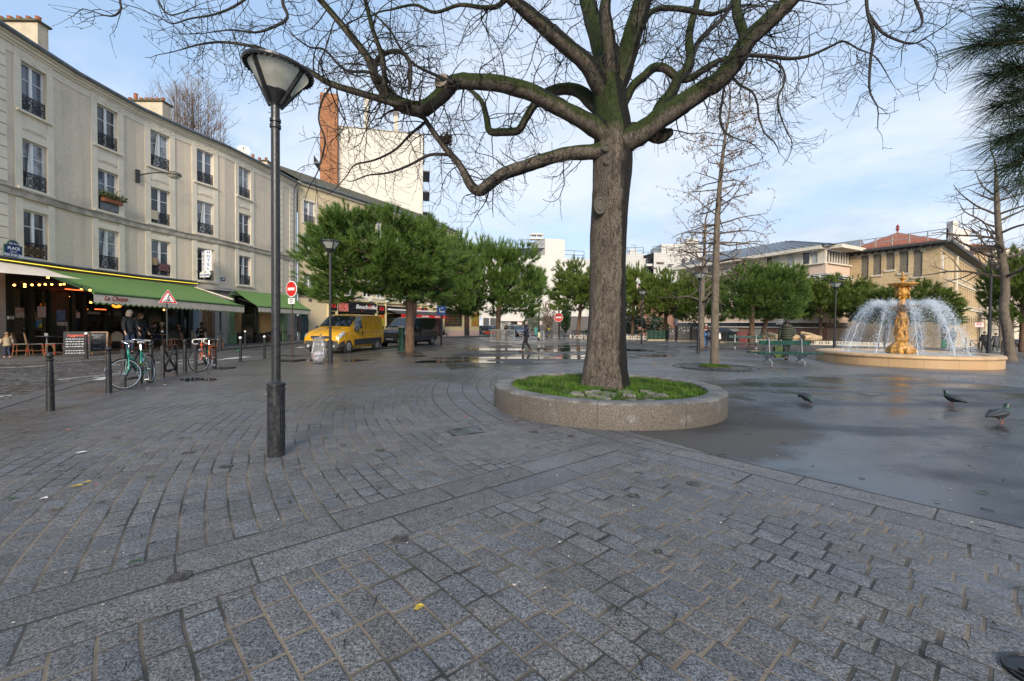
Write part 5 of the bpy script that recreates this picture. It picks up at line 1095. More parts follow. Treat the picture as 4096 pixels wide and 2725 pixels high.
for(u,v0,w_,Y,nb,seed,lb)in((775,265,270,52,70,6,'tall bare poplar behind the roof of the cream building'),(655,350,110,56,24,7,'smaller bare poplar at the left of the tall poplar behind the chimney')):
 z1=AT(u,v0,Y).z;bx=(u-2048)/F*Y;root=empty('poplar_tree',(bx,Y,0),lb,'tree');rg=random.Random(seed);m=MB();t=MB();R=w_/2/F*Y
 m.tube([(bx,Y,0),(bx,Y,z1*.5),(bx,Y,z1*.9)],[.6,.35,.06],8);m.build('trunk',GBARK,root)
 for i in range(nb):
  z0=z1*rg.uniform(.25,.62);a=rg.uniform(0,2*PI);r=R*rg.uniform(.1,1)*.8;zt=z1*(1-.28*(r/R)**2)*rg.uniform(.82,1.0);q=Vector((bx+math.cos(a)*r,Y+math.sin(a)*r,zt));p=Vector((bx,Y,z0));mid=Vector((bx+math.cos(a)*r*.85,Y+math.sin(a)*r*.85,z0+(zt-z0)*.4));PP=smooth_path([p,mid,q],5);t.tube(PP,lerp_list([.09,.045,.015],5),4,cap=False)
  for j in range(15):
   k=rg.randint(3,len(PP)-1);d=Vector((math.cos(a)*.4+rg.gauss(0,.35),math.sin(a)*.4+rg.gauss(0,.35),1)).normalized();l=rg.uniform(.8,2.6);e=PP[k]+d*l;t.tube([PP[k],PP[k]+d*l*.5+Vector((rg.gauss(0,.1),rg.gauss(0,.1),0)),e],[.022,.016,.009],3,cap=False)
   for jj in range(3):s=PP[k]+d*l*rg.uniform(.2,.9);e2=s+Vector((rg.gauss(0,.4),rg.gauss(0,.4),rg.uniform(.3,.9)));t.tube([s,e2],[.013,.008],3,cap=False)
 tag(t.build('twigs',POP,root),kind='stuff')
rg=random.Random(31)
for i,(u,Y,h)in enumerate(((4000,62,9),(4048,70,9.5),(4086,78,10),(3960,74,9),(4120,66,9))):
 bx=(u-2048)/F*Y;g_=gz(bx,Y);p=[(u,1300+(1.45-g_)/Y*F+20,.4/Y*F*1.0),(u+2,1310,.34/Y*F),(u+5,1250,.22/Y*F),(u+4,1180,.1/Y*F)]
 bare_tree('avenue_tree',p,Y,['bare avenue tree nearest the yellow school','bare avenue tree seen just right of the leaning trunk','bare avenue tree at the right picture edge','bare avenue tree close to the school wall end','bare avenue tree beyond the right edge'][i],'tree',24,4.5,40+i,t0=.3,droop=-.02,spur=False,depth=2,dense_=.4,group='bare trees along the avenue')
HEDGE=leaf_material('hedge_leaves',(.02,.05,.012),(.06,.10,.025),1.5)
IVY=leaf_material('ivy_leaves',(.015,.04,.012),(.04,.075,.02),1.5)
RUST=leaf_material('rusty_leaves',(.10,.06,.035),(.18,.11,.06),1.5)
def leafy(name,c,sz,cnt,m,label,cat,s=.12,seed=1,trunk=True):
 rg=random.Random(seed);root=empty(name,(c[0],c[1],c[2]),label,cat);b=MB()
 for i in range(cnt):
  while True:
   p=Vector((rg.uniform(-1,1),rg.uniform(-1,1),rg.uniform(-1,1)))
   if.3<p.length<1+.25*math.sin(5*p.x+seed)*math.sin(4*p.z):break
  p=Vector((p.x*sz[0],p.y*sz[1],(p.z+1)*sz[2]+.15));d=Vector((rg.gauss(0,1),rg.gauss(0,1),rg.gauss(0,1))).normalized();e=d.orthogonal().normalized();k=s*rg.uniform(.6,1.3)
  b.add([c+p-e*k*.5,c+p+d*k*.6,c+p+e*k*.5,c+p-d*k*.6],[(0,1,2,3)])
 b.build('foliage',m,root);t=MB()
 for i in range(5):t.tube([c,c+Vector((rg.uniform(-.3,.3)*sz[0],rg.uniform(-.3,.3)*sz[1],sz[2])),c+Vector((rg.uniform(-.8,.8)*sz[0],rg.uniform(-.8,.8)*sz[1],sz[2]*1.7))],[.06,.04,.015],5)
 t.build('stem',GBARK,root);return root
leafy('ivy_column',Vector((ux(2262,72),72,.2)),(.9,.9,2.9),1500,IVY,'dark ivy covered column against the white housing left of the pine','shrub',.25,2)
leafy('shrub',Vector((ux(2190,74),74,.2)),(1.3,1.2,2.9),900,RUST,'rusty brown shrub in front of the grey wall beside the sign post','shrub',.2,3)
leafy('shrub',Vector((ux(2130,72),72,.2)),(1.7,1.2,2.2),600,HEDGE,'loose dark green shrub behind the walking man','shrub',.2,4)
leafy('hedge',Vector((ux(2515,62),62,.2)),(2.4,1.2,1.6),2200,IVY,'clipped ivy hedge seen just right of the chestnut trunk','hedge',.22,5)
leafy('shrub',Vector((ux(2620,60),60,.3)),(2.2,1.2,1.3),1500,HEDGE,'olive green shrub bed behind the far lamp post','shrub',.2,6)
leafy('shrub',Vector((ux(3075,40),40,.1)),(.9,.6,.4),500,leaf_material('grey_leaves',(.10,.12,.09),(.16,.18,.14),2),'low grey green bush among the pale logs','shrub',.1,7)
leafy('shrub',Vector((ux(3222,41),41,.1)),(.8,.6,.4),450,bpy.data.materials['grey_leaves'],'low grey bush beside the dark bin near the pine','shrub',.1,8)
m=leafy('shrub',Vector((ux(2455,60),60,.2)),(5.5,.7,.45),1800,HEDGE,'low planting strip behind the white border at the big trunk','shrub',.16,9)
def lamp_glass():
 n=NT('lamp_diffuser');o=n.obj();f=n.ss(n.noise(o,9,4),.3,.7);c=n.mix(f,(.44,.42,.33,1),(.58,.55,.45,1));p=n.n('ShaderNodeBsdfPrincipled',Roughness=.35);n.put(p.inputs['Base Color'],c);t=n.n('ShaderNodeBsdfTranslucent',Color=c);mx=n.n('ShaderNodeMixShader',i0=.55);n.t.links.new(p.outputs[0],mx.inputs[1]);n.t.links.new(t.outputs[0],mx.inputs[2]);oo=n.n('ShaderNodeOutputMaterial');n.t.links.new(mx.outputs[0],oo.inputs[0]);return n.m
LAMPG=lamp_glass()
POLE=mat('anthracite_paint',(.024,.025,.028),.38,.2,var=.35,scale=22,bump=.06,bscale=120)
def street_lamp(loc,label,h=4.15,rz=0,group='cone lamps of the square',base='sleeve'):
 r=empty('street_lamp',loc,label,'street lamp',group,rz);T=ROOTM[r.name]
 m=MB();m.T=T;m.lathe([(.088,0),(.088,.72),(.094,.725),(.094,.745),(.086,.75),(.086,.765),(.096,.77),(.096,.79),(.086,.80),(.06,.81),(.045,.83)],20);m.box((0,-.088,.4),(.07,.006,.32));m.build('base_sleeve',POLE,r)
 m=MB();m.T=T;m.lathe([(.045,.82),(.043,h-.66),(.055,h-.65),(.055,h-.615),(.043,h-.61),(.043,h-.59),(.055,h-.585),(.055,h-.555),(.043,h-.55),(.043,h-.40)],16);m.build('pole',POLE,r)
 m=MB();m.T=T;m.lathe([(.043,h-.42),(.05,h-.40),(.14,h-.275),(.14,h-.265)],24);m.build('socket',POLE,r)
 m=MB();m.T=T;m.lathe([(.135,h-.27),(.275,h-.07),(.30,h-.03),(.28,h-.02)],32,cap=False);m.build('diffuser',LAMPG,r,True)
 m=MB();m.T=T;m.lathe([(.29,h-.045),(.335,h-.055),(.345,h-.04),(.345,h-.02),(.31,h),(.28,h-.02)],36,cap=False)
 for k in range(36):a=2*PI*k/36;m.bar((.295*math.cos(a),.295*math.sin(a),h-.054),(.34*math.cos(a),.34*math.sin(a),h-.06),.010)
 m.build('rim',POLE,r)
 for k in range(4):
  a=PI/4+k*PI/2;m=MB();m.T=T;m.bar((.07*math.cos(a),.07*math.sin(a),h-.40),(.315*math.cos(a),.315*math.sin(a),h-.055),.022,.045);m.build('strut',POLE,r)
 return r
LA=street_lamp(G(1105,1822),'large dark cone street lamp standing alone on the near paving',4.2,.5)
for(u,v),lab,h,hint in(((1321,1456),'dark cone street lamp beside the wire bin and yellow van',4.42,0),((2793,1413),'dark cone street lamp left of the slim ginkgo trunk',4.5,1),((3337,1409),'dark cone street lamp with a pigeon on top left of the fountain',4.3,2),((2566,1376),'dark cone street lamp just right of the chestnut trunk',4.5,3)):
 p=G(u,v);dup(LA,p,hint*.7,lab,(1,1,h/4.2))
for(u,vt,vb,lab)in((3916,1253,1399,'far cone lamp carrying the tow away sign right of the fountain'),(3962,1266,1398,'far cone lamp behind the black pole at the avenue'),(3995,1276,1396,'far cone lamp left of the leaning tree along the avenue'),(4062,1306,1390,'small far cone lamp right of the leaning tree'),(4078,1311,1388,'smallest far cone lamp at the right edge')):
 Y=4.3*F/(vb-vt);p=AT(u,vb,Y);dup(LA,p,.3,lab,(1,1,1.04))
for ch in LA.children:
 if ch.name.split('.')[0]in('socket','diffuser','rim','strut'):
  pv=Vector((0,0,3.79));R3=Matrix.Rotation(math.radians(6),4,Matrix.Rotation(-.5,3,'Z')@Vector((0,1,0)));M_=Matrix.Translation(pv)@R3@Matrix.Translation(-pv);ch.location=M_.to_translation();ch.rotation_euler=M_.to_euler()
f,a=on_front(553);WLr=empty('wall_lamp',f.p(a,8.9,0),'curved wall lamp on an arm between the second and third window bays','wall lamp')
m=MB();f.box(m,a-.08,a+.08,8.6,9.25,0,.12);m.build('mounting_box',DARKGREY,WLr)
m=MB();hd=f.p(a,9.05,1.75)+f.t*.55;m.tube(smooth_path([f.p(a,8.95,.1),f.p(a+.2,9.1,.8),hd+Vector((0,0,.1))],4),.03,6);m.build('arm',DARKGREY,WLr)
m=MB();m.lathe([(.30,-.06),(.33,0),(.27,.1),(.1,.17),(.01,.18)],18,hd);m.build('hood',mat('lamp_hood',(.12,.10,.08),.5),WLr,True);m=MB();m.lathe([(.01,-.2),(.15,-.18),(.26,-.1),(.29,-.05)],18,hd,cap=False);m.build('glass_bowl',mat('lamp_bowl',(.45,.43,.38),.2),WLr,True)
Y=62;b0=AT(2236,1345,Y);SLr=empty('street_light',(b0.x,Y,0),'tall street light with curved arm and hanging globe in front of the white block','street light');m=MB()
t0=AT(2236,1062,Y);m.tube([(b0.x,Y,0),t0],[.13,.07],8);P=smooth_path([AT(2236,1085,Y),AT(2228,1068,Y),AT(2216,1066,Y),AT(2212,1074,Y)],4);m.tube(P,.045,6);m.build('pole',POLE,SLr)
m=MB();m.sphere(AT(2211,1079,Y),.3,10,7,(1,1,.75));m.build('globe',LAMPG,SLr,True)
def bollard(loc,label,white=False,rz=0):
 r=empty('bollard',loc,label,'bollard','bollards along the street');T=ROOTM[r.name];m=MB();m.T=T
 m.lathe([(.052,0),(.049,.30),(.049,.40),(.056,.405),(.056,.42),(.047,.43),(.047,.45),(.057,.455),(.057,.475),(.046,.48),(.043,.62),(.052,.625),(.052,.64),(.043,.65),(.034,.80),(.052,.82),(.052,.835),(.03,.85)],14);m.build('post',IRON,r)
 m=MB();m.T=T;m.sphere((0,0,.895),.052,12,8);m.build('ball',WHITE if white else IRON,r,True);return r
B0=bollard(G(202,1643),'black ball topped bollard nearest to the viewer at the left edge of the square')
BW=bollard(G(346,1448,.0),'white topped bollard on the far kerb between the two menu boards',True)
def on_far(u,v):return G(u,v,.12)
BW.location=on_far(346,1436)
for(u,v),lab in(((436,1572),'black bollard beside the front wheel of the green bicycle'),((605,1524),'black bollard behind the rear wheel of the green bicycle'),((740,1490),'black bollard between the empty bike stand and the orange bicycle'),((859,1471),'black bollard behind the rear wheel of the orange bicycle')):
 dup(B0,G(u,v),0,lab)
for p,lab in((G(962,1448),'white topped bollard at the end of the bicycle row near the zebra mark'),(G(1058,1435),'white topped bollard just left of the large near lamp post'),(on_far(981,1397),'white topped bollard on the cafe pavement before the boarded shop'),(on_far(650,1405),'white topped bollard on the far pavement beside the cyclist warning sign')):
 dup(BW,p,0,lab)
for p,lab in((on_far(770,1404),'dark bollard on the cafe pavement behind the orange bicycle handlebar'),(on_far(882,1402),'dark bollard on the cafe pavement by the black awning post')):dup(B0,p,0,lab)
for(u,v),lab in(((3512,1398),'slim dark post standing behind the left side of the fountain spray'),((3538,1398),'slim dark post left of the golden fountain column'),((3862,1400),'slim dark post right of the hooded person')):
 p=G(u,v);m=MB();m.lathe([(.06,0),(.055,1.05),(.07,1.06),(.07,1.12),(.02,1.16)],10,p);tag(m.build('bollard',IRON),lab,'bollard','slim posts behind the fountain')
p=G(3954,1414);m=MB();m.lathe([(.14,0),(.14,.9),(.09,.95),(.07,7)],10,p);tag(m.build('lamp_column',POLE),'thick black lamp column beside the two people walking away','post')
def xstand(A,Bp,label,h=.83,name='bike_stand',cat='bike stand',th=.07,sign=False,group='black crossed bike stands'):
 A=Vector(A);Bp=Vector(Bp);c=(A+Bp)/2;r=empty(name,c,label,cat,group);d=(Bp-A);L=d.length;d.normalize()
 for q in(A,Bp):m=MB();m.box(q+Vector((0,0,h/2)),(th,th,h),rz=math.atan2(d.y,d.x));m.build('post',IRON,r)
 m=MB();up=Vector((0,0,1));k=d*th/2;m.bar(A+k+up*h*.97,Bp-k+up*h*.97,.04);m.bar(A+k+up*.16,Bp-k+up*.16,.04);m.bar(A+k+up*.18,Bp-k+up*h*.94,.03,.045);m.bar(A+k+up*h*.94,Bp-k+up*.18,.03,.046);m.build('cross_brace',IRON,r);return r
xstand(G(495,1549),G(561,1534),'black crossed stand that the green bicycle leans on');xstand(G(651,1511),G(703,1500),'empty black crossed stand with a tyre locked to it');xstand(G(782,1483),G(823,1474),'black crossed stand behind the orange bicycle')
c=(G(651,1511)+G(703,1500))/2;m=MB();d=(G(703,1500)-G(651,1511)).normalized();m.ring(c+d*.08+Vector((.07,-.07,.36)),.25,.018,22,6,axis=Vector((-d.y,d.x,.25)));tag(m.build('locked_tyre',RUBBER),'loose bicycle tyre locked to the empty crossed stand','tyre')
for(u0,v0),(u1,v1),lab in(((3881,1408),(3926,1410),'crossed street barrier left of the two people walking away'),((4007,1413),(4062,1415),'crossed street barrier behind the leaning tree trunk')):
 A=G(u0,v0);Bq=G(u1,v1);xstand(A,Bq,lab,.95,'street_barrier','barrier',.06,group='crossed barriers at the avenue')
for i,(u0,u1,v)in enumerate(((2185,2208,1358),(2237,2258,1358),(2289,2312,1358),(2334,2352,1358),(2535,2582,1358))):
 lab=['crossed barrier with hanging panel right of the wire bin by the street','crossed barrier with panel left of the no entry post','crossed barrier with panel under the left side of the chestnut','crossed barrier touching the chestnut trunk outline','crossed barrier beside the far lamp right of the trunk'][i]
 xstand(G(u0,v),G(u1,v),lab,1.0,'street_barrier','barrier',.06,group='crossed barriers along the far street')
 if i<3:
  A=G(u0,v);Bq=G(u1,v);m=MB();q=[A.lerp(Bq,.18)+Vector((0,-.06,.92)),A.lerp(Bq,.82)+Vector((0,-.06,.92)),A.lerp(Bq,.7)+Vector((0,-.06,.45)),A.lerp(Bq,.3)+Vector((0,-.06,.45))];m.hexa([q[3],q[2],q[2]+Vector((0,.02,0)),q[3]+Vector((0,.02,0)),q[0],q[1],q[1]+Vector((0,.02,0)),q[0]+Vector((0,.02,0))]);tag(m.build('hanging_panel',DARKGREY),'dark panel hung on the '+['first','second','third'][i]+' crossed barrier from the wire bin','panel')
CHROME=mat('chrome',(.62,.62,.62),.16,1.0,var=.1)
def bicycle(front,rear,label,col,drop=False,steer=.0,lean=.10,basket=False):
 fr_=Vector(front);re_=Vector(rear);d=(fr_-re_);wb=d.length;rz=math.atan2(d.y,d.x);r=empty('bicycle',re_,label,'bicycle');r.rotation_euler=(lean,0,rz);T=Matrix.Translation(re_)@Matrix.Rotation(rz,4,'Z')@Matrix.Rotation(lean,4,'X');r.matrix_world=T;ROOTM[r.name]=T
 R=.335;paint=mat(label[:12]+'_paint',col,.25,.3,var=.1)
 SM=Matrix.Translation((wb-.12,0,0))@Matrix.Rotation(steer,4,'Z')@Matrix.Translation((.12-wb,0,0))
 def B():m=MB();m.T=T;return m
 def BS():m=MB();m.T=T@SM;return m
 def wheel(x,st):
  q=(SM if st else Matrix.Identity(4))@Matrix.Translation(Vector((x,0,R)))
  m=B();m.T=T@q;m.ring((0,0,0),R-.012,.0135,36,7,axis=(0,1,0));w=m.build('wheel',RUBBER,r,True)
  m=B();m.T=T@q;m.ring((0,0,0),R-.033,.009,36,5,axis=(0,1,0));m.lathe([(.02,-.04),(.012,-.035),(.012,.035),(.02,.04)],8,(0,0,0),Vector((0,1,0)));m.build('rim',CHROME,w)
  m=B();m.T=T@q
  for k in range(28):a=2*PI*k/28;b=a+(.5 if k%2 else-.5);m.tube([(.015*math.cos(b),.03*(1 if k%4<2 else-1),.015*math.sin(b)),((R-.035)*math.cos(a),0,(R-.035)*math.sin(a))],.0016,3,cap=False)
  m.build('spokes',STEEL,w)
  if not drop:
   m=B();m.T=T@q;a0,a1=(.35,2.9)
   for s in range(10):
    b0=a0+(a1-a0)*s/10;b1=a0+(a1-a0)*(s+1)/10;rr_=R+.022
    m.add([(rr_*math.cos(b0),-.024,rr_*math.sin(b0)),(rr_*math.cos(b1),-.024,rr_*math.sin(b1)),(rr_*math.cos(b1),.024,rr_*math.sin(b1)),(rr_*math.cos(b0),.024,rr_*math.sin(b0))],[(0,1,2,3)])
   m.build('mudguard',CHROME,w)
 wheel(0,0);wheel(wb,steer)
 hx=wb-.14;hd=Vector((hx,0,.86));hl=Vector((hx+.035,0,.68));bb=Vector((.44,0,.28));st=Vector((.29,0,.80 if not drop else.76));m=B()
 m.tube([hd,hl],.019,8);m.tube([hd-Vector((0,0,.05)),st],.014,8)if drop else m.tube([hd-Vector((0,0,.12)),bb+Vector((.05,0,.12))],.015,8)
 m.tube([hl,bb],.016,8);m.tube([bb,st],.015,8)
 for s in(-.05,.05):m.tube([bb+Vector((0,s*.6,0)),(0,s,R)],.009,6);m.tube([st-Vector((0,-s*.3,.05)),(0,s,R)],.008,6)
 m.build('frame',paint,r,True)
 m=BS()
 for s in(-.045,.045):m.tube(smooth_path([hl+Vector((0,s*.5,0)),Vector((wb-.07,s,.45)),Vector((wb,s,R))],4),.011,6)
 m.build('fork',paint,r,True)
 m=BS();top=hd+Vector((-.02,0,.10));m.tube([hd,top],.012,6)
 if drop:
  for s in(-1,1):m.tube(smooth_path([top,top+Vector((.02,.2*s,0)),top+Vector((.10,.21*s,-.01)),top+Vector((.13,.21*s,-.08)),top+Vector((.06,.21*s,-.14)),top+Vector((-.03,.21*s,-.13))],4),.0155,8)
  m.build('handlebar',mat('white_tape',(.66,.64,.58),.6),r,True)
 else:
  for s in(-1,1):m.tube(smooth_path([top,top+Vector((.06,.10*s,.06)),top+Vector((.0,.22*s,.09)),top+Vector((-.16,.27*s,.05)),top+Vector((-.22,.28*s,.04))],4),.011,7)
  m.build('handlebar',CHROME,r,True)
  m=BS()
  for s in(-1,1):m.tube([top+Vector((-.14,.265*s,.055)),top+Vector((-.25,.285*s,.035))],.017,8);m.tube([top+Vector((-.02,.2*s,.07)),top+Vector((-.14,.26*s,.0))],.006,5)
  m.build('grip',mat('cream_grip',(.50,.46,.38),.6),r)
  m=BS()
  for s in(-.03,.03):m.tube(smooth_path([top+Vector((.02,s*3,.05)),hd+Vector((.14,s,.0)),hd+Vector((.05,s,-.25)),Vector((wb,s,R+.05))],5),.003,4)
  m.build('cable',IRON,r)
 m=B();m.tube([st,st+Vector((-.03,0,.14))],.012,6);m.build('seat_post',CHROME,r)
 m=B();sc_=st+Vector((-.04,0,.16))
 m.add([(sc_.x-.13,-.075,sc_.z),(sc_.x-.13,.075,sc_.z),(sc_.x-.02,.06,sc_.z+.01),(sc_.x+.14,.015,sc_.z),(sc_.x+.14,-.015,sc_.z),(sc_.x-.02,-.06,sc_.z+.01),(sc_.x-.13,-.06,sc_.z+.05),(sc_.x-.13,.06,sc_.z+.05),(sc_.x-.02,.05,sc_.z+.05),(sc_.x+.14,.01,sc_.z+.035),(sc_.x+.14,-.01,sc_.z+.035),(sc_.x-.02,-.05,sc_.z+.05)],[(0,1,2,3,4,5)[::-1],(6,7,8,9,10,11),(0,1,7,6),(1,2,8,7),(2,3,9,8),(3,4,10,9),(4,5,11,10),(5,0,6,11)])
 m.build('saddle',mat('grey_saddle',(.34,.34,.32),.5)if not drop else mat('dark_saddle',(.03,.035,.05),.5),r,True)
 m=B();m.ring(bb+Vector((0,-.045,0)),.085,.006,20,5,axis=(0,1,0));
 for s in(-1,1):m.tube([bb+Vector((0,.06*s,0)),bb+Vector((.05*s,.075*s,-.15*s))],.008,5);m.box(bb+Vector((.05*s,.12*s,-.15*s)),(.08,.09,.02))
 for k in range(5):a=2*PI*k/5;m.tube([bb+Vector((0,-.045,0)),bb+Vector((.085*math.cos(a),-.045,.085*math.sin(a)))],.005,4)
 m.build('crankset',CHROME,r)
 m=B();m.tube([bb+Vector((0,-.05,.08)),(0,-.05,R+.035)],.005,4);m.tube([bb+Vector((0,-.05,-.08)),(0,-.05,R-.035)],.005,4);m.ring((0,-.05,R),.035,.008,12,4,axis=(0,1,0));m.build('chain',IRON,r)
 if not drop:m=B();m.tube([Vector((.40,.03,.46)),Vector((.56,.03,.50))],.025,8);m.build('lock',mat('yellow_green_lock',(.30,.33,.03),.5),r)
 else:
  m=B();m.box((-.02,0,.70),(.3,.11,.012));m.tube([(0,.05,R),(-.05,.05,.69)],.005,4);m.tube([(0,-.05,R),(-.05,-.05,.69)],.005,4);m.build('luggage_rack',paint,r);m=B();m.sphere((wb+.03,0,.64),.045,8,6);m.build('headlamp',CHROME,r)
 return r
bicycle(G(522,1556),G(603,1531),'old green city bicycle with chrome mudguards leaning on a crossed stand',(.03,.30,.22),False,-.70,.10)
bicycle(G(811,1488),G(858,1473),'orange racing bicycle with white drop handlebars parked on the square edge',(.62,.12,.03),True,-.60,.08)
def sign_pole(loc,h,label,name='road_sign',col=None,th=.03):
 r=empty(name,loc,label,'road sign');m=MB();m.T=ROOTM[r.name];m.lathe([(th,0),(th,h)],10);m.build('pole',col or DARKGREY,r);return r
def face(fx,c):
 n=Vector((fx[0],fx[1],0)).normalized();t=Vector((-n.y,n.x,0));m=Matrix.Identity(4)
 for i in range(3):m[i][0]=t[i];m[i][1]=-n[i];m[i][2]=(0,0,1)[i];m[i][3]=c[i]
 return m
p=AT(669,1408,18.5);p=Vector((p.x,p.y,.0));top=AT(671,1196,p.y);r=sign_pole(p,AT(671,1163,p.y).z,'red edged triangular sign with a cyclist before the long green awning')
T=face((.75,-.66),top+Vector((.04,-.04,0)));a=.31
tri=lambda k:[(-a*k,-a*.58*k),(a*k,-a*.58*k),(a*.06,a*1.15*k),(-a*.06,a*1.15*k)]
m=MB();m.prism(tri(1.06),.02,T);sb=m.build('sign_board',WHITE,r);m=MB();m.prism(tri(1.0),.024,T);m.build('red_border',RED,sb);m=MB();m.prism(tri(.72),.028,T@Matrix.Translation((0,0,.0)));m.build('white_field',SIGNW,sb)
m=MB();m.T=T
for x in(-.085,.085):m.ring((x,-.018,-.115),.055,.008,14,4,axis=(0,1,0))
for q in(((-.085,-.115),(-.03,-.03)),((-.03,-.03),(.05,-.03)),((.05,-.03),(.085,-.115)),((-.03,-.03),(0,-.11)),((.05,-.03),(0,-.11)),((.06,.01),(.04,-.02))):m.bar((q[0][0],-.018,q[0][1]),(q[1][0],-.018,q[1][1]),.012)
for q in(((-.03,.02),(.02,.12),.045),((.015,.11),(.06,.02),.025),((-.02,.02),(.03,-.03),.035),((.03,-.03),(.0,-.1),.03)):m.bar((q[0][0],-.018,q[0][1]),(q[1][0],-.018,q[1][1]),q[2],.01)
m.sphere((.04,-.018,.155),.028,8,6,(1,.3,1));m.build('cyclist_symbol',SIGNB,sb)
def no_entry(loc,hz,fx,label,R=.34,plate=True,ptext=None):
 r=sign_pole(loc,hz+.42,label,col=mat('rusty_brown_pole',(.05,.022,.018),.5));n=Vector((fx[0],fx[1],0)).normalized();c=Vector(loc)+Vector((0,0,hz))+n*.045;T=face(fx,c)
 m=MB();m.lathe([(R,-.01),(R+.012,0),(R,.01)],32,c,n);d=m.build('sign_disc',WHITE,r);m=MB();m.lathe([(R-.025,0),(R-.025,.014)],32,c,n);m.build('red_field',RED,d);m=MB();m.T=T;m.box((0,-.017,0),(R*1.25,.008,R*.34));m.build('white_bar',SIGNW,d)
 if plate:
  m=MB();m.T=T;m.box((0,.0,-R-.17),(.42,.012,.25));pl_=m.build('sub_plate',SIGNW,r)
  m=MB();m.T=T;m.text('SAUF',.10,Matrix.Translation((0,-.01,-R-.11)),.002);m.ring((-.05,-.01,-R-.21),.032,.006,10,4,axis=(0,1,0));m.ring((.05,-.01,-R-.21),.032,.006,10,4,axis=(0,1,0));m.bar((-.05,-.01,-R-.21),(.03,-.01,-R-.16),.01);m.bar((.03,-.01,-R-.16),(.05,-.01,-R-.21),.01);m.build('lettering',SIGNB,pl_)
 return r
no_entry(G(1170,1428),2.92,(-.45,-.9),'red no entry sign on a thin brown pole before the second green awning',.34)
Y=52;b_=AT(2233,1350,Y);no_entry((b_.x,Y,0),AT(2233,1270,Y).z,(0,-1),'distant red no entry sign left of the chestnut trunk',.55,False)
p=G(1765,1381);r=sign_pole(p,3.1,'dark post with a square blue sign half hidden by the big pine',th=.07);m=MB();c=Vector((p.x,p.y,AT(1766,1242,p.y).z));T=face((.1,-1),c+Vector((0,-.09,0)));m.T=T;m.box((0,0,0),(.62,.03,.62));bd=m.build('sign_board',mat('sign_blue',(.02,.09,.32),.4),r);m=MB();m.T=T
m.box((-.1,-.02,.04),(.06,.012,.3));m.box((.08,-.02,-.1),(.3,.012,.08));m.sphere((.05,-.02,.16),.05,8,6,(1,.2,1));m.build('white_symbol',SIGNW,bd)
Y=4.3*F/146;c=AT(3917,1300,Y-.3);r=empty('road_sign',c,'white tow away sign with red border on the far lamp post','road sign');T=face((-.5,-.86),c);m=MB();m.T=T;m.box((0,0,0),(.78,.03,.56));bd=m.build('sign_board',RED,r);m=MB();m.T=T;m.box((0,-.018,0),(.72,.012,.5));m.build('white_field',SIGNW,bd)
m=MB();m.T=T;m.box((-.02,-.03,.08),(.5,.01,.07));m.box((-.1,-.03,.14),(.2,.01,.08));m.bar((.05,-.03,.1),(.26,-.03,.16),.04);
for x in(-.18,.12):m.sphere((x,-.03,.04),.05,8,6,(1,.2,1))
m.build('tow_truck_symbol',RED,bd);m=MB();m.T=T;m.text('STATIONNEMENT\nGENANT',.07,Matrix.Translation((0,-.03,-.12)),.002);m.build('lettering',SIGNB,bd)
p=G(3116,1378);r=sign_pole(p,2.9,'white double arrow sign on a dark pole behind the person in green',th=.05);c=AT(3117,1282,p.y-.08);T=face((0,-1),c);m=MB();m.T=T;m.box((0,0,0),(.58,.02,.24));bd=m.build('sign_board',SIGNW,r);m=MB();m.T=T;m.box((0,-.016,0),(.34,.008,.025))
for s in(-1,1):m.prism([(s*.24,0),(s*.14,.06),(s*.14,-.06)][::s],.008,Matrix.Translation((0,-.016,0)))
m.build('arrow',SIGNB,bd);m=MB();m.T=T;m.box((0,0,-.25),(.58,.02,.24));m.build('sign_board',mat('sign_grey',(.40,.40,.38),.5),r)
m=MB();p=G(3116,1378);m.lathe([(.11,0),(.11,1.1),(.05,1.15)],10,p);tag(m.build('post_sleeve',POLE),'thick dark foot sleeve of the double arrow sign post','post')
for(u0,u1,v0,v1,Y,nm,lab,m_)in((2070,2088,1283,1300,84-.2,'poster','red and white posters on the wall behind the walking man',meat('poster_red',(.55,.05,.08),(.70,.60,.58),(.05,.05,.06),2.5)),(2158,2169,1284,1300,60,'notice_board','pinkish notice on a post right of the walking man',mat('notice_pink',(.6,.5,.48),.6)),(2155,2172,1255,1270,60,'notice_board','grey back of a road sign above the pinkish notice',mat('sign_grey',(.40,.40,.38),.5))):
 m=MB();a=AT(u0,v1,Y);b_=AT(u1,v0,Y);m.box(((a.x+b_.x)/2,Y,(a.z+b_.z)/2),(b_.x-a.x,.05,b_.z-a.z));tag(m.build(nm,m_),lab,nm.replace('_',' '))
b_=AT(2155,1362,42);m=MB();m.lathe([(.13,0),(.13,1.1),(.07,1.15),(.07,3.0)],10,(b_.x,42,0));tag(m.build('sign_post',POLE),'dark sign post with a pale sticker right of the walking man','post')
m=MB();m.box((b_.x,42-.14,.55),(.18,.02,.5));tag(m.build('sticker',mat('sticker_yellow',(.6,.55,.35),.6)),'pale sticker on the foot of the dark sign post','sticker')
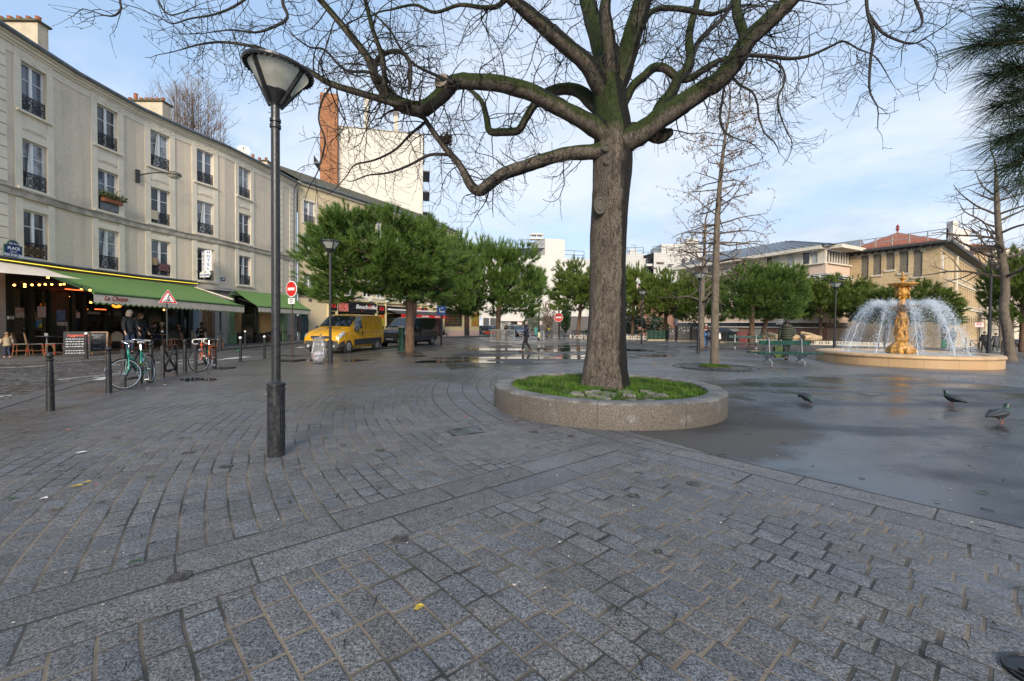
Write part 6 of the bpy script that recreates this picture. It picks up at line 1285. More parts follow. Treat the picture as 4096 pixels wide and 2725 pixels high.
def wire_bin(loc,label,bag=True):
 r=empty('litter_bin',loc,label,'litter bin','wire litter bins');T=ROOTM[r.name];m=MB();m.T=T
 for k in range(26):
  a=2*PI*k/26;P=smooth_path([(.17*math.cos(a),.17*math.sin(a),.03),(.26*math.cos(a),.26*math.sin(a),.28),(.24*math.cos(a),.24*math.sin(a),.5),(.19*math.cos(a),.19*math.sin(a),.8),(.215*math.cos(a),.215*math.sin(a),.93)],3);m.tube(P,.0055,4)
 for R,z in((.17,.03),(.262,.3),(.19,.8),(.215,.93)):m.ring((0,0,z),R,.008,24,4)
 m.ring((0,0,.9),.22,.016,24,4);m.build('wire_cage',STEEL,r);m=MB();m.T=T;m.lathe([(.13,0),(.15,.03)],14);m.build('base',IRON,r)
 if bag:
  m=MB();m.T=T;rg=random.Random(2);b=0;m.sphere((0,0,.25),.21,16,12,(1,1,1.0));m.v=[tuple(Vector(v)+Vector((rg.uniform(-.018,.018),rg.uniform(-.018,.018),rg.uniform(-.018,.018))))for v in m.v];m.build('rubbish_bag',mat('white_bag',(.52,.50,.53),.35,var=.25,scale=9),r)
  m=MB();m.T=T;m.lathe([(.18,.42),(.15,.6),(.17,.8),(.21,.92)],14,cap=False);m.build('bag_liner',mat('clear_liner',(.42,.41,.40),.2,Alpha=.35),r);m=MB();m.T=T;m.box((-.16,-.12,.26),(.07,.03,.06));m.build('red_wrapper',RED,r)
 return r
wire_bin(G(1276,1453),'wire litter bin with a white rubbish bag in front of the yellow van');q=wire_bin(G(2168,1362),'distant wire litter bin right of the walking man',False)
r=empty('water_post',G(1606,1402),'dark green cast iron water post beside the big pine trunk','water post');m=MB();m.T=ROOTM[r.name];m.lathe([(.28,0),(.28,.08),(.19,.1),(.17,.3),(.15,.8),(.18,.84),(.18,1.2),(.2,1.22),(.2,1.28),(.1,1.36)],8);GR=mat('dark_green_iron',(.012,.05,.032),.35,.2,var=.2);m.build('body',GR,r);m=MB();m.T=ROOTM[r.name];m.lathe([(.21,1.28),(.21,1.31),(.12,1.38)],8);m.build('cap',mat('grey_cap',(.3,.3,.3),.5),r)
m=MB();p=G(1639,1415);m.ring((p.x,p.y,.01),.62,.03,28,4);m.lathe([(.25,.012),(.6,.012)],24,(p.x,p.y,0),cap=False);tag(m.build('tree_grate',mat('damp_soil',(.03,.022,.016),.9)),'ring of damp soil and grate round the big pine trunk','tree grate')
A=G(1963,1372);Bq=G(2057,1373);r=empty('crowd_barrier',(A+Bq)/2,'grey slatted crowd barrier under the second pine','barrier');m=MB();h=1.08
for z in(.12,h):m.bar(A+Vector((0,0,z)),Bq+Vector((0,0,z)),.05)
for k in(0,.5,1):q=A.lerp(Bq,k);m.bar(q+Vector((0,0,.12)),q+Vector((0,0,h)),.05)
for k in range(33):q=A.lerp(Bq,(k+.5)/33);m.bar(q+Vector((0,0,.12)),q+Vector((0,0,h)),.018)
m.build('slat_panel',mat('barrier_grey',(.16,.17,.17),.5,.3),r);m=MB()
for k in(.02,.55,.98):q=A.lerp(Bq,k);m.box(q+Vector((0,0,.05)),(.9 if k<.6 else.06,.5,.1))
m.build('foot',DARKGREY,r)
BGREEN=mat('bench_green',(.005,.042,.030),.3,var=.25,scale=7);CASTI=mat('cast_iron_grey',(.30,.30,.31),.45,.4,var=.2,scale=20)
def bench(c,rz,label,L=2.35,worn=True):
 r=empty('park_bench',c,label,'bench','double sided green benches',rz);T=ROOTM[r.name]
 for s in(-1,1):
  m=MB();m.T=T
  for k in range(2):m.box((0,s*(.27+k*.11),.435),(L,.10,.05))
  m.build('seat',BGREEN,r,bevel=.006)
 m=MB();m.T=T;m.box((0,0,.80),(L*.83,.035,.16));m.build('backrest',BGREEN,r,bevel=.006)
 for x in(-.62,.62):
  m=MB();m.T=T@Matrix.Translation((x,0,0))
  m.tube(smooth_path([(0,-.09,.44),(0,-.05,.7),(0,-.04,.9),(0,0,.94),(0,.04,.9),(0,.05,.7),(0,.09,.44)],4),.024,6);m.bar((0,-.06,.62),(0,.06,.62),.02)
  for s in(-1,1):
   m.bar((0,s*.36,.41),(0,s*.08,.41),.05,.04);m.bar((0,s*.38,.40),(0,s*.10,.26),.045);m.ring((0,s*.19,.35),.045,.017,12,5,axis=(1,0,0));m.tube(smooth_path([(0,s*.03,.25),(0,s*.10,.18),(0,s*.16,.12)],3),.028,6);m.ring((0,s*.17,.085),.06,.025,14,6,axis=(1,0,0))
  m.box((0,0,.32),(.05,.15,.22));m.ring((0,0,.22),.03,.012,10,5,axis=(1,0,0));m.box((0,0,.012),(.05,.52,.024));m.build('cast_support',CASTI,r)
 return r
b1=bench((10.75,16.75,0),0.04,'nearer green slatted double bench with grey iron feet beside the ginkgo');b1.scale=(1.06,1.06,1.1)
m=MB();m.T=ROOTM[b1.name];m.box((-.95,.33,.48),(.36,.215,.012));m.build('bare_wood_patch',mat('bare_wood',(.34,.22,.10),.7,var=.3),b1)
b2=bench((15.6,28.4,0),-.30,'farther green double bench behind the slim ginkgo');b2.scale=(1.02,1.02,1.05)
gp=G(2858,1470);r=empty('tree_grate',gp,'round iron grate with grass round the slim ginkgo','tree grate');m=MB();m.T=ROOTM[r.name]
for R in(.62,.8,1.0,1.2,1.42):m.ring((0,0,.012),R,.016,48,4)
m.lathe([(.55,.016),(1.15,.016)],48,cap=False);m.build('grate',mat('grate_iron',(.04,.042,.045),.3,.3,var=.3,scale=14),r);m=MB();m.T=ROOTM[r.name];m.lathe([(.56,.0),(.56,.05),(.53,.05)],40,cap=False);m.build('collar',mat('rusty_collar',(.05,.035,.025),.7),r);m=MB();m.T=ROOTM[r.name];m.lathe([(.001,.035),(.54,.03)],30,cap=False);m.build('soil',mat('damp_soil',(.03,.022,.016),.9),r)
grass_patch('grass',gp,.52,.03,6500,.03,.10,8,'tuft of grass at the foot of the slim ginkgo')
rg=random.Random(77);FRU=mat('ginkgo_fruit',(.30,.17,.06),.6,var=.3);m=MB()
for i in range(70):a=rg.uniform(0,2*PI);R=2.4*math.sqrt(rg.random());m.sphere((gp.x+R*math.cos(a),gp.y+R*math.sin(a),.022),.016,5,4)
tag(m.build('fallen_fruit',FRU),'small yellow fruit scattered under the slim ginkgo','fruit',kind='stuff')
BRN=mat('cabinet_brown',(.05,.043,.04),.6,var=.25,scale=4,stain=.3)
def cabinet(u0,u1,v0,v1,Y,label,gray=0):
 a=AT(u0,v1,Y);b_=AT(u1,v0,Y);cx=(a.x+b_.x)/2;w_=b_.x-a.x;h=b_.z;r=empty('utility_cabinet',(cx,Y,0),label,'cabinet','brown utility cabinets');m=MB();m.box((cx,Y+.3,.13+(h-.13)/2),(w_,.6,h-.13));m.box((cx,Y+.29,h+.02),(w_+.08,.7,.04));m.build('body',BRN,r)
 for s in(-1,1):m=MB();m.box((cx+s*w_*.245,Y-.012,.13+(h-.1)*.5),(w_*.46,.02,(h-.1)*.88));d=m.build('door',BRN,r);m=MB();m.box((cx+s*.06,Y-.03,h*.55),(.03,.02,.1));m.build('handle',STEEL,d)
 m=MB();m.box((cx,Y+.3,.065),(w_+.2,.8,.13));m.build('plinth',mat('concrete_plinth',(.20,.17,.13),.9,var=.2),r)
 rg=random.Random(int(u0));m=MB()
 for i in range(14 if gray else 4):m.sphere((cx+rg.uniform(-.4,.45)*w_,Y-.028,h*rg.uniform(.6,.95)),.035,6,4,(1,.2,1))
 m.build('sticker',WHITE,r)
 return r
cabinet(2675,2701,1316,1366,43.5,'small brown utility cabinet left of the two larger cabinets');cabinet(2710,2761,1304,1367,43,'large brown utility cabinet with pale scribbles in the middle',1);cabinet(2766,2832,1304,1368,43.2,'large brown utility cabinet behind the lamp post and woman',1)
def railing_thing(u0,u1,v0,v1,Y0,Y1,label,m_,solid=False,n=40,name='railing'):
 A=AT(u0,v1,Y0);Bq=AT(u1,v1,Y1);A.z=0.0;Bq.z=0.0;h=AT((u0+u1)/2,v0,(Y0+Y1)/2).z;r=empty(name,(A+Bq)/2,label,name);m=MB()
 for z in(.12,h):m.bar(A+Vector((0,0,z)),Bq+Vector((0,0,z)),.06)
 for k in range(n+1):q=A.lerp(Bq,k/n);m.bar(q+Vector((0,0,.12)),q+Vector((0,0,h)),.03 if k%8 else.08)
 m.build('bars',m_,r)
 if solid:m=MB();m.bar(A+Vector((0,.08,h/2)),Bq+Vector((0,.08,h/2)),.02,h*.9);m.build('backing_panel',mat('greenish_panel',(.07,.10,.085),.5,var=.7,scale=3),r)
 m=MB();m.box((A+Bq)/2+Vector((0,.1,.08)),((Bq-A).length,.4,.16),rz=math.atan2(Bq.y-A.y,Bq.x-A.x));m.build('kerb_stone',mat('pale_stone_kerb',(.34,.27,.17),.9,var=.2),r);return r
railing_thing(2588,2675,1322,1362,44,44.4,'green railing with backing panel left of the cabinets',GR,True)
railing_thing(2878,2960,1327,1362,40,40,'dark scribbled railing right of the ginkgo trunk',DARKGREY,True,26)
def border(u0,u1,v,Y0,Y1,label,seed):
 A=AT(u0,v,Y0);Bq=AT(u1,v,Y1);A.z=gz(A.x,A.y);Bq.z=gz(Bq.x,Bq.y);r=empty('border_fence',(A+Bq)/2,label,'border fence','low white borders of the planting beds');m=MB();n=int((Bq-A).length/.18);rg=random.Random(seed)
 m.bar(A+Vector((0,0,.38)),Bq+Vector((0,0,.38)),.05);m.bar(A+Vector((0,0,.06)),Bq+Vector((0,0,.06)),.05,.1)
 for k in range(n):q=A.lerp(Bq,(k+.5)/n);m.bar(q+Vector((rg.uniform(-.05,.05),0,.08)),q+Vector((rg.uniform(-.05,.05),0,.38)),.04,rg.uniform(.05,.11))
 for k in range(int(n/9)+1):q=A.lerp(Bq,min(1,k*9/n));m.bar(q,q+Vector((0,0,.46)),.08)
 m.build('openwork_panel',mat('cream_border',(.50,.45,.36),.7,var=.15),r);return r
border(2280,2590,1352,50,48,'low pale openwork border either side of the big chestnut trunk',1);border(2985,3420,1374,39,42,'low pale openwork border behind the nearer bench',2);border(3380,3640,1380,40,43,'low pale openwork border behind the fountain',3)
LOG=mat('pale_logs',(.42,.30,.17),.85,var=.3,scale=5);rg=random.Random(14)
for i,(u,v,Y,L)in enumerate(((2985,1346,41,2.2),(3080,1352,40,1.6),(3098,1347,41,2.0),(3130,1351,42,2.2),(3190,1352,41,1.4),(3250,1352,40,1.5),(3240,1345,41,1.7))):
 c=AT(u,v,Y);d=Vector((1,rg.uniform(-.5,.5),rg.uniform(-.35,.1))).normalized();m=MB();m.tube([c-d*L/2,c-d*L*.1,c+d*L/2],[.26,.32,.2],9);tag(m.build('log',LOG),['pale log left of the broad pine trunk','short pale log beside the grey bush','long pale log behind the person in green at the left','pale log lying behind the person in green','small pale log right of the person in green','pale log before the thin pine trunk','tilted pale log beside the thin pine trunk'][i],'log','pale logs in the planting bed')
c=AT(2980,1358,36.8);m=MB();c.z=.55
for k in range(8):q=c+Vector((-.62+k*.17,0,0));m.hexa([q+Vector((0+.22,-.02,-.5)),q+Vector((.12+.22,-.02,-.5)),q+Vector((.12+.22,.02,-.5)),q+Vector((.22,.02,-.5)),q+Vector((-.1,-.02,.5)),q+Vector((.02,-.02,.5)),q+Vector((.02,.02,.5)),q+Vector((-.1,.02,.5))])
m.bar(c+Vector((-.75,.03,.3)),c+Vector((.7,.03,.3)),.05);m.bar(c+Vector((-.5,.03,-.3)),c+Vector((.9,.03,-.3)),.05);tag(m.build('slatted_panel',mat('dark_red_paint',(.16,.02,.025),.5,var=.3)),'dark red slatted panel leaning beside the broad pine behind the farther bench','panel')
p=AT(3206,1372,41);m=MB();m.box((p.x,41,.45),(.6,.6,.9),top=1.1);tag(m.build('planter_box',DARKGREY),'dark square planter box behind the low border near the pine','planter')
p=G(3766,1391);r=empty('wheeled_bin',p,'green wheeled bin behind the right part of the fountain spray','bin');m=MB();m.T=ROOTM[r.name];m.box((0,0,.5),(.58,.6,.85),top=1.15);m.build('body',mat('bin_green',(.02,.22,.07),.45),r);m=MB();m.T=ROOTM[r.name];m.box((0,0,.96),(.72,.76,.07));m.build('lid',mat('bin_lid',(.02,.07,.035),.45),r);m=MB();m.T=ROOTM[r.name]
for s in(-1,1):m.lathe([(.1,-.03),(.1,.03)],12,(s*.25,.3,.1),Vector((1,0,0)))
m.build('wheel',RUBBER,r)
LID=mat('cast_lid',(.07,.064,.058),.45,.4,var=.4,scale=16,bump=.2,bscale=60)
def cap(u,v,R,label,m_=LID,name='valve_cap'):
 p=G(u,v);m=MB();m.lathe([(R,.0),(R,.007),(R*.8,.009),(R*.76,.006),(.001,.006)],28,(p.x,p.y,0),cap=False)
 m.bar((p.x-R*.5,p.y,.008),(p.x+R*.5,p.y,.008),.012,.006);m.ring((p.x,p.y,.006),R*.25,.006,12,4);tag(m.build(name,m_),label,name.replace('_',' '),'small round lids in the paving')
for u,v,R,l in((718,2309,.058,'rusty round valve cap on the slab band at lower left'),(1600,2158,.055,'dark round valve cap beside the slab band'),(2534,1984,.05,'dark valve cap left of the pair near the asphalt'),(2774,1937,.06,'broken round valve cap nearest the asphalt edge'),(2632,2207,.03,'tiny dark cap in the setts right of centre'),(905,1868,.06,'faint round cap left of the large lamp base'),(756,1812,.06,'brown round cap far left of the large lamp'),(1520,1803,.055,'small cap near the slab band right of the lamp'),(2135,1729,.06,'round cap before the planter wall'),(2282,1745,.05,'small round cap closest to the planter wall')):cap(u,v,R,l)
p=G(4190,2715);m=MB();m.lathe([(.13,0),(.13,.012),(.118,.014),(.114,.008),(.001,.008)],40,(p.x,p.y,0),cap=False)
for k in range(5):m.box((p.x-.09+k*.045,p.y,.012),(.008,.1,.008),rz=.6)
tag(m.build('manhole_cover',mat('black_cast',(.012,.012,.013),.35,.4)),'black cast manhole cover cut by the lower right corner','manhole cover')
m=MB();q=[G(1793,1722),G(1910,1708),G(1936,1730),G(1815,1744)];m.poly([(v.x,v.y,.008)for v in q]);
for i in range(4):m.bar(Vector((q[i].x,q[i].y,.008)),Vector((q[(i+1)%4].x,q[(i+1)%4].y,.008)),.02,.012)
tag(m.build('access_cover',mat('steel_cover',(.11,.115,.12),.3,.6,var=.4,scale=5)),'square steel access cover left of the planter','access cover')
m=MB();q=[G(3425,1574),G(3480,1571),G(3540,1580),G(3490,1586)];m.poly([(v.x,v.y,.010)for v in q]);tag(m.build('access_cover',mat('stone_cover',(.12,.10,.085),.7)),'brownish flush cover in the wet asphalt left of the pigeons','access cover')
def scrap(u,v,L,W,rz,m_,label,name='leaf',cat='leaf',z=.012,curl=.01):
 p=G(u,v);c,s=math.cos(rz),math.sin(rz);m=MB();pts=[(-L,0,0),(-L*.4,-W,curl*.6),(L*.4,-W*.8,curl),(L,0,.002),(L*.4,W*.8,curl),(-L*.4,W,curl*.6)]
 m.add([(p.x+x*c-y*s,p.y+x*s+y*c,z+k)for x,y,k in pts],[(0,1,2,3,4,5)]);tag(m.build(name,m_),label,cat)
LG=mat('green_leaf',(.03,.075,.02),.5,var=.3);LY=mat('yellow_leaf',(.45,.32,.03),.6);LO=mat('orange_leaf',(.42,.11,.02),.6);PAPR=mat('paper_scrap',(.6,.6,.6),.7);LB=mat('brown_leaf',(.10,.06,.03),.7)
for q in((3925,1973,.06,.016,-.5,LG,'long dark green leaf on the wet asphalt at right'),(305,1950,.05,.02,.4,LY,'torn yellow scrap on the left paving'),(345,1935,.04,.012,.6,LY,'thin yellow strip beside the torn yellow scrap'),(268,1724,.035,.02,.2,LO,'orange leaf on the wet left paving'),(383,1947,.015,.01,0,RED,'tiny red scrap right of the yellow scrap'),(325,1815,.05,.025,.8,PAPR,'crumpled white paper on the left paving'),(175,2000,.03,.018,.3,PAPR,'small white scrap near the left edge'),(40,2001,.05,.018,.3,LG,'dark green leaf at the left edge'),(608,1912,.03,.015,1.0,LG,'small green leaf left of the lamp'),(760,1757,.06,.012,.2,LG,'green leafy twig on the left paving'),(1300,1755,.04,.018,.2,LG,'dark green leaf right of the lamp sleeve'),(1255,1710,.02,.01,.4,LG,'tiny green leaf behind the lamp sleeve'),(1862,1670,.03,.02,.4,LO,'orange brown leaf on the paving before the planter'),(2068,1686,.04,.03,.4,LB,'brown leaf against the planter foot'),(2773,1708,.03,.02,.2,LO,'orange leaf on the asphalt by the planter'),(1678,2440,.03,.02,.5,LY,'faint yellow leaf in a sett joint'),(2760,2088,.02,.01,.4,LG,'tiny green leaf in the setts near the broken cap'),(2535,1423,.09,.05,.1,mat('blue_mask',(.25,.6,.65),.6),'pale blue face mask lying at the puddle'),(1879,1382,.1,.05,.1,LO,'orange scrap on the far paving before the crowd barrier'),(1062,1580,.03,.02,.3,PAPR,'white scrap left of the lamp pole'),(656,1543,.05,.03,.3,PAPR,'white paper beyond the green bicycle'),(215,2046,.03,.02,.2,LB,'dull brown leaf on the left setts'),(540,2255,.04,.015,.3,LG,'dark green leaf by the slab band'),(115,1832,.03,.01,.1,LG,'thin green leaf near the white paper'),(3745,2010,.03,.008,-.3,LB,'thin brown twig on the asphalt edge'),(3810,1906,.04,.005,-.2,LB,'dark stalk on the asphalt below the pigeons')):
 scrap(*q[:6],q[6],'litter' if q[5]in(PAPR,RED)else 'leaf','litter' if q[5]in(PAPR,RED)else 'leaf')
rg=random.Random(50);m=MB();m2=MB()
for i in range(170):
 u=rg.uniform(0,4096);v=rg.uniform(1560,2700)if i%2 else rg.uniform(1540,2050);p=G(u,v);a=rg.uniform(0,PI);L=rg.uniform(.012,.045);d=Vector((math.cos(a),math.sin(a),0))*L;k=d.orthogonal().normalized()*L*.15;k.z=0;m.tube([p-d+Vector((0,0,.009)),p+k+Vector((0,0,.011)),p+d+Vector((0,0,.009))],[.0022,.0028,.0035],4)
tag(m.build('fallen_twigs',TWIG),'dark leaf stalks and twigs scattered over the paving','twigs',kind='stuff')
for i in range(130):
 p=G(rg.uniform(2400,4096),rg.uniform(1530,2100))if i<70 else G(rg.uniform(0,2400),rg.uniform(1560,2500));m2.sphere((p.x,p.y,.010),rg.uniform(.003,.008),5,3,(1.4,1,.4))
tag(m2.build('grit',mat('pale_grit',(.35,.33,.3),.8,var=.6,scale=2)),'pale grit and crumbs scattered on the paving','grit',kind='stuff')
FX,FY=16.85,18.4;Rf=2.98;FZ=0
LIME=brick('fountain_stone',(.46,.29,.145),(.52,.345,.185),(.24,.17,.10),1.0,.345,.008,.5,.2)
LIMEC=mat('fountain_coping',(.47,.315,.17),.45,var=.12,scale=4,stain=.25,bump=.06,bscale=60)
fo=empty('fountain',(FX,FY,0),'round stone fountain with golden two tiered column and arching jets','fountain')
m=MB();n=96;H=.33;vs=[];
m.lathe([(Rf,0),(Rf,H)],n,(FX,FY,0),cap=False);ob=m.build('basin_wall',LIME,fo)
uvl=ob.data.uv_layers[0].data
for p_ in ob.data.polygons:
 k=p_.index%n
 for j,li in enumerate(p_.loop_indices):uvl[li].uv=((k+(1 if j in(1,2)else 0))*2*PI*Rf/n,.0 if j<2 else H)
m=MB();m.lathe([(Rf-.002,H),(Rf+.035,H+.005),(Rf+.05,H+.06),(Rf+.02,H+.13),(Rf-.06,H+.16),(Rf-.36,H+.155),(Rf-.40,H+.13),(Rf-.41,.15)],n,(FX,FY,0),cap=False);m.build('coping',LIMEC,fo,True)
def foam_material():
 n=NT('foamy_water');o=n.obj();f=n.ss(n.noise(o,5,5,.7),.35,.6);c=n.mix(f,(.20,.24,.26,1),(.72,.76,.80,1));return n.out(c,.15,0,n.bump(n.noise(o,14,4),.6,.05),.5)
m=MB();m.lathe([(.001,H+.085),(Rf-.405,H+.085)],64,(FX,FY,0),cap=False);m.build('water',foam_material(),fo)
GOLD=mat('golden_paint',(.45,.215,.03),.42,.0,bump=.25,bscale=30,var=.5,scale=9,stain=.5,spec=.6);GOLDM=mat('stained_gold',(.40,.17,.02),.4,var=.5,scale=12,stain=.6,spec=.6)
def fl(prof,name,m_,n=20,lobes=0,amp=.12,tw=0):
 m=MB();b=0;m.lathe(prof,n,(FX,FY,0))
 if lobes:
  for i,v in enumerate(m.v):
   v=Vector(v)-Vector((FX,FY,0));a=math.atan2(v.y,v.x)+tw*v.z;k=1+amp*math.cos(lobes*a);m.v[i]=(FX+v.x*k,FY+v.y*k,v.z)
 return m.build(name,m_,fo,True)
fl([(.42,.40),(.45,.50),(.39,.60),(.41,.68),(.33,.76),(.28,.84),(.2,.92)],'pedestal',GOLD,32,8,.12)
fl([(.15,.9),(.19,1.0),(.22,1.12),(.20,1.24),(.15,1.32),(.18,1.42),(.205,1.55),(.165,1.66),(.145,1.74),(.18,1.84),(.205,1.94),(.165,2.05),(.135,2.12),(.165,2.2),(.21,2.26)],'column',GOLD,32,5,.16,1.8)
fl([(.08,2.18),(.28,2.24),(.47,2.34),(.60,2.44),(.64,2.48),(.63,2.50),(.45,2.46),(.1,2.42)],'lower_dish',mat('mossy_gold',(.22,.12,.03),.4,var=.5,scale=8,stain=.5),40)
fl([(.11,2.42),(.17,2.48),(.17,2.60),(.14,2.64),(.10,2.70),(.08,2.76),(.11,2.80),(.15,2.84),(.20,2.95),(.22,3.05),(.19,3.16),(.14,3.24),(.15,3.28)],'vase',GOLD,24,6,.08)
m=MB();m.lathe([(.08,3.24),(.20,3.28),(.36,3.33),(.48,3.39),(.51,3.42),(.50,3.44),(.35,3.41),(.08,3.38)],40,(FX,FY,0))
for k in range(40):a=2*PI*k/40;m.bar((FX+.2*math.cos(a),FY+.2*math.sin(a),3.275),(FX+.49*math.cos(a),FY+.49*math.sin(a),3.40),.016)
m.build('upper_dish',GOLD,fo,True)
fl([(.10,3.38),(.10,3.44),(.05,3.48),(.045,3.54),(.075,3.58),(.11,3.64),(.115,3.68),(.075,3.72),(.045,3.75),(.07,3.79),(.05,3.83),(.05,3.88),(.01,3.95)],'finial',GOLD,16)
for k in range(4):
 a=k*PI/2+.4;c=Vector((FX+.20*math.cos(a),FY+.20*math.sin(a),2.98));m=MB();m.sphere(c,.065,9,7,(1,1,1.25));m.sphere(c+Vector((.05*math.cos(a),.05*math.sin(a),-.02)),.027,6,5);m.tube(smooth_path([c+Vector((0,0,.08)),c+Vector((.05*math.cos(a),.05*math.sin(a),.22)),c+Vector((-.06*math.cos(a),-.06*math.sin(a),.28))],3),.03,6);m.tube(smooth_path([c+Vector((.04*math.cos(a+1),.04*math.sin(a+1),-.1)),c+Vector((.08*math.cos(a),.08*math.sin(a),-.25))],3),.025,6);m.build('mask_ornament',GOLD,fo,True)
for k in range(6):
 a=k*PI/3+.2;c=Vector((FX+.34*math.cos(a),FY+.34*math.sin(a),.56));m=MB();m.sphere(c,.11,9,7,(1,1,.8));m.tube(smooth_path([c,c+Vector((.12*math.cos(a),.12*math.sin(a),.05)),c+Vector((.16*math.cos(a),.16*math.sin(a),-.10))],3),.045,6);m.build('dolphin_ornament',GOLD,fo,True)
for k in range(5):
 a=k*2*PI/5+.7;m=MB();m.tube(smooth_path([(FX+.16*math.cos(a),FY+.16*math.sin(a),1.0),(FX+.215*math.cos(a+.3),FY+.215*math.sin(a+.3),1.25),(FX+.17*math.cos(a+.6),FY+.17*math.sin(a+.6),1.5),(FX+.21*math.cos(a+.9),FY+.21*math.sin(a+.9),1.75),(FX+.16*math.cos(a+1.2),FY+.16*math.sin(a+1.2),2.05)],4),[.03]*4+[.05]*5+[.035]*8,7);m.build('scroll_ornament',GOLDM,fo,True)
def water_material(name,a):
 n=NT(name);p=n.n('ShaderNodeBsdfPrincipled',Roughness=.08);n.put(p.inputs['Base Color'],(.80,.86,.92));n.put(p.inputs['Alpha'],a);o=n.n('ShaderNodeOutputMaterial');n.t.links.new(p.outputs[0],o.inputs[0]);return n.m
DROP=water_material('water_drops',.62)
rg=np.random.RandomState(12);tet=np.array([(1,0,-.5),(-.6,.8,-.5),(-.6,-.8,-.5),(0,0,1.3)]);V=[];Fc=[]
def drops(pts,sz,dirs=None,st=0.0):
 n=len(pts);s=sz*rg.uniform(.4,1.4,n);vv=pts[:,None,:]+tet[None]*s[:,None,None]
 if dirs is not None:vv[:,3,:]+=dirs*st*rg.uniform(.3,1.3,(n,1));vv[:,0,:]-=dirs*st*.4
 vv=vv.reshape(-1,3);b=(sum(len(x)for x in V)if V else 0)+np.arange(n)*4
 V.append(vv);Fc.append(np.concatenate([np.c_[b,b+1,b+2],np.c_[b,b+1,b+3],np.c_[b+1,b+2,b+3],np.c_[b+2,b,b+3]]))
core=MB()
for k in range(10):
 a=2*PI*k/10+.45;r0,z0=.62,2.46;r1=Rf-.95;zt=.42;ap=.38
 tt=np.linspace(0,1,26);rr_=r0+(r1-r0)*tt;zz_q=z0+4*ap*tt*(1-tt)*.9+(zt-z0)*tt**2.1
 P=[Vector((FX+r*math.cos(a),FY+r*math.sin(a),z))for r,z in zip(rr_,zz_q)]
 n=1500;t=rg.uniform(0,1,n);r=r0+(r1-r0)*t;z=z0+4*ap*t*(1-t)*.9+(zt-z0)*t**2.1;sp_=.04+.125*t*rg.uniform(.3,1.2,n);vz_=4*ap*(1-2*t)*.9+(zt-z0)*2.1*t**1.1;dv=np.c_[(r1-r0)*math.cos(a)+0*t,(r1-r0)*math.sin(a)+0*t,vz_];dv/=np.linalg.norm(dv,axis=1)[:,None]
 pts=np.c_[FX+r*math.cos(a),FY+r*math.sin(a),z]+rg.normal(0,1,(n,3))*sp_[:,None]*np.array([1,1,1.3]);drops(pts,.009,dv,.06)
 core.tube(P[12:],[.008+.014*i/13 for i in range(14)],5,cap=False)
n=22000;a=rg.uniform(0,2*PI,n);t=rg.uniform(0,1,n)**.8;r=.5+1.75*t;z=2.5+.34*np.sin(PI*np.clip(t*1.3,0,1))-1.7*t**2-rg.exponential(.34,n)*(.4+t);dens_=.5+.5*np.cos(a-5.7);kp=(rg.uniform(0,1,n)<.35+.65*dens_)&(z>.45)
drops(np.c_[FX+r*np.cos(a),FY+r*np.sin(a),z][kp],.0085,np.tile(np.array([0,0,-1.0]),(int(kp.sum()),1)),.03)
V=np.concatenate(V);Fc=np.concatenate(Fc);me=bpy.data.meshes.new('water_spray');me.from_pydata(V.tolist(),[],Fc.tolist());me.materials.append(DROP);me.update()
V2=V-np.array([FX,FY,0]);me.vertices.foreach_set('co',V2.reshape(-1));o=bpy.data.objects.new('water_spray',me);COL.objects.link(o);o.parent=fo;tag(o,kind='stuff')
core.build('water_jets',water_material('water_jet',.22),fo,True)
PG=mat('pigeon_grey',(.035,.04,.05),.6,var=.35,scale=25);PGN=mat('pigeon_neck',(.02,.05,.04),.35,var=.3,scale=30);PK=mat('pigeon_pink',(.20,.075,.065),.6)
def pigeon(loc,rz,label,peck=False,sc_=1.0,walk=.02):
 r=empty('pigeon',loc,label,'pigeon',None,rz);r.scale=(sc_,)*3;T=ROOTM[r.name];m=MB();m.T=T
 if peck:sp=[(-.19,0,.125),(-.12,0,.135),(-.06,0,.13),(0,0,.115),(.05,0,.10),(.085,0,.075),(.105,0,.05),(.115,0,.035)]
 else:sp=[(-.20,0,.085),(-.13,0,.105),(-.06,0,.12),(0,0,.125),(.05,0,.15),(.07,0,.19),(.08,0,.225),(.105,0,.232)]
 P=smooth_path(sp,3);RR=lerp_list([.012,.032,.056,.062,.048,.028,.026,.010],3);m.tube(P,RR,12);m.build('body',PG,r,True)
 m=MB();m.T=T;m.tube(P[12:19],[x*1.03 for x in RR[12:19]],12,cap=False);m.build('neck_sheen',PGN,r,True)
 for s in(-1,1):
  m=MB();m.T=T;z0=.13 if not peck else.13;m.tube(smooth_path([(.03,s*.045,z0),(-.04,s*.056,z0+.005),(-.12,s*.038,z0-.02),(-.19,s*.012,z0-.035)],3),lerp_list([.02,.03,.02,.004],3),7);m.build('wing',mat('pigeon_wing',(.03,.034,.042),.65,var=.6,scale=40),r,True)
  m=MB();m.T=T;fx=.01+s*walk;m.tube([(-.01,s*.022,.08),(.0,s*.022,.045),(fx,s*.022,.006)],[.014,.006,.005],5)
  for q in(-.5,0,.5):m.tube([(fx,s*.022,.006),(fx+.03*math.cos(q),s*.022+.03*math.sin(q),.004)],.003,4)
  m.tube([(fx,s*.022,.006),(fx-.018,s*.022,.004)],.003,4);m.build('leg',PK,r)
 m=MB();m.T=T;e=P[-1];d=(P[-1]-P[-3]).normalized();m.tube([e,e+d*.022+Vector((0,0,-.004))],[.007,.002],6);m.build('beak',mat('beak',(.05,.045,.04),.5),r);m=MB();m.T=T
 for s in(-1,1):m.sphere(P[-3]+Vector((.0,s*.021,.006)),.005,6,4)
 m.build('eyes',mat('pigeon_eye',(.5,.12,.02),.3),r);return r
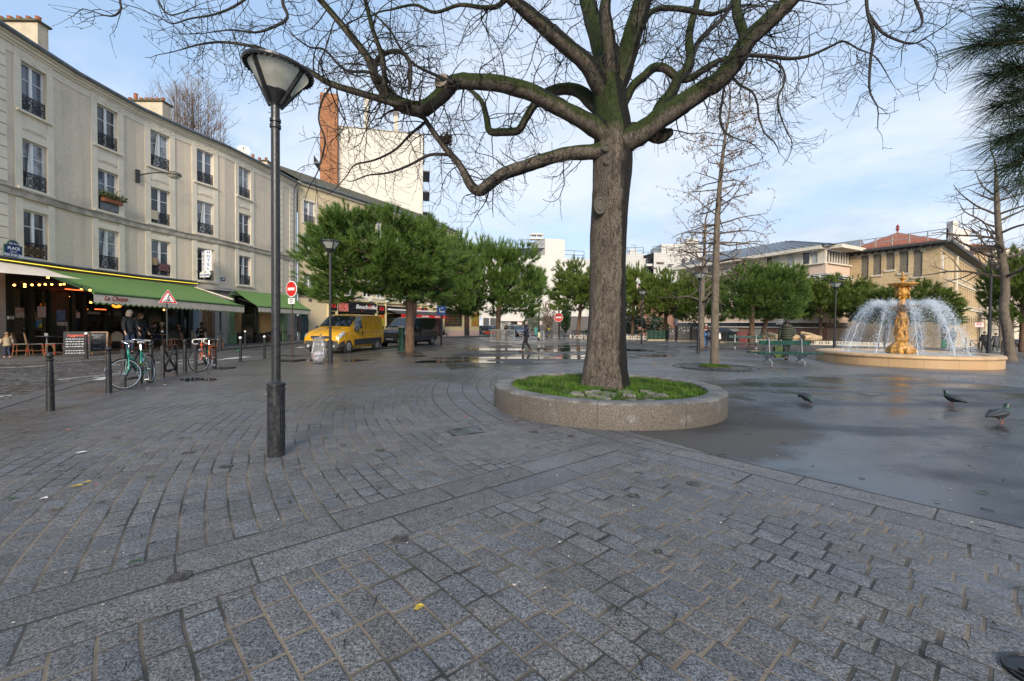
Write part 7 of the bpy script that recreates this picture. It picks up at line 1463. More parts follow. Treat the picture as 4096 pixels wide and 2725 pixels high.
pigeon(G(4003,1694),.1,'walking grey pigeon nearest to the right picture edge',False,1.3,.035);pigeon(G(3806,1623),1.9,'grey pigeon turned away between the other two on the asphalt',False,1.18);pigeon(G(3226,1616),-1.5,'pecking grey pigeon facing the viewer alone on the asphalt',True,1.15)
lp_=G(3337,1409);pigeon((lp_.x+.22,lp_.y-.05,4.36),2.8,'pigeon perched on the lamp left of the fountain',False,1.3)
GREENC=mat('green_canvas',(.115,.22,.052),.75,var=.08,scale=2,bump=.05,bscale=120);BEIGE=mat('beige_canvas',(.70,.61,.49),.8,var=.08,scale=3);WOODR=mat('rattan',(.20,.10,.04),.5,var=.25,scale=14)
def awning(tl,tr,fl_,fr_,vh,label,m_=GREENC,vm=BEIGE,script=None,scal=26):
 tl,tr,fl_,fr_=map(Vector,(tl,tr,fl_,fr_));c=(tl+tr)/2;c.z=0;r=empty('awning',(c.x,c.y,2.4),label,'awning',None);m=MB();up=Vector((0,0,.03));n=10
 for i in range(n):
  a=tl.lerp(tr,i/n);b=tl.lerp(tr,(i+1)/n);c_=fl_.lerp(fr_,i/n);d=fl_.lerp(fr_,(i+1)/n)
  prev=[a,b]
  for k in range(1,5):
   t=k/4;sag=Vector((0,0,-.05*math.sin(PI*t)));e=a.lerp(c_,t)+sag;g_=b.lerp(d,t)+sag;m.poly([prev[0],prev[1],g_,e]);prev=[e,g_]
 m.build('canvas',m_,r,True)
 if vm is None:return r
 m=MB();m.tube([fl_,fr_],.05,8);m.build('front_bar',mat('green_bar',(.06,.14,.03),.6),r)
 vh*=1.18;dn=Vector((0,0,-1));m=MB();e=MB();k=scal*6;top=[fl_.lerp(fr_,i/k)for i in range(k+1)];dep=[vh+.055*abs(math.sin(PI*i/6))for i in range(k+1)];o=(fr_-fl_).cross(Vector((0,0,1))).normalized()*.015
 if o.x<0:o=-o
 for i in range(k):m.poly([top[i]+o,top[i+1]+o,top[i+1]+o+dn*dep[i+1],top[i]+o+dn*dep[i]]);e.poly([top[i],top[i+1],top[i+1]+dn*(dep[i+1]+.05),top[i]+dn*(dep[i]+.05)])
 m.build('valance',vm,r);e.build('valance_edge',GREENC,r)
 m=MB()
 for t in(.06,.5,.94):p=fl_.lerp(fr_,t);q=tl.lerp(tr,t)+Vector((0,0,-.5));k_=p.lerp(q,.5)+Vector((0,0,-.1))+(tr-tl).normalized()*.5;m.bar(p,k_,.04);m.bar(k_,q,.04)
 m.build('folding_arm',DARKGREY,r)
 if script:
  d=(fr_-fl_).normalized();nrm=Vector((d.y,-d.x,0)).normalized()
  for t in script:
   T=face((nrm.x,nrm.y),fl_.lerp(fr_,t)+o*2.2+dn*vh*.5);m=MB();m.text('La Chope',.24,T,shear=.4,bold=.004);m.build('lettering',mat('script_red',(.35,.06,.04),.7),r)
 return r
f,a=on_front(105);A0=f.p(a,3.56,.15);f,a=on_front(760);A1=f.p(a,3.54,.15)
def at_h(u,v,Y):return AT(u,v,Y)
awning(A0,A1,AT(373,1172,15.8),AT(976,1225,24.2),.27,'long green cafe awning with scalloped beige valance',script=(.10,),scal=34)
f,a=on_front(921);B0_=f.p(a,3.52,.3);f,a=on_front(1150);B1_=f.p(a,3.58,.3)
awning(B0_,B1_,AT(1032,1226,25.8),AT(1241,1241,32),.24,'second green awning over the boarded shop left of the no entry sign',script=(.28,),scal=22)
f=FRS[0];r=awning(f.p(0,3.75,.1),on_front(165)[0].p(on_front(165)[1],3.62,.1),AT(-60,1086,13.2),AT(330,1117,15.3),.2,'pale beige awning at the left picture edge above the string lights',BEIGE,None)
f,a=on_front(770);m=MB();q0=f.p(a,3.5,.2);q1=q0+f.n*3.0+Vector((0,0,-.75));m.bar(q0,q1,.06,.05);tag(m.build('canvas_edge',BEIGE),'beige folded edge of canvas along the right end of the long green awning','canvas')
f,a=on_front(868);q=AT(882,1330,23.6);m=MB();m.tube([(q.x,q.y,.12),(q.x,q.y,2.5)],.045,8);tag(m.build('awning_post',IRON),'black post holding the right end of the long green awning','post')
NEON=glow('neon_yellow',(1,.72,.08),1.15);m=MB();bk=MB();b0=MB()
for i,f in enumerate(FRS):
 a0=max(0,fr_a(f,-60)[0]);a1=min(f.L,fr_a(f,778)[0])
 if a1<=a0 or fr_a(f,778)[1]<0:continue
 m.bar(f.p(a0,3.70,.30),f.p(a1,3.70,.30),.024);bk.bar(f.p(a0,3.70,.2),f.p(a1,3.70,.2),.16,.10);b0.bar(f.p(a0,3.84,.12),f.p(a1,3.84,.12),.24,.05)
r=empty('neon_strip',FRS[1].p(0,3.7,.3),'glowing yellow light strip along the top of the long green awning','light strip');m.build('tube',NEON,r);bk.build('channel',mat('green_channel',(.04,.09,.02),.5),r);b0.build('lead_flashing',ZINC,r)
BULB=glow('warm_bulb',(1,.36,.06),7);k=0
bl=[(57,1141,15.5),(99,1138,15.8),(99,1147,16),(128,1140,16),(157,1140,16.2),(181,1138,16.4),(207,1138,16.6),(242,1139,16.8),(256,1137,16.9),(192,1111,15.2),(326,1156,16.2),(360,1161,16),(363,1210,16.2),(234,1181,18.4),(280,1187,18.8),(109,1176,18),(160,1191,18.2),(620,1229,21),(656,1240,21.3)]
B0x=None
for u,v,Y in bl:
 p=AT(u,v,Y)
 if B0x is None:
  B0x=empty('string_bulb',p,'warm glowing round bulb strung below the beige awning','light bulb','warm string lights of the cafe');m=MB();m.T=ROOTM[B0x.name];m.sphere((0,0,0),.037,8,6);m.build('globe',BULB,B0x,True);m=MB();m.T=ROOTM[B0x.name];m.lathe([(.02,.04),(.018,.12)],8);m.build('socket',IRON,B0x)
 else:dup(B0x,p)
m=MB();P=[AT(u,v-12,Y)for u,v,Y in bl[:9]];m.tube(P,.008,4);m.tube([P[-1],AT(326,1144,16.2),AT(360,1150,16)],.008,4);tag(m.build('light_cable',IRON),'thin black cable carrying the warm bulbs under the beige awning','cable')
m=MB();p=AT(467,1223,19.5);m.sphere(p,.17,14,9,(1,1,.62));tag(m.build('pendant_lamp',glow('orange_shade',(1,.25,.02),1.6)),'oval orange pendant lamp under the green awning above the grey haired man','pendant lamp')
m=MB();p=AT(305,1160,18.6);m.box(p,(.05,.9,.03),rz=0);tag(m.build('heater',glow('heater_red',(1,.12,.03),2.5)),'glowing red terrace heater bar above the cafe doorway','heater')
m=MB();p=AT(402,1238,19.2);m.box(p,(.05,.5,.03));tag(m.build('heater',glow('heater_red',(1,.12,.03),2.5)),'short glowing red heater bar left of the orange pendant lamp','heater')
f,a0=on_front(14);a1=fr_a(f,86)[0];zc=fr_z(f,50,1008);W=a1-a0;c=(a0+a1)/2
r=empty('street_name_sign',f.p(c,zc,.06),'blue enamel street name sign with green border reading Place de la Reunion','street sign');m=MB();f.box(m,a0,a1,zc-.26,zc+.26,.045,.07);m.prism([(math.cos(PI*k/10)*W*.34,math.sin(PI*k/10)*.2+.25)for k in range(11)],.024,f.M(c,zc,.06));m.build('green_border',mat('sign_green',(.02,.10,.05),.35),r)
m=MB();f.box(m,a0+.04,a1-.04,zc-.22,zc+.23,.07,.078);m.prism([(math.cos(PI*k/10)*W*.28,math.sin(PI*k/10)*.15+.25)for k in range(11)],.012,f.M(c,zc,.074));bd=m.build('blue_plate',mat('enamel_blue',(.012,.03,.14),.25),r)
m=MB();m.text('20e Arrt',.10,f.M(c,zc+.31,.082));m.text('PLACE',.15,f.M(c,zc+.13,.082),bold=.004);m.text('DE LA',.08,f.M(c,zc,.082));m.text('REUNION',.15,f.M(c,zc-.13,.082),bold=.004);m.bar(f.p(c-.11,zc-.045,.082),f.p(c-.08,zc-.03,.082),.012);m.build('lettering',SIGNW,bd)
f,a=on_front(786);r=empty('hotel_sign',f.p(a,4.6,.5),'projecting white hotel sign with blue vertical letters over the green awning','hotel sign');SB=mat('sign_letter_blue',(.02,.10,.36),.5)
z1=fr_z(f,786,1003);z0=fr_z(f,786,1084);H=z1-z0
for s,dr in((-1,Vector((.62,-.78,0))),(1,Vector((.9,.3,0)))):
 base=f.p(a,(z0+z1)/2,.72);n_=Vector((-.5 if s<0 else.35,-.86 if s<0 else-.93,0));t=Vector((-n_.y,n_.x,0));cc=base+t*(s*.17+.0)+(f.n*.0)
 T=face((n_.x,n_.y),cc);m=MB();m.T=T;m.box((0,0,0),(.32,.03,H));pn_=m.build('panel',SIGNW,r);m=MB();m.T=T
 for k,ch in enumerate('HOTEL'):m.text(ch,H*.19,Matrix.Translation((0,-.02,H*(.40-k*.20))),bold=.006)
 m.build('lettering',SB,pn_)
n_=Vector((-.3,-.95,0));T=face((n_.x,n_.y),f.p(a,z0-.2,.74));m=MB();m.T=T;m.prism([(-.42,-.19),(.32,-.19),(.42,0),(.32,.19),(-.2,.2),(-.3,.1),(-.42,.08)],.03,Matrix.Identity(4));pn_=m.build('panel',SIGNW,r);m=MB();m.T=T;m.text('DE',.11,Matrix.Translation((0,-.02,.1)));m.text('LA CHOPE',.16,Matrix.Translation((-.02,-.02,-.07)),bold=.004);m.build('lettering',SB,pn_)
m=MB()
for z in(z1-.02,z0-.05):m.bar(f.p(a,z,0),f.p(a,z,.75),.03)
m.build('bracket',IRON,r)
f,a=on_front(892);m=MB();z=fr_z(f,892,1118);f.box(m,a-.13,a+.13,z-.11,z+.11,.0,.02);hn=m.build('house_number',MATS['enamel_blue']);tag(hn,'small blue house number plate 69 right of the hotel sign','house number');m=MB();m.text('69',.17,f.M(a,z,.026),bold=.005);m.build('lettering',SIGNW,hn)
a=fr_a(BF,1241)[0];m=MB();z=fr_z(BF,1241,1201);BF.box(m,a-.14,a+.14,z-.12,z+.12,0,.02);hn=m.build('house_number',SIGNB);tag(hn,'tiny dark number plate 71 above the teal door','house number');m=MB();m.text('71',.16,BF.M(a,z,.026));m.build('lettering',SIGNW,hn)
a=fr_a(BF,1203)[0];m=MB();z=fr_z(BF,1203,1166);BF.box(m,a-.28,a+.28,z-.25,z+.25,0,.02);hn=m.build('wall_plaque',mat('plaque_blue',(.42,.50,.58),.5));tag(hn,'pale blue notice plaque on the yellow wall beside the downpipe','plaque');m=MB();m.text('L USAGE DE LA\nFONTAINE\nEST INTERDIT',.08,BF.M(a,z,.024));m.build('lettering',mat('grey_ink',(.2,.25,.3),.6),hn)
a=fr_a(BF,1301)[0];m=MB();z=fr_z(BF,1301,1150);m.ring(BF.p(a,z,.6),.4,.03,20,5,axis=BF.t);m.bar(BF.p(a,z,0),BF.p(a,z,.6),.05);tag(m.build('round_sign',DARKGREY),'round sign rim projecting from the yellow wall beside the lamp','sign')
p=AT(975,603,30);r=empty('satellite_dish',p,'white satellite dish on the roof edge left of the lamp post','satellite dish');d=Vector((.5,-.8,.35)).normalized();m=MB();m.lathe([(.001,-.06),(.2,-.045),(.36,.01),(.42,.045),(.41,.05),(.2,-.03),(.001,-.045)],22,p,d,cap=False);m.build('reflector',mat('dish_white',(.66,.64,.60),.5),r,True);m=MB();m.bar(p,p+d*.42+Vector((0,0,-.12)),.025);m.sphere(p+d*.42+Vector((0,0,-.1)),.05,6,5);m.bar(p-d*.05,p+Vector((-.15,.1,-.9)),.05);m.build('mount',DARKGREY,r)
f,a=on_front(446);r=empty('window_box',f.p(a,FL[1]+.1,.12),'flower box with mixed plants on the second floor balcony','flower box');m=MB();f.box(m,a-.45,a+.45,FL[1]+.42,FL[1]+.60,-.02,.2);m.build('box',TERRA,r);m=MB();f.box(m,a-.5,a+.5,FL[1]+.05,FL[1]+.5,.0,.02);m.build('plastic_sheet',mat('grey_sheet',(.11,.12,.13),.35,var=.5,scale=8),r)
rg=random.Random(6);b=MB()
for i in range(420):p=f.p(a+rg.uniform(-.6,.62),FL[1]+.62+abs(rg.gauss(0,.14)),rg.uniform(-.05,.32));d=Vector((rg.gauss(0,1),rg.gauss(0,1),rg.gauss(0,1))).normalized();e=d.orthogonal().normalized();b.add([p-e*.03,p+d*.05,p+e*.03,p-d*.05],[(0,1,2,3)])
b.build('plants',leaf_material('window_plants',(.04,.07,.02),(.16,.14,.05),14),r)
f,a=on_front(634);m=MB();f.box(m,a-.42,a+.02,FL[1]+.2,FL[1]+.68,.0,.03);tag(m.build('towel',mat('striped_towel',(.46,.40,.28),.9,var=.2,scale=20)),'beige striped towel hung on a second floor balcony rail','towel')
f,a=on_front(634);m=MB();f.box(m,a-.5,a-.02,FL[0]+.55,FL[0]+.95,-.02,.0);tag(m.build('cardboard',mat('cardboard',(.34,.23,.12),.9)),'brown cardboard sheet standing on the first floor balcony','cardboard')
m=MB();f.box(m,a+.05,a+.56,FL[0]+.28,FL[0]+.68,.0,.04);tag(m.build('rug',mat('burgundy_rug',(.14,.06,.07),.95,var=.4,scale=16)),'burgundy striped rug over the first floor balcony rail','rug')
f,a=on_front(150);m=MB();f.box(m,a-.46,a+.4,FL[0]+.12,FL[0]+.52,-.1,-.08);tag(m.build('orange_blind',mat('orange_cloth',(.40,.22,.10),.9)),'pale orange cloth behind the first floor balcony at the left','cloth')
def poster(u0,u1,v0,v1,label,m_,txt=None,rim=None):
 f,a0=on_front(u0);a1=fr_a(f,u1)[0];um=(u0+u1)/2;z0=fr_z(f,um,v1);z1=fr_z(f,um,v0);m=MB();f.box(m,a0,a1,z0,z1,-.05,-.04);ob=m.build('poster',m_ if not rim else rim);tag(ob,label,'poster','posters on the cafe windows')
 if rim:m=MB();f.box(m,a0+.04,a1-.04,z0+.05,z1-.05,-.04,-.035);m.build('picture',m_,ob)
 if txt:m=MB();m.text(txt,(a1-a0)*.24,f.M((a0+a1)/2,z1-(z1-z0)*.16,-.03),bold=.005);m.build('lettering',SIGNW,ob)
 return ob
PP=lambda n,a,b,c,s=4:meat(n,a,b,c,s)
poster(67,102,1231,1271,'pale poster with a face and red foot in the first cafe window',PP('poster_a',(.42,.40,.36),(.30,.22,.17),(.35,.06,.04),5));poster(62,106,1281,1340,'dark poster with a gold dial in the first cafe window',PP('poster_b',(.02,.018,.014),(.04,.03,.02),(.30,.20,.10),9));poster(155,189,1226,1270,'white poster with orange and pink splashes in the second cafe window',PP('poster_c',(.58,.56,.53),(.55,.50,.48),(.55,.20,.10),5))
poster(148,172,1280,1311,'small blue and yellow poster in the second cafe window',PP('poster_d',(.03,.18,.45),(.55,.50,.03),(.02,.05,.15),3));poster(231,266,1240,1284,'bright blue poster with two figures in the third cafe window',PP('poster_e',(.04,.20,.48),(.10,.25,.45),(.35,.10,.06),6));poster(225,274,1289,1352,'black framed poster reading Horla in the third cafe window',PP('poster_f',(.015,.02,.03),(.03,.035,.045),(.12,.13,.14),8),'HORLA',SIGNW);poster(300,324,1250,1272,'small white notice on the cafe door',mat('notice_white',(.6,.6,.58),.6))
CHALK=mat('chalkboard',(.025,.028,.032),.7,var=.3,scale=5);CW=mat('chalk_white',(.55,.56,.58),.9);CRD=mat('chalk_red',(.65,.14,.09),.9);CP=mat('chalk_pink',(.6,.12,.25),.9)
def quadT(c,n):
 return face(n,c)
p=on_far(309,1425);p.z=.12;T=quadT(p+Vector((0,0,.47)),(.55,-.83))@Matrix.Rotation(-.12,4,'X');r=empty('menu_board',p,'black chalk menu board with red heading leaning at the cafe door','menu board');m=MB();m.T=T;m.box((0,0,0),(.74,.03,.93));m.build('board',CHALK,r)
m=MB();m.T=T;m.text('Suggestions',.13,Matrix.Translation((.02,-.02,.32)),shear=.3,bold=.004);m.build('lettering',CRD,r);m=MB();m.T=T;rg=random.Random(1)
for k in range(6):
 z=.18-k*.095-(.06 if k>3 else 0);x=-.3
 while x<.18:w_=rg.uniform(.03,.09);m.box((x+w_/2,-.018,z),(w_,.006,.03));x+=w_+.025
m.build('chalk_writing',CW,r);m=MB();m.T=T
for z in(.18,.085,-.0,-.1,-.28):m.box((.28,-.018,z),(.08,.006,.025))
m.build('chalk_prices',CP,r)
p=on_far(388,1419);p.z=.12;r=empty('menu_board',p,'wood framed easel chalkboard beside the white topped bollard','menu board');n0=(.5,-.86);T=quadT(p+Vector((0,0,.45)),n0)@Matrix.Rotation(-.16,4,'X');WD=mat('pine_frame',(.33,.21,.12),.6,var=.2);m=MB();m.T=T;m.box((0,0,.06),(.58,.02,.74));m.build('board',CHALK,r);m=MB();m.T=T
for x in(-.30,.30):m.box((x,-.004,-.01),(.05,.035,.96))
for z in(.45,-.33):m.box((0,-.004,z),(.56,.032,.05))
m.build('frame',WD,r);m=MB();m.T=T
for z,w_ in((.34,.38),(.28,.3),(.22,.16),(.02,.15),(-.2,.17)):m.text('Plat du jour' if w_>.35 else('Menu' if w_>.2 else 'Dessert'),.075,Matrix.Translation((0,-.014,z)),shear=.25)
m.build('chalk_writing',CW,r);m=MB();T2=quadT(p+Vector((-.15,.30,.42)),n0)@Matrix.Rotation(.2,4,'X');m.T=T2
for x in(-.27,.27):m.box((x,0,0),(.04,.03,.9))
m.build('rear_leg',WD,r)
f,a=on_front(372);p=AT(375,1350,18.4);m=MB();m.lathe([(.22,0),(.24,.5),(.2,.62)],12,(p.x,p.y,.12));tag(m.build('wicker_basket',WOODR),'round topped wicker chair back hidden behind the easel board','basket')
WEAVE=brick('woven_seat',(.50,.46,.40),(.46,.42,.36),(.10,.09,.08),.05,.03,.008,.6,.2);REDB_=mat('red_binding',(.50,.03,.02),.5)
def chair(loc,rz,label):
 r=empty('bistro_chair',loc,label,'chair','woven bistro chairs of the cafe',rz);T=ROOTM[r.name]
 def B():m=MB();m.T=T;return m
 m=B();m.box((0,0,.45),(.42,.40,.03));m.build('seat',WEAVE,r,bevel=.01)
 m=B();n=12;ar=[(.21*math.cos(PI*k/n),.62+.26*math.sin(PI*k/n))for k in range(n+1)];pts=[(.19,.46)]+ar+[(-.19,.46)];m.prism(pts,.014,Matrix.Translation((0,.20,0))@Matrix.Translation((0,0,.46))@Matrix.Rotation(-.16,4,'X')@Matrix.Translation((0,0,-.46)));m.build('backrest',WEAVE,r)
 m=B();m.tube([Matrix.Translation((0,.20,0))@Matrix.Translation((0,0,.46))@Matrix.Rotation(-.16,4,'X')@Matrix.Translation((0,0,-.46))@Vector((x,0,z))for x,z in pts],.015,6);m.build('back_frame',WOODR,r)
 for sx in(-1,1):
  for sy in(-1,1):m=B();m.tube([(sx*.19,sy*.18,.44),(sx*.21,sy*.22,0)],.016,6);m.build('leg',WOODR,r)
 m=B()
 for sx in(-1,1):m.tube([(sx*.2,-.2,.2),(sx*.2,.2,.2)],.010,5)
 for sy in(-1,1):m.tube(smooth_path([(-.2,sy*.2,.25),(-.12,sy*.19,.41),(.12,sy*.19,.41),(.2,sy*.2,.25)],3),.010,5)
 m.build('stretcher',WOODR,r);m=B()
 for sx in(-1,1):
  for sy in(-1,1):m.tube([(sx*.203,sy*.2,.17),(sx*.20,sy*.195,.24)],.021,6);m.tube([(sx*.19,sy*.18,.40),(sx*.19,sy*.18,.44)],.022,6)
 m.build('red_binding',REDB_,r);return r
def tpos(u,v):p=G(u,v,.12);p.z=.12;return p
C0=chair(tpos(92,1424),2.2,'woven rattan bistro chair nearest the toddler before the first cafe window')
for(u,v),rz,lab in(((140,1424),2.5,'rattan bistro chair paired with the chair nearest the toddler'),((464,1402),-2.2,'rattan chair left of the grey haired man'),((585,1395),1.9,'rattan chair just right of the couple facing the terrace'),((625,1392),-.8,'rattan chair behind the cyclist warning sign pole'),((705,1394),1.2,'rattan chair with a dark jacket over its back'),((745,1392),2.6,'pale backed rattan chair between the seated men'),((800,1394),1.9,'rattan chair before the oak door'),((845,1393),2.0,'rattan chair beside the black awning post'),((945,1372),1.9,'rattan chair at the boarded shop near the green pilaster'),((985,1370),2.7,'second rattan chair by the boarded shop'),((1027,1368),1.9,'rattan chair under the second awning beside the bollard'),((1063,1367),2.6,'rattan chair under the second awning close to the lamp post')):
 dup(C0,tpos(u,v),rz,lab)
m=MB();p=tpos(705,1394);m.T=Matrix.Translation(p)@Matrix.Rotation(1.2,4,'Z');m.hexa([(-.22,.12,.55),(.22,.12,.55),(.24,.30,.50),(-.24,.30,.50),(-.18,.20,.90),(.18,.20,.90),(.18,.26,.92),(-.18,.26,.92)]);tag(m.build('jacket',mat('dark_jacket',(.045,.05,.045),.9,var=.3),bevel=.03),'dark grey green jacket hung over a chair back on the terrace','jacket')
m=MB();p=tpos(645,1390);m.T=Matrix.Translation(p);m.hexa([(-.25,-.05,.55),(.25,-.05,.55),(.25,.08,.52),(-.25,.08,.52),(-.22,-.02,.86),(.22,-.02,.86),(.22,.05,.86),(-.22,.05,.86)]);tag(m.build('jacket',mat('blue_jacket',(.01,.05,.28),.8,var=.2),bevel=.03),'bright blue jacket over a chair behind the sign pole','jacket')
def table(loc,label):
 r=empty('bistro_table',loc,label,'table','small round bistro tables');T=ROOTM[r.name];m=MB();m.T=T;m.lathe([(.31,.70),(.32,.71),(.32,.73),(.30,.735)],24);m.build('tabletop',mat('dark_tabletop',(.06,.06,.065),.3,var=.3),r);m=MB();m.T=T;m.lathe([(.03,.02),(.025,.70)],10);m.build('column',STEEL,r);m=MB();m.T=T
 for k in range(4):a=k*PI/2+.4;m.bar((0,0,.05),(.24*math.cos(a),.24*math.sin(a),.015),.03)
 m.build('foot',IRON,r);return r
T0_=table(tpos(188,1418),'bistro table with glasses beside the two chairs at the posters')
for(u,v),lab in(((612,1395),'bistro table right of the couple'),((680,1391),'bistro table behind the cyclist warning sign'),((775,1390),'bistro table between the two seated men'),((870,1390),'bistro table by the black awning post'),((1000,1370),'bistro table at the boarded shop'),((1075,1367),'bistro table beside the large lamp post'),((1140,1364),'bistro table at the right end of the boarded shop')):dup(T0_,tpos(u,v),None,lab)
def stool(loc,label):
 r=empty('bistro_stool',loc,label,'stool','woven bistro stools');T=ROOTM[r.name];m=MB();m.T=T;m.box((0,0,.455),(.36,.36,.03));m.build('seat',WEAVE,r,bevel=.01)
 for sx in(-1,1):
  for sy in(-1,1):m=MB();m.T=T;m.tube([(sx*.16,sy*.16,.45),(sx*.17,sy*.17,0)],.017,6);l=m.build('leg',WOODR,r);m=MB();m.T=T;m.tube([(sx*.17,sy*.17,.06),(sx*.168,sy*.168,.12)],.022,6);m.tube([(sx*.162,sy*.162,.38),(sx*.16,sy*.16,.44)],.022,6);m.build('red_binding',REDB_,l)
 m=MB();m.T=T
 for s in(-1,1):m.tube([(s*.17,-.17,.12),(s*.17,.17,.12)],.01,5);m.tube([(-.17,s*.17,.12),(.17,s*.17,.12)],.01,5);m.tube(smooth_path([(-.165,s*.165,.2),(-.08,s*.16,.4),(.08,s*.16,.4),(.165,s*.165,.2)],3),.01,5)
 m.build('stretcher',WOODR,r);return r
S0=stool(tpos(219,1423),'woven bistro stool with red bindings left of the menu board')
for(u,v),lab in(((560,1398),'bistro stool behind the green bicycle handlebar'),((678,1396),'bistro stool under the cyclist warning sign'),((873,1394),'bistro stool by the orange bicycle saddle'),((1160,1363),'bistro stool at the far end of the boarded shop')):dup(S0,tpos(u,v),.3,lab)
rg=random.Random(8);GL=mat('clear_glass',(.45,.47,.48),.1,var=.1,spec=.8)
for i,(u,v,dx,dy,lab)in enumerate(((188,1418,-.1,.05,'ashtray glass at the left of the first bistro table'),(188,1418,.1,-.08,'drinking glass at the right of the first bistro table'),(680,1391,.08,-.1,'glass on the table behind the warning sign'),(775,1390,.0,-.1,'glass on the table between the seated men'))):
 p=tpos(u,v);m=MB();m.lathe([(.03,.735),(.035,.735),(.04,.84),(.036,.84),(.03,.75)],10,(p.x+dx,p.y+dy,.12));tag(m.build('glass',GL),lab,'glass')
p=G(838,1410,.0);m=MB();m.tube([p+Vector((-.1,0,.05)),p+Vector((.1,0,.05))],.035,8);tag(m.build('drink_can',mat('green_can',(.02,.3,.12),.3)),'green drink can lying at the far kerb left of the leaning bollard','can')
p=G(956,1406,.0);m=MB();m.tube([p+Vector((-.1,.05,.05)),p+Vector((.1,0,.05))],.035,8);tag(m.build('drink_can',MATS['green_can']),'green drink can in the road beside the white topped bollard','can')
m=MB();q=AT(1066,1340,30.5);m.hexa([Vector((q.x,q.y,.12))+Vector(v)for v in((0,0,0),(.12,0,0),(.12,.5,0),(0,.5,0),(-.12,.1,.9),(-.02,.1,.9),(-.02,.5,.9),(-.12,.5,.9))]);tag(m.build('menu_board',CHALK),'narrow dark menu board leaning at the boarded shop right of the chairs','menu board')
p=tpos(1016,1366);m=MB();m.T=Matrix.Translation(p)@Matrix.Rotation(.9,4,'Z');m.hexa([(-.25,-.03,0),(.25,-.03,0),(.25,.03,0),(-.25,.03,0),(-.25,.17,.95),(.25,.17,.95),(.25,.22,.95),(-.25,.22,.95)]);tag(m.build('menu_board',mat('reddish_board',(.06,.025,.025),.7)),'reddish dark board leaning beside the boarded shop door','menu board')
m=MB();f,a=on_front(35);f.box(m,a-.1,a+.1,1.5,1.62,.02,.1);tag(m.build('switch_box',mat('sign_grey',(.40,.40,.38),.5)),'small grey box on the stone pier at the left edge','box')
a=fr_a(BF,1194)[0];m=MB();BF.box(m,a-.17,a+.17,.75,2.05,0,.12);tag(m.build('intercom_panel',mat('brown_metal',(.10,.075,.06),.5)),'brown metal post box panel on the yellow wall behind the no entry pole','panel')
CARGLASS=mat('windscreen',(.02,.028,.036),.04,var=.5,scale=1.5,spec=.8);BLKP=mat('black_plastic',(.025,.026,.028),.55,var=.15);HEAD=mat('headlight_glass',(.48,.50,.52),.12,.2,var=.4,scale=12);REDL=mat('tail_light',(.30,.01,.01),.2);PLATE=mat('number_plate',(.70,.70,.67),.5);BLUEP=mat('plate_blue',(.02,.08,.4),.5);HUB=mat('wheel_cover',(.30,.31,.32),.4,.5,var=.2)
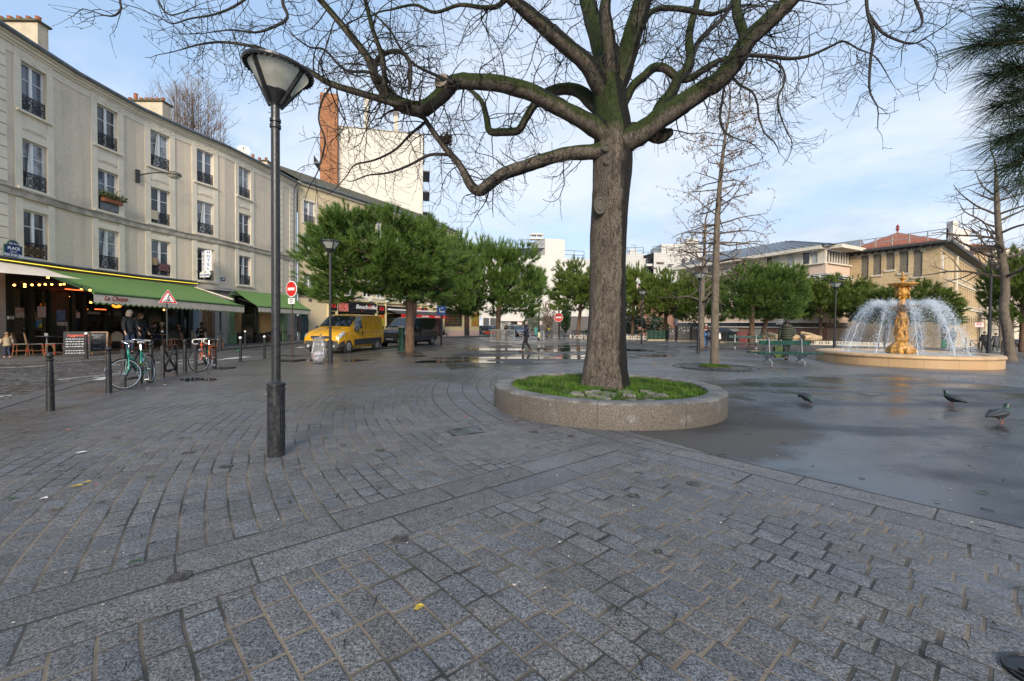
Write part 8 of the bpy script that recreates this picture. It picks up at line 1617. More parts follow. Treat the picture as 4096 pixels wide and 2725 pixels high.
def vehicle(name,loc,rz,label,cat,paint,st,wheels,R,winds,front,plate=None,track=None,group=None,extras=None):
 """st: stations (y, z_bottom, z_belt, z_top, w_low, w_belt, w_top); front looks along -y"""
 r=empty(name,loc,label,cat,group,rz);T=ROOTM[r.name]
 def ring(s):
  y,zb,zl,zt,wl,wb,wt=s;h=[(0.0,zb),(wl*.86,zb),(wl,zb+.14),((wl+wb)/2*1.005,(zb+zl)/2),(wb,zl),(wt+(wb-wt)*.28,zl+(zt-zl)*.62),(wt,zt-.07*min(1,(zt-zl))),(wt-.10,zt-.0),(0.0,zt+.02)]
  return[Vector((x,y,z))for x,z in h]
 rings=[ring(s)for s in st];K=len(rings[0]);vs=[];fs=[]
 for rg_ in rings:vs+=rg_+[Vector((-p.x,p.y,p.z))for p in rg_[1:-1]][::-1]
 NN=2*K-2
 for i in range(len(rings)-1):
  for k in range(NN):fs.append((i*NN+k,i*NN+(k+1)%NN,(i+1)*NN+(k+1)%NN,(i+1)*NN+k))
 fs.append(tuple(range(NN))[::-1]);fs.append(tuple((len(rings)-1)*NN+k for k in range(NN)))
 m=MB();m.T=T;m.add(vs,fs);body=m.build('body',paint,r,True);body.data.update()
 bm_=bmesh.new();bm_.from_mesh(body.data);bmesh.ops.recalc_face_normals(bm_,faces=bm_.faces[:]);bm_.to_mesh(body.data);bm_.free()
 es=body.modifiers.new('edge','EDGE_SPLIT');es.split_angle=math.radians(38)
 def S(yi,k,side=1,o=.012):
  i=min(len(rings)-2,int(yi));t=yi-i;j=min(K-2,int(k));q=k-j
  def at(ii,tt):return rings[ii][j].lerp(rings[ii][j+1],q).lerp(rings[ii+1][j].lerp(rings[ii+1][j+1],q),tt)
  p=at(i,t);dy=(rings[i+1][j].lerp(rings[i+1][j+1],q)-rings[i][j].lerp(rings[i][j+1],q));dk=rings[i][j+1].lerp(rings[i+1][j+1],t)-rings[i][j].lerp(rings[i+1][j],t);n=dk.cross(dy)
  n=-n if n.length and(n.x*1+n.z*.5-n.y*.2)<0 else n;n=n.normalized()if n.length else Vector((1,0,0));p=p+n*o
  return Vector((p.x*side,p.y,p.z))
 def panel(nm,y0,y1,k0,k1,mt,sides=(1,-1),o=.012,ny=4,nk=3,parent=None,skew=0):
  for s in sides:
   m=MB();m.T=T;ys_=sorted({y0,y1}|{float(q)for q in range(int(y0)+1,math.ceil(y1))}|{y0+(y1-y0)/2});ks_=sorted({k0,k1}|{float(q)for q in range(int(k0)+1,math.ceil(k1))});g_=[[S(yy+(skew*((kk-k0)/(k1-k0))if yy==y0 else 0),kk,s,o)for kk in ks_]for yy in ys_]
   for i in range(len(ys_)-1):
    for j in range(len(ks_)-1):q=[g_[i][j],g_[i+1][j],g_[i+1][j+1],g_[i][j+1]];m.poly(q if s>0 else q[::-1])
   m.build(nm,mt,parent or r,True)
 def cross(nm,y0,y1,k0,mt,o=.012,parent=None):
  m=MB();m.T=T;rows=[]
  for i in range(5):
   yy=y0+(y1-y0)*i/4;half=[S(yy,k0+(K-1.02-k0)*j/4,1,o)for j in range(5)];rows.append(half+[Vector((-p.x,p.y,p.z))for p in half[::-1]])
  for i in range(4):
   for j in range(9):m.poly([rows[i][j],rows[i+1][j],rows[i+1][j+1],rows[i][j+1]])
  return m.build(nm,mt,parent or r,True)
 for wq in winds:(cross(*wq[1:])if wq[0]=='c' else panel(*wq[1:]))
 for(y,tr)in wheels:
  for s in(1,-1):
   m=MB();m.T=T;m.lathe([(R*1.16,-.09),(R*1.16,.006)],26,(s*(tr+.012),y,R*1.02),Vector((s,0,0)));m.build('wheel_arch',BLKP,r)
   m=MB();m.T=T;m.lathe([(R*.62,.02),(R*.95,.03),(R,0),(R,-.17),(R*.9,-.19)],26,(s*(tr+.005),y,R),Vector((s,0,0)));w_=m.build('wheel',RUBBER,r,False)
   m=MB();m.T=T;m.lathe([(.04,.028),(.06,.036),(R*.3,.03),(R*.55,.034),(R*.64,.022)],20,(s*(tr+.006),y,R),Vector((s,0,0)))
   for k in range(8):a=k*PI/4;m.bar((s*(tr+.04),y+.05*math.cos(a),R+.05*math.sin(a)),(s*(tr+.04),y+R*.6*math.cos(a),R+R*.6*math.sin(a)),.012,.04)
   m.build('hub_cap',HUB,w_)
 y,zc,w_=front
 if plate:
  m=MB();m.T=T;m.box((0,y-.012,zc),(.52,.02,.11));pl_=m.build('number_plate',PLATE,r);m=MB();m.T=T;m.box((-.24,y-.024,zc),(.04,.006,.10));m.box((.24,y-.024,zc),(.04,.006,.10));m.build('blue_band',BLUEP,pl_);m=MB();m.T=T;m.text(plate,.095,Matrix.Translation((0,y-.026,zc)),.001);m.build('lettering',SIGNB,pl_)
 if extras:extras(r,T,S)
 return r
def van_ex(k):
 def ex(r,T,S):
  def B():m=MB();m.T=T;return m
  for s in(1,-1):
   m=B();c=Vector((s*1.08,-1.02,1.18));m.sphere(c,.15,10,8,(.7,.5,1.15));m.bar(c,(s*.93,-.95,1.12),.06,.1);m.build('wing_mirror',BLKP,r,True)
   m=B();m.box((s*.965,-.18,.98),(.02,.05,.22));m.build('door_handle',BLKP,r)
   m=B();m.box((s*.95,.9,1.02),(.03,1.9,.022));m.build('sliding_rail',STEEL,r)
   m=B();m.box((s*.955,-.25,.85),(.012,.012,.95));m.box((s*.952,.15,.95),(.012,.012,1.2));m.build('door_gap',BLKP,r)
  if k==0:
   m=B();m.box((0,-2.39,.80),(1.05,.05,.12));m.build('grille',BLKP,r);m=B();m.prism([(0,.14),(.085,0),(0,-.14),(-.085,0)],.05,Matrix.Translation((0,-2.43,.82)));m.build('badge',CHROME,r);m=B();m.prism([(0,.08),(.04,0),(0,-.08),(-.04,0)],.055,Matrix.Translation((0,-2.43,.82)));m.build('badge_core',mat('yellow_paint_core',(.6,.32,.02),.3),r)
   m=B();m.box((.1,-1.5,1.245),(.7,.1,.02));m.build('bonnet_vent',BLKP,r)
  else:
   m=B();m.box((0,-2.39,.76),(1.05,.05,.26));m.build('grille',BLKP,r);m=B()
   for z in(.67,.73,.79,.85):m.box((0,-2.422,z),(.98,.02,.012))
   m.build('grille_bar',STEEL,r);m=B();m.sphere((0,-2.41,.92),.07,12,6,(1.4,.4,.6));m.build('badge',CHROME,r)
  m=B();m.hexa([(-.80,-2.43,.27),(.80,-2.43,.27),(.86,-2.30,.27),(-.86,-2.30,.27),(-.82,-2.43,.62),(.82,-2.43,.62),(.88,-2.30,.66),(-.88,-2.30,.66)]);m.build('bumper',GRB,r,bevel=.03);m=B();m.box((0,-2.432,.33),(1.1,.03,.10));m.build('air_intake',SIGNB,r);m=B()
  for s in(1,-1):m.lathe([(.075,0),(.06,.03)],12,(s*.64,-2.435,.38),Vector((0,-1,0)))
  m.build('fog_lamp',HEAD,r)
  m=B()
  for s in(-1,1):m.bar((s*.35,-1.36,1.16),(s*.35-.45,-1.2,1.36),.02)
  m.build('wiper',BLKP,r);m=B();m.box((.25,-1.16,1.36),(.4,.05,.02));m.box((-.45,-1.16,1.36),(.3,.05,.02));m.build('paper',PLATE,r)
 return ex
GRB=mat('bumper_grey',(.045,.045,.045),.6)
VST=[(-2.40,.30,.60,.72,.76,.78,.66),(-2.37,.23,.74,.90,.86,.88,.74),(-2.20,.21,.92,1.04,.935,.93,.80),(-1.80,.22,1.04,1.15,.95,.95,.83),(-1.32,.24,1.10,1.25,.955,.95,.83),(-.50,.24,1.14,1.87,.955,.95,.78),(-.15,.24,1.16,1.94,.955,.95,.79),(1.0,.24,1.16,1.965,.955,.95,.80),(2.15,.26,1.16,1.95,.955,.95,.80),(2.36,.30,1.14,1.88,.93,.93,.78),(2.40,.34,1.10,1.70,.88,.88,.72)]
WV=[('c','windscreen',4.08,4.93,6.1,CARGLASS,.02),('p','side_window',4.30,5.95,4.12,5.9,CARGLASS,(1,-1),.012,5,3,None,.45),('p','headlight',1.2,2.7,3.75,5.2,HEAD,(1,-1),.012),('p','bumper',1.0,2.6,.6,3.1,GRB,(1,-1),.014),('p','bumper',0.0,1.0,.02,3.1,GRB,(1,-1),.016),('p','side_strip',4.3,7.9,2.0,3.0,BLKP,(1,-1),.015)]
YP=mat('yellow_van_paint',(.62,.33,.012),.22,var=.05,scale=2,stain=.08,spec=.6);BP_=mat('black_van_paint',(.014,.014,.017),.16,var=.2,scale=2,spec=.7)
vy=vehicle('delivery_van',(-8.75,22.6,0),math.atan2(.14,1)*-1+.0,'yellow delivery van with grey bumper parked behind the wire bin','van',YP,VST,((-1.58,.93),(1.50,.93)),.33,WV,(-2.44,.47,1),'FD 026 FZ',extras=van_ex(0))
vb=vehicle('delivery_van',(-7.15,29.6,0),-.27,'black delivery van parked behind the yellow van and the big pine','van',BP_,VST,((-1.58,.93),(1.50,.93)),.33,WV,(-2.44,.50,1),'FL 257 PF',extras=van_ex(1));vb.scale=(1.05,1.04,1.0)
CST=[(-2.05,.32,.48,.52,.60,.62,.5),(-1.98,.24,.56,.66,.74,.76,.62),(-1.6,.22,.72,.80,.83,.83,.68),(-.9,.22,.82,.96,.85,.85,.70),(-.25,.22,.86,1.38,.85,.85,.60),(.3,.22,.88,1.45,.85,.85,.61),(1.2,.22,.90,1.42,.85,.85,.60),(1.75,.26,.92,1.12,.83,.83,.64),(1.98,.30,.80,.95,.76,.76,.6),(2.02,.36,.7,.8,.7,.7,.55)]
WC_=[('c','windscreen',3.06,3.94,6.1,CARGLASS,.015),('p','side_window',3.5,6.2,4.15,5.9,CARGLASS,(1,-1),.012,5,3,None,.3),('p','headlight',1.1,1.9,4.0,5.6,HEAD,(1,-1)),('p','bumper',.05,1.4,.1,2.4,BLKP,(1,-1),.01),('c','rear_window',6.1,6.9,6.1,CARGLASS,.015)]
def car(u,v,Y,rz,label,col,name='parked_car',plate='BX 419 NT'):
 x=(u-2048)/F*Y;return vehicle(name,(x,Y,gz(x,Y)),rz,label,'car',mat('car_paint_'+label[:8].replace(' ','_'),col,.22,.4,var=.1,spec=.6),CST,((-1.28,.83),(1.25,.83)),.30,WC_,(-2.06,.42,1),plate)
car(2068,0,57,.45,'blue grey car parked beyond the crowd barrier',(.09,.12,.16));car(1926,0,68,.9,'white car parked behind the motor scooters',(.55,.55,.54),plate='AW 208 KL');c3=car(1965,0,64,.8,'black car with big windscreen behind the red scooter',(.02,.02,.024),plate='CP 655 RD');car(2895,0,52,1.5,'dark blue car seen past the scribbled railing',(.02,.04,.10),plate='DT 731 GH');car(4062,0,70,.0,'grey car far down the avenue at the right edge',(.2,.2,.21),plate='EV 904 MS')
def scooter(loc,rz,label,col,box=True):
 r=empty('motor_scooter',loc,label,'scooter','parked scooters',rz);T=ROOTM[r.name];P_=mat('scooter_'+label[:9].replace(' ','_'),col,.25,.1,var=.1)
 def B():m=MB();m.T=T;return m
 for y in(-.62,.62):m=B();m.ring((0,y,.23),.18,.055,20,7,axis=(1,0,0));w_=m.build('wheel',RUBBER,r,True);m=B();m.lathe([(.15,-.03),(.15,.03)],16,(0,y,.23),Vector((1,0,0)));m.build('rim',HUB,w_)
 m=B();m.hexa([(-.16,.1,.32),(.16,.1,.32),(.14,.85,.45),(-.14,.85,.45),(-.15,.05,.62),(.15,.05,.62),(.12,.9,.68),(-.12,.9,.68)]);m.hexa([(-.19,-.42,.3),(.19,-.42,.3),(.17,-.32,.3),(-.17,-.32,.3),(-.16,-.52,.95),(.16,-.52,.95),(.14,-.44,.95),(-.14,-.44,.95)]);m.box((0,-.12,.3),(.32,.5,.06));m.hexa([(-.09,-.85,.42),(.09,-.85,.42),(.1,-.45,.42),(-.1,-.45,.42),(-.07,-.8,.48),(.07,-.8,.48),(.09,-.45,.55),(-.09,-.45,.55)]);m.build('body',P_,r,bevel=.03)
 m=B();m.hexa([(-.14,.0,.66),(.14,.0,.66),(.12,.8,.72),(-.12,.8,.72),(-.12,.05,.76),(.12,.05,.76),(.1,.8,.82),(-.1,.8,.82)]);m.build('saddle',BLKP,r,bevel=.03);m=B();m.tube([(0,-.5,.95),(0,-.46,1.05)],.03,6);m.tube([(-.3,-.38,1.06),(0,-.46,1.04),(.3,-.38,1.06)],.018,6);m.tube([(0,-.5,.9),(0,-.62,.23)],.035,6);m.build('handlebar',BLKP,r);m=B();m.sphere((0,-.55,.88),.09,10,7);m.build('headlight',HEAD,r);m=B()
 for s in(-1,1):m.bar((s*.25,-.4,1.06),(s*.3,-.42,1.24),.012);m.sphere((s*.3,-.42,1.27),.055,8,6,(1.1,.4,1))
 m.build('mirror',BLKP,r)
 if box:m=B();m.box((0,.95,.98),(.42,.42,.38));m.build('top_box',BLKP,r,bevel=.02)
 else:m=B();m.hexa([(-.18,-.6,.95),(.18,-.6,.95),(.18,-.58,.95),(-.18,-.58,.95),(-.14,-.45,1.35),(.14,-.45,1.35),(.14,-.43,1.35),(-.14,-.43,1.35)]);m.build('windshield',CARGLASS,r)
 return r
p=AT(1775,1345,53);scooter(AT(1762,1352,48.5),1.25,'black delivery scooter with top box parked before the grocery window',(.02,.02,.022)).location.z=0
for u,Y,rz,lab,col in((1930,58,-.5,'dark scooter with screen at the corner of the grocery',(.03,.035,.05)),(1945,56,.9,'blue grey scooter with screen between the dark and the red ones',(.10,.13,.17)),(1962,54.5,1.2,'orange red scooter left of the pine trunk',(.60,.06,.02)),(1982,57,.6,'bright red scooter hidden by the second pine trunk',(.50,.02,.03))):
 x=(u-2048)/F*Y;scooter((x,Y,0),rz,lab,col,False)
for u,Y,lab,col in((2135,58,'turquoise rental kick scooter right of the walking man',(.05,.55,.48)),(2142,57,'second turquoise kick scooter leaning in the group',(.04,.45,.45)),(2189,52,'yellow and blue kick scooter beside the wire bin',(.55,.45,.03))):
 x=(u-2048)/F*Y;r=empty('kick_scooter',(x,Y,0),lab,'kick scooter','rental kick scooters',.4);T=ROOTM[r.name];m=MB();m.T=T;m.bar((0,-.45,.1),(0,-.38,1.15),.07);m.tube([(-.24,-.37,1.15),(.24,-.37,1.15)],.02,6);m.build('stem',mat('kick_'+lab[:6],col,.4),r);m=MB();m.T=T;m.box((0,.05,.13),(.17,.85,.07));m.build('deck',BLKP,r);m=MB();m.T=T
 for y in(-.47,.5):m.ring((0,y,.11),.085,.025,14,6,axis=(1,0,0))
 m.build('wheel',RUBBER,r)
SKIN=mat('skin',(.46,.27,.19),.55,var=.08,scale=20)
def skinmesh(name,verts,edges,radii,m,parent,T,sub=1):
 me=bpy.data.meshes.new(name);me.from_pydata([tuple(v)for v in verts],edges,[]);o=bpy.data.objects.new(name,me);COL.objects.link(o)
 if parent is not None:o.parent=parent
 sk=o.modifiers.new('skin','SKIN');sk.use_smooth_shade=True;sk.branch_smoothing=.6
 if not me.skin_vertices:
  bm=bmesh.new();bm.from_mesh(me);bm.verts.layers.skin.verify();bm.to_mesh(me);bm.free()
 for i,sv in enumerate(me.skin_vertices[0].data):sv.radius=radii[i]if hasattr(radii[i],'__len__')else(radii[i],radii[i]);sv.use_root=(i==0)
 s=o.modifiers.new('sub','SUBSURF');s.levels=sub;s.render_levels=sub
 dg=bpy.context.evaluated_depsgraph_get();ev=o.evaluated_get(dg);nm=bpy.data.meshes.new_from_object(ev);o.modifiers.clear();o.data=nm;nm.materials.clear();nm.materials.append(m)
 if nm.polygons:nm.polygons.foreach_set('use_smooth',[True]*len(nm.polygons))
 return o
def person(loc,rz,label,H=1.74,coat=(.02,.02,.025),legs=(.03,.035,.05),hair=(.1,.07,.05),skin=(.46,.27,.19),shoes=(.03,.025,.02),stride=.0,lead=1,arms=((.0,.2),(.0,.2)),lean=.04,look=(0,0),coatlen=.46,bulk=1.0,sit=False,hairlong=0,hat=None,hood=None,beard=None,mask=None,scarf=None,pocket=(),name='person',padded=False,skirt=None,group=None):
 """faces local -y; arms: (forward swing, elbow bend) for left(+x) and right(-x)"""
 r=empty(name,loc,label,'person',group,rz);s=H/1.74;V=Vector
 SK=mat('skin_%d'%int(skin[0]*100),skin,.55,var=.08,scale=20);CO=mat('coat_'+'_'.join('%d'%int(c*1000)for c in coat),coat,.8,var=.18,scale=9,bump=.15,bscale=30);LE=mat('trousers_'+'_'.join('%d'%int(c*1000)for c in legs),legs,.85,var=.15,scale=9);HA=mat('hair_'+'_'.join('%d'%int(c*100)for c in hair),hair,.7,var=.3,scale=30,bump=.4,bscale=60);SH=mat('shoes_'+'_'.join('%d'%int(c*1000)for c in shoes),shoes,.5)
 pz=.93*s if not sit else.52*s;P=V((0,0,pz));fw=V((0,-1,0));up=V((0,0,1));tl=(up+fw*lean).normalized()
 chest=P+tl*.33*s;neck=P+tl*.53*s;headb=neck+(tl+fw*.1)*.07*s;head=headb+(up+fw*(.12+look[1]))*.10*s;crown=head+up*.09*s
 verts=[P,P+tl*.16*s,chest,neck,headb,head,crown];ed=[(0,1),(1,2),(2,3),(3,4),(4,5),(5,6)];rad=[(.125*s,.095*s),(.12*s,.09*s),(.135*s,.10*s),(.055*s,.055*s),(.055*s,.06*s),(.078*s,.092*s),(.055*s,.06*s)]
 J={}
 for side,sx in(('l',1),('r',-1)):
  hip=P+V((sx*.085*s,0,-.04*s));ph=stride*(1 if(sx==lead)else-1)
  if sit:kn=hip+V((sx*.04,-.42*s,.03));an=V((kn.x,kn.y+.02,.09*s));toe=an+V((0,-.15*s,-.045*s))
  else:
   an=V((hip.x*.85,-ph*.40*s,.085*s+(abs(ph)*.05*s if ph<0 else.0)));bend=.03+(.09 if ph<0 else.015)*(1 if abs(ph)>.1 else.3)
   kn=(hip+an)/2+V((0,-bend*s,.01));toe=an+V((0,-.15*s,-.045*s-(.03*s if ph<-.2 else-.02*s*(ph>.2))))
  J['hip'+side],J['kn'+side],J['an'+side],J['toe'+side]=hip,kn,an,toe
  b=len(verts);verts+=[hip,hip.lerp(kn,.5),kn,kn.lerp(an,.4),an,an.lerp(toe,.5),toe];ed+=[(0,b)]+[(b+i,b+i+1)for i in range(6)];rad+=[.09*s,.08*s,.056*s,.054*s,.038*s,(.042*s,.03*s),(.035*s,.022*s)]
  sh=chest+tl*.15*s+V((sx*.175*s*(1+.1*(bulk-1)),0,0));sw,bd=arms[0 if sx>0 else 1]
  ud=(V((sx*.16*bulk,-math.sin(sw),-math.cos(sw)))).normalized();el=sh+ud*.29*s;fd=V((sx*(.04-.28*(bd>1.0)),-math.sin(sw+bd),-math.cos(sw+bd))).normalized();wr=el+fd*.25*s
  J['sh'+side],J['el'+side],J['wr'+side],J['fd'+side]=sh,el,wr,fd;b=len(verts);verts+=[sh,sh.lerp(el,.5),el,wr];ed+=[(2,b),(b,b+1),(b+1,b+2),(b+2,b+3)];rad+=[.06*s,.052*s,.042*s,(.028*s,.022*s)]
  pm=wr+fd*.075*s;b2=len(verts);verts.append(pm);ed.append((b+3,b2));rad.append((.034*s,.017*s));sd=V((1,0,0));cu=(fd+V((-sx*.25,-.25,0))).normalized()
  for j,(o_,L)in enumerate(((-.027,.062),(-.009,.072),(.009,.068),(.026,.054))):b=len(verts);verts+=[pm+sd.cross(fd).normalized()*o_*s+fd*.025*s,pm+sd.cross(fd).normalized()*o_*s+fd*.025*s+cu*L*.55*s,pm+sd.cross(fd).normalized()*o_*s+fd*.025*s+cu*L*.5*s+(cu+V((-sx*.5,0,0))).normalized()*L*.5*s];ed+=[(b2,b),(b,b+1),(b+1,b+2)];rad+=[.0095*s,.009*s,.007*s]
  b=len(verts);verts+=[wr+fd*.04*s+fw*.03*s,wr+fd*.085*s+fw*.05*s];ed+=[(b2,b),(b,b+1)];rad+=[.011*s,.009*s]
 nb=len(verts);verts+=[head+fw*.088*s+up*-.012*s,head+fw*.115*s+up*-.022*s];ed+=[(5,nb),(nb,nb+1)];rad+=[.02*s,.012*s]
 body=skinmesh('body',verts,ed,rad,SK,r,None)
 Mr=ROOTM[r.name]
 def B():m=MB();m.T=Mr;return m
 vs=[P+up*.05*s,J['hipl'],J['hipl'].lerp(J['knl'],.5),J['knl'],J['knl'].lerp(J['anl'],.45),J['anl']+up*.0,J['hipr'],J['hipr'].lerp(J['knr'],.5),J['knr'],J['knr'].lerp(J['anr'],.45),J['anr']]
 skinmesh('trousers',vs,[(0,1),(1,2),(2,3),(3,4),(4,5),(0,6),(6,7),(7,8),(8,9),(9,10)],[(.14*s,.115*s),.102*s,.092*s,.072*s,.066*s,.056*s,.102*s,.092*s,.072*s,.066*s,.056*s],LE,r,None)
 for sd_ in 'lr':
  m=B();a,t=J['an'+sd_],J['toe'+sd_];d=(t-a);d.z=0;d=d.normalized()if d.length else fw;base=min(a.z-.085*s,t.z-.03*s);m.tube(smooth_path([a-d*.07*s+up*(-.045*s),a+d*.02*s+up*(-.03*s),t+d*.0+up*.005,t+d*.06*s+up*-.008],3),lerp_list([.04*s,.047*s,.043*s,.02*s],3),8);m.build('shoe',SH,r,True)
 hem=P+up*(.42-coatlen)*s*.9+(fw*-.0);k=bulk
 cv=[P+tl*.18*s,P+tl*.03*s,hem,chest,chest+tl*.12*s,neck+tl*-.005*s,neck+tl*.05*s];ce=[(0,1),(1,2),(0,3),(3,4),(4,5),(5,6)];cr=[(.158*s*k,.125*s*k),(.168*s*k,.135*s*k),(.175*s*k,.145*s*k),(.172*s*k,.132*s*k),(.16*s*k,.11*s*k),(.085*s,.08*s),(.078*s,.078*s)]
 for side in 'lr':b=len(cv);cv+=[J['sh'+side],J['sh'+side].lerp(J['el'+side],.55),J['el'+side],J['el'+side].lerp(J['wr'+side],.5),J['wr'+side]-J['fd'+side]*.01];ce+=[(3,b)]+[(b+i,b+i+1)for i in range(4)];cr+=[.085*s*k,.075*s*k,.066*s*k,.06*s*k,.05*s]
 co=skinmesh('coat',cv,ce,cr,CO,r,None)
 if padded:
  for t in(.04,.14,.24,.34,.44):m=B();c=P+tl*t*s;m.lathe([(.14*s*k,-.055*s),(.168*s*k,-.02*s),(.168*s*k,.02*s),(.14*s*k,.055*s)],16,c,cap=False);m.v=[tuple(v)for v in m.v];m.build('quilted_band',CO,co,True)
 hc=head+up*.015*s
 if hood:m=B();m.sphere(hc+fw*-.02*s,.135*s,12,9,(.95,1.05,1.15));m.build('hood',mat('hood_'+'%d'%int(hood[0]*1000),hood,.9),r,True)
 elif hat:m=B();m.sphere(hc+up*.035*s,.108*s,14,8,(1,1.12,.72));m.box(hc+fw*.11*s+up*.045*s,(.12*s,.07*s,.014));m.build('cap',mat('cap_'+'%d'%int(hat[0]*1000),hat,.9),r,True);m=B();m.sphere(hc+fw*-.03*s,.098*s,12,8,(1.02,1,.85));m.build('hair',HA,r,True)
 else:
  m=B();m.sphere(hc+fw*-.022*s+up*.028*s,.108*s,14,9,(.96,1.02,.92));rg=random.Random(len(label));m.v=[tuple(Vector(v)+Vector((rg.uniform(-.008,.008),rg.uniform(-.008,.008),rg.uniform(-.008,.008))))for v in m.v]
  if hairlong:m.tube(smooth_path([hc-fw*.05*s,hc-fw*.085*s+up*-.12*s,hc-fw*.08*s+up*(-.12-hairlong)*s],3),lerp_list([.10*s,.095*s,.04*s],3),10)
  m.build('hair',HA,r,True)
 for sx in(-1,1):
  m=B();m.sphere(head+fw*.083*s+V((sx*.03*s,0,.012*s)),.011*s,6,5);m.build('eye',mat('eye_dark',(.02,.018,.016),.3),r)
  m=B();m.sphere(head+V((sx*.082*s,.005,-.002*s)),.022*s,7,5,(.5,1,1.4));m.build('ear',SK,r,True)
 m=B();m.box(head+fw*.088*s+up*-.048*s,(.045*s,.012,.010*s));m.build('mouth',mat('lips',(.28,.10,.08),.5),r)
 if beard:m=B();m.sphere(head+fw*.06*s+up*-.062*s,.06*s,10,7,(1,.8,.8));m.build('beard',mat('beard_%d'%int(beard[0]*100),beard,.9),r,True)
 if mask:m=B();m.sphere(head+fw*.06*s+up*-.045*s,.062*s,10,7,(1,.8,.85));m.build('face_mask',mat('mask_black',mask,.8),r,True)
 if scarf:m=B();m.ring(neck+tl*.03*s,.075*s,.035*s,16,7);m.build('scarf',mat('scarf_%d'%int(scarf[0]*100),scarf,.9,var=.3,scale=20),r,True)
 r['J']=0;del r['J'];person.J={k_:Mr@v for k_,v in J.items()};return r
def gp_(u,v,e=0):p=G(u,v,e);p.z=p.z if not e else e;return p
person(gp_(2106,1408),-1.42,'man in dark blue jacket and flat cap walking left past the puddle',1.76,(.012,.016,.034),(.014,.014,.016),(.55,.53,.5),shoes=(.10,.055,.03),stride=.62,lead=1,arms=((.25,.9),(-.1,.5)),lean=.06,coatlen=.62,bulk=1.12,hat=(.05,.045,.03),mask=(.015,.015,.02),look=(0,.12))
person(Vector((-15.85,17.6,.12)),1.25,'grey haired person in a black jacket and jeans standing before the cafe',1.80,(.012,.015,.018),(.025,.04,.08),(.50,.46,.38),arms=((.1,1.1),(.1,.3)),coatlen=.62,bulk=1.15,lean=.06,hairlong=.05,shoes=(.02,.02,.02))
person(Vector((-16.35,18.7,.12)),1.6,'long brown haired person in dark coat half hidden by the grey haired one',1.70,(.018,.02,.026),(.02,.022,.03),(.16,.09,.05),arms=((.0,.5),(.0,.4)),coatlen=.7,hairlong=.25)
person(Vector((-17.95,15.1,.12)),-1.9,'curly haired toddler in a beige coat walking at the left edge',.90,(.42,.33,.22),(.03,.035,.07),(.30,.17,.08),shoes=(.40,.24,.20),stride=.35,arms=((.3,.3),(-.2,.4)),coatlen=.62,bulk=1.45,scarf=(.45,.24,.04))
for u,Y,rz,lab,coat,hr in((612,21.2,1.9,'dark haired guest seated at a table right of the couple',(.02,.018,.018),(.03,.022,.018)),(650,21.6,-1.2,'guest in a pale beige knit cap seated with back turned',(.02,.024,.03),(.45,.38,.28)),(718,22.6,-1.4,'guest in black seated beneath the awning near the green column',(.012,.013,.015),(.03,.02,.015)),(808,23.8,.3,'bearded guest in black seated before the oak door',(.012,.012,.014),(.02,.016,.014))):
 x=(u-2048)/F*Y;person((x,Y,.10),rz,lab,1.74,coat,(.02,.02,.024),hr,sit=True,arms=((.4,1.1),(.35,1.2)),coatlen=.44,beard=(.03,.02,.015)if 'bearded' in lab else None)
person(((2026-2048)/F*38,38.6,0),-.9,'balding bearded man in a dark coat behind the crowd barrier',1.70,(.02,.02,.022),(.025,.022,.022),(.55,.5,.45),arms=((.2,.6),(.1,.4)),coatlen=.7,bulk=1.15,beard=(.6,.58,.55),stride=.3)
x=gp_(2822,1391);person(x,-.35,'woman in black jacket and jeans carrying bags beside the lamp post',1.68,(.018,.02,.02),(.06,.13,.24),(.42,.33,.24),shoes=(.12,.05,.03),stride=.7,lead=-1,arms=((.3,1.3),(.2,.9)),coatlen=.40,bulk=1.05,lean=.1,scarf=(.35,.06,.05));J=dict(person.J)
m=MB();c=J['hipl'].lerp(J['hipr'],.5)+Vector((-.02,-.18,.06));m.sphere(c,.17,12,9,(1.1,.6,.85));m.tube([c+Vector((-.12,0,.1)),J['shr']+Vector((0,-.08,.05))],.015,5);tag(m.build('bag',mat('bag_blue',(.03,.14,.38),.6,var=.15)),'bright blue shoulder bag worn by the woman in jeans','bag')
m=MB();c=J['wrl']+Vector((.12,-.05,-.22));m.sphere(c,.24,12,9,(1,.6,.95));m.tube([c+Vector((-.05,0,.2)),J['wrl']],.015,5);tag(m.build('bag',mat('bag_grey',(.16,.16,.17),.7,var=.2)),'large grey bag hanging at the side of the woman in jeans','bag')
x=gp_(2852,1393);person(x,.6,'person in dark blue coat and jeans mostly hidden by the ginkgo trunk',1.74,(.015,.022,.05),(.06,.12,.22),(.05,.04,.03),shoes=(.5,.5,.5),arms=((.3,1.2),(.1,.3)),coatlen=.55,bulk=1.1,stride=.3);J=dict(person.J)
m=MB();c=J['wrr']+Vector((-.05,-.12,.1));m.box(c,(.32,.12,.26));tag(m.build('package',mat('packet_blue',(.15,.42,.62),.4,var=.4,scale=10),bevel=.03),'light blue packet held in front of the ginkgo trunk','package');m=MB();c=J['wrl']+Vector((.02,0,-.28));m.hexa([c+Vector(v)for v in((-.1,-.06,-.2),(.1,-.06,-.2),(.1,.06,-.2),(-.1,.06,-.2),(-.06,-.03,.2),(.06,-.03,.2),(.06,.03,.2),(-.06,.03,.2))]);tag(m.build('bag',mat('bag_white',(.6,.58,.54),.5),bevel=.03),'white plastic bag right of the ginkgo trunk','bag')
x=gp_(3146,1441);person(x,2.75,'person in a green padded coat walking away behind the nearer bench',1.80,(.035,.042,.022),(.012,.013,.02),(.02,.017,.016),shoes=(.015,.015,.018),stride=.8,lead=-1,arms=((.05,.1),(.3,.9)),coatlen=.52,bulk=1.42,lean=.08,padded=True);J=dict(person.J)
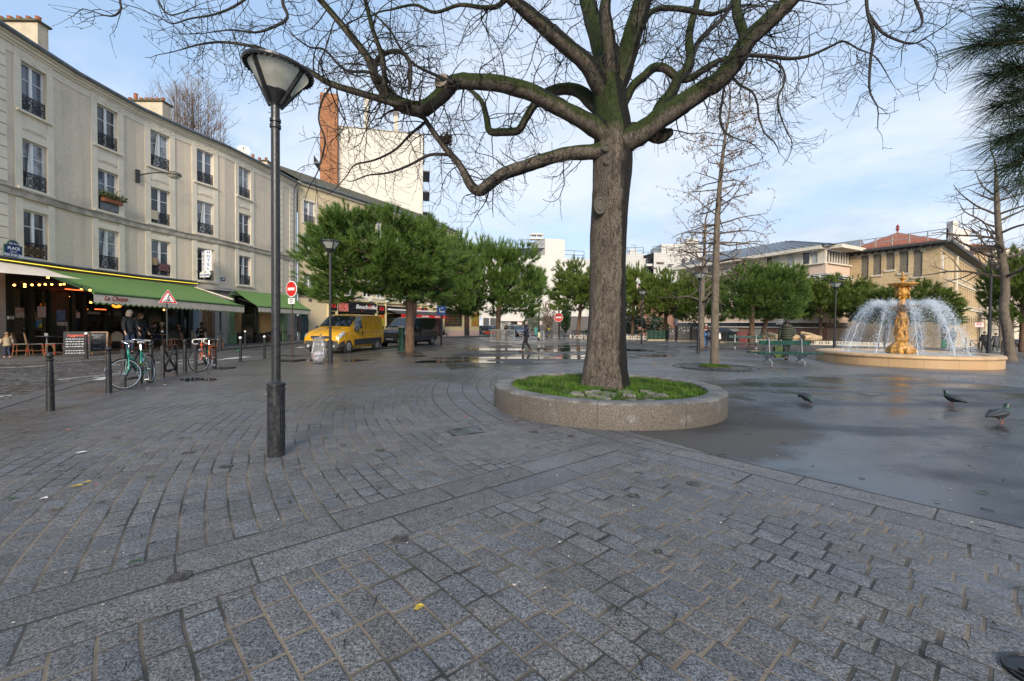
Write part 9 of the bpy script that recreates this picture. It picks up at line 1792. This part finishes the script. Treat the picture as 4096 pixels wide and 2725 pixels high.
m=MB();m.ring(J['shl'].lerp(J['shr'],.5)+Vector((0,-.02,.08)),.13,.075,18,8);tag(m.build('coat_hood',mat('coat_35_42_22',(.035,.042,.022),.8)),'thick folded hood on the shoulders of the person in green','hood')
m=MB();c=J['wrl']+Vector((-.02,-.08,-.62));c.z=.42;m.hexa([c+Vector(v)for v in((-.25,-.1,-.32),(.25,-.1,-.32),(.25,.1,-.32),(-.25,.1,-.32),(-.3,-.1,.2),(.3,-.1,.2),(.3,.1,.2),(-.3,.1,.2))]);bg=m.build('shopping_bag',mat('bag_green',(.035,.06,.008),.5,var=.35,scale=5),bevel=.02);tag(bg,'large dark green shopping bag carried by the person in green','bag');m=MB()
for o_ in(-.08,.08):m.tube(smooth_path([c+Vector((-.14,o_,.2)),J['wrl']+J['fdl']*.08,c+Vector((.14,o_,.2))],4),.01,5)
m.build('handle',mat('bag_green',(.035,.06,.008),.5),bg)
def far_person(u,vh,vf,H,*a,**k):
 Y=H*F/(vf-vh);p=AT(u,vf,Y);return person(p,*a,H=H,**k)
far_person(3808,1316,1403,1.74,3.0,'hooded person in dark clothes walking away right of the fountain',coat=(.02,.022,.03),legs=(.03,.034,.045),hood=(.02,.02,.026),stride=.25,bulk=1.35,arms=((.1,.7),(.1,.7)),coatlen=.55)
far_person(3674,1322,1396,1.74,2.8,'dark dressed person seen through the spray right of the golden column',coat=(.025,.028,.035),legs=(.03,.03,.035),hood=(.03,.03,.035),stride=.3,bulk=1.3)
far_person(3718,1335,1396,1.70,2.8,'second dark dressed person blurred by the fountain spray',coat=(.03,.034,.045),legs=(.03,.03,.035),stride=.3,bulk=1.5)
far_person(3937,1327,1408,1.78,3.1,'person in a wide black coat walking away beside the black column',coat=(.014,.014,.016),legs=(.02,.02,.022),hair=(.10,.07,.05),shoes=(.5,.5,.48),stride=.35,bulk=1.4,arms=((.1,.3),(.1,.3)),coatlen=.6)
far_person(3982,1333,1409,1.72,3.0,'person in a long grey coat walking away right of the black column',coat=(.07,.072,.075),legs=(.05,.07,.08),hair=(.06,.04,.03),shoes=(.55,.55,.55),stride=.4,bulk=1.25,arms=((.1,.5),(.1,.3)),coatlen=.95)
far_person(4090,1352,1402,1.72,1.0,'dark dressed person at the right edge down the avenue',coat=(.02,.02,.025),legs=(.02,.02,.022),stride=.4)
far_person(4020,1360,1400,1.70,2.5,'tiny figure in black beyond the leaning tree',coat=(.015,.015,.018),legs=(.03,.05,.09),stride=.3)
f,a=on_front(628);person(f.p(a-.25,FL[1]-.18,-.55),1.5,'person looking out of the open second floor window by the wall lamp',1.70,(.05,.04,.04),(.03,.03,.03),(.10,.06,.04))
SC.cycles.max_bounces=6;SC.cycles.diffuse_bounces=3;SC.cycles.glossy_bounces=3;SC.cycles.transparent_max_bounces=8
SC.cycles.use_denoising=True
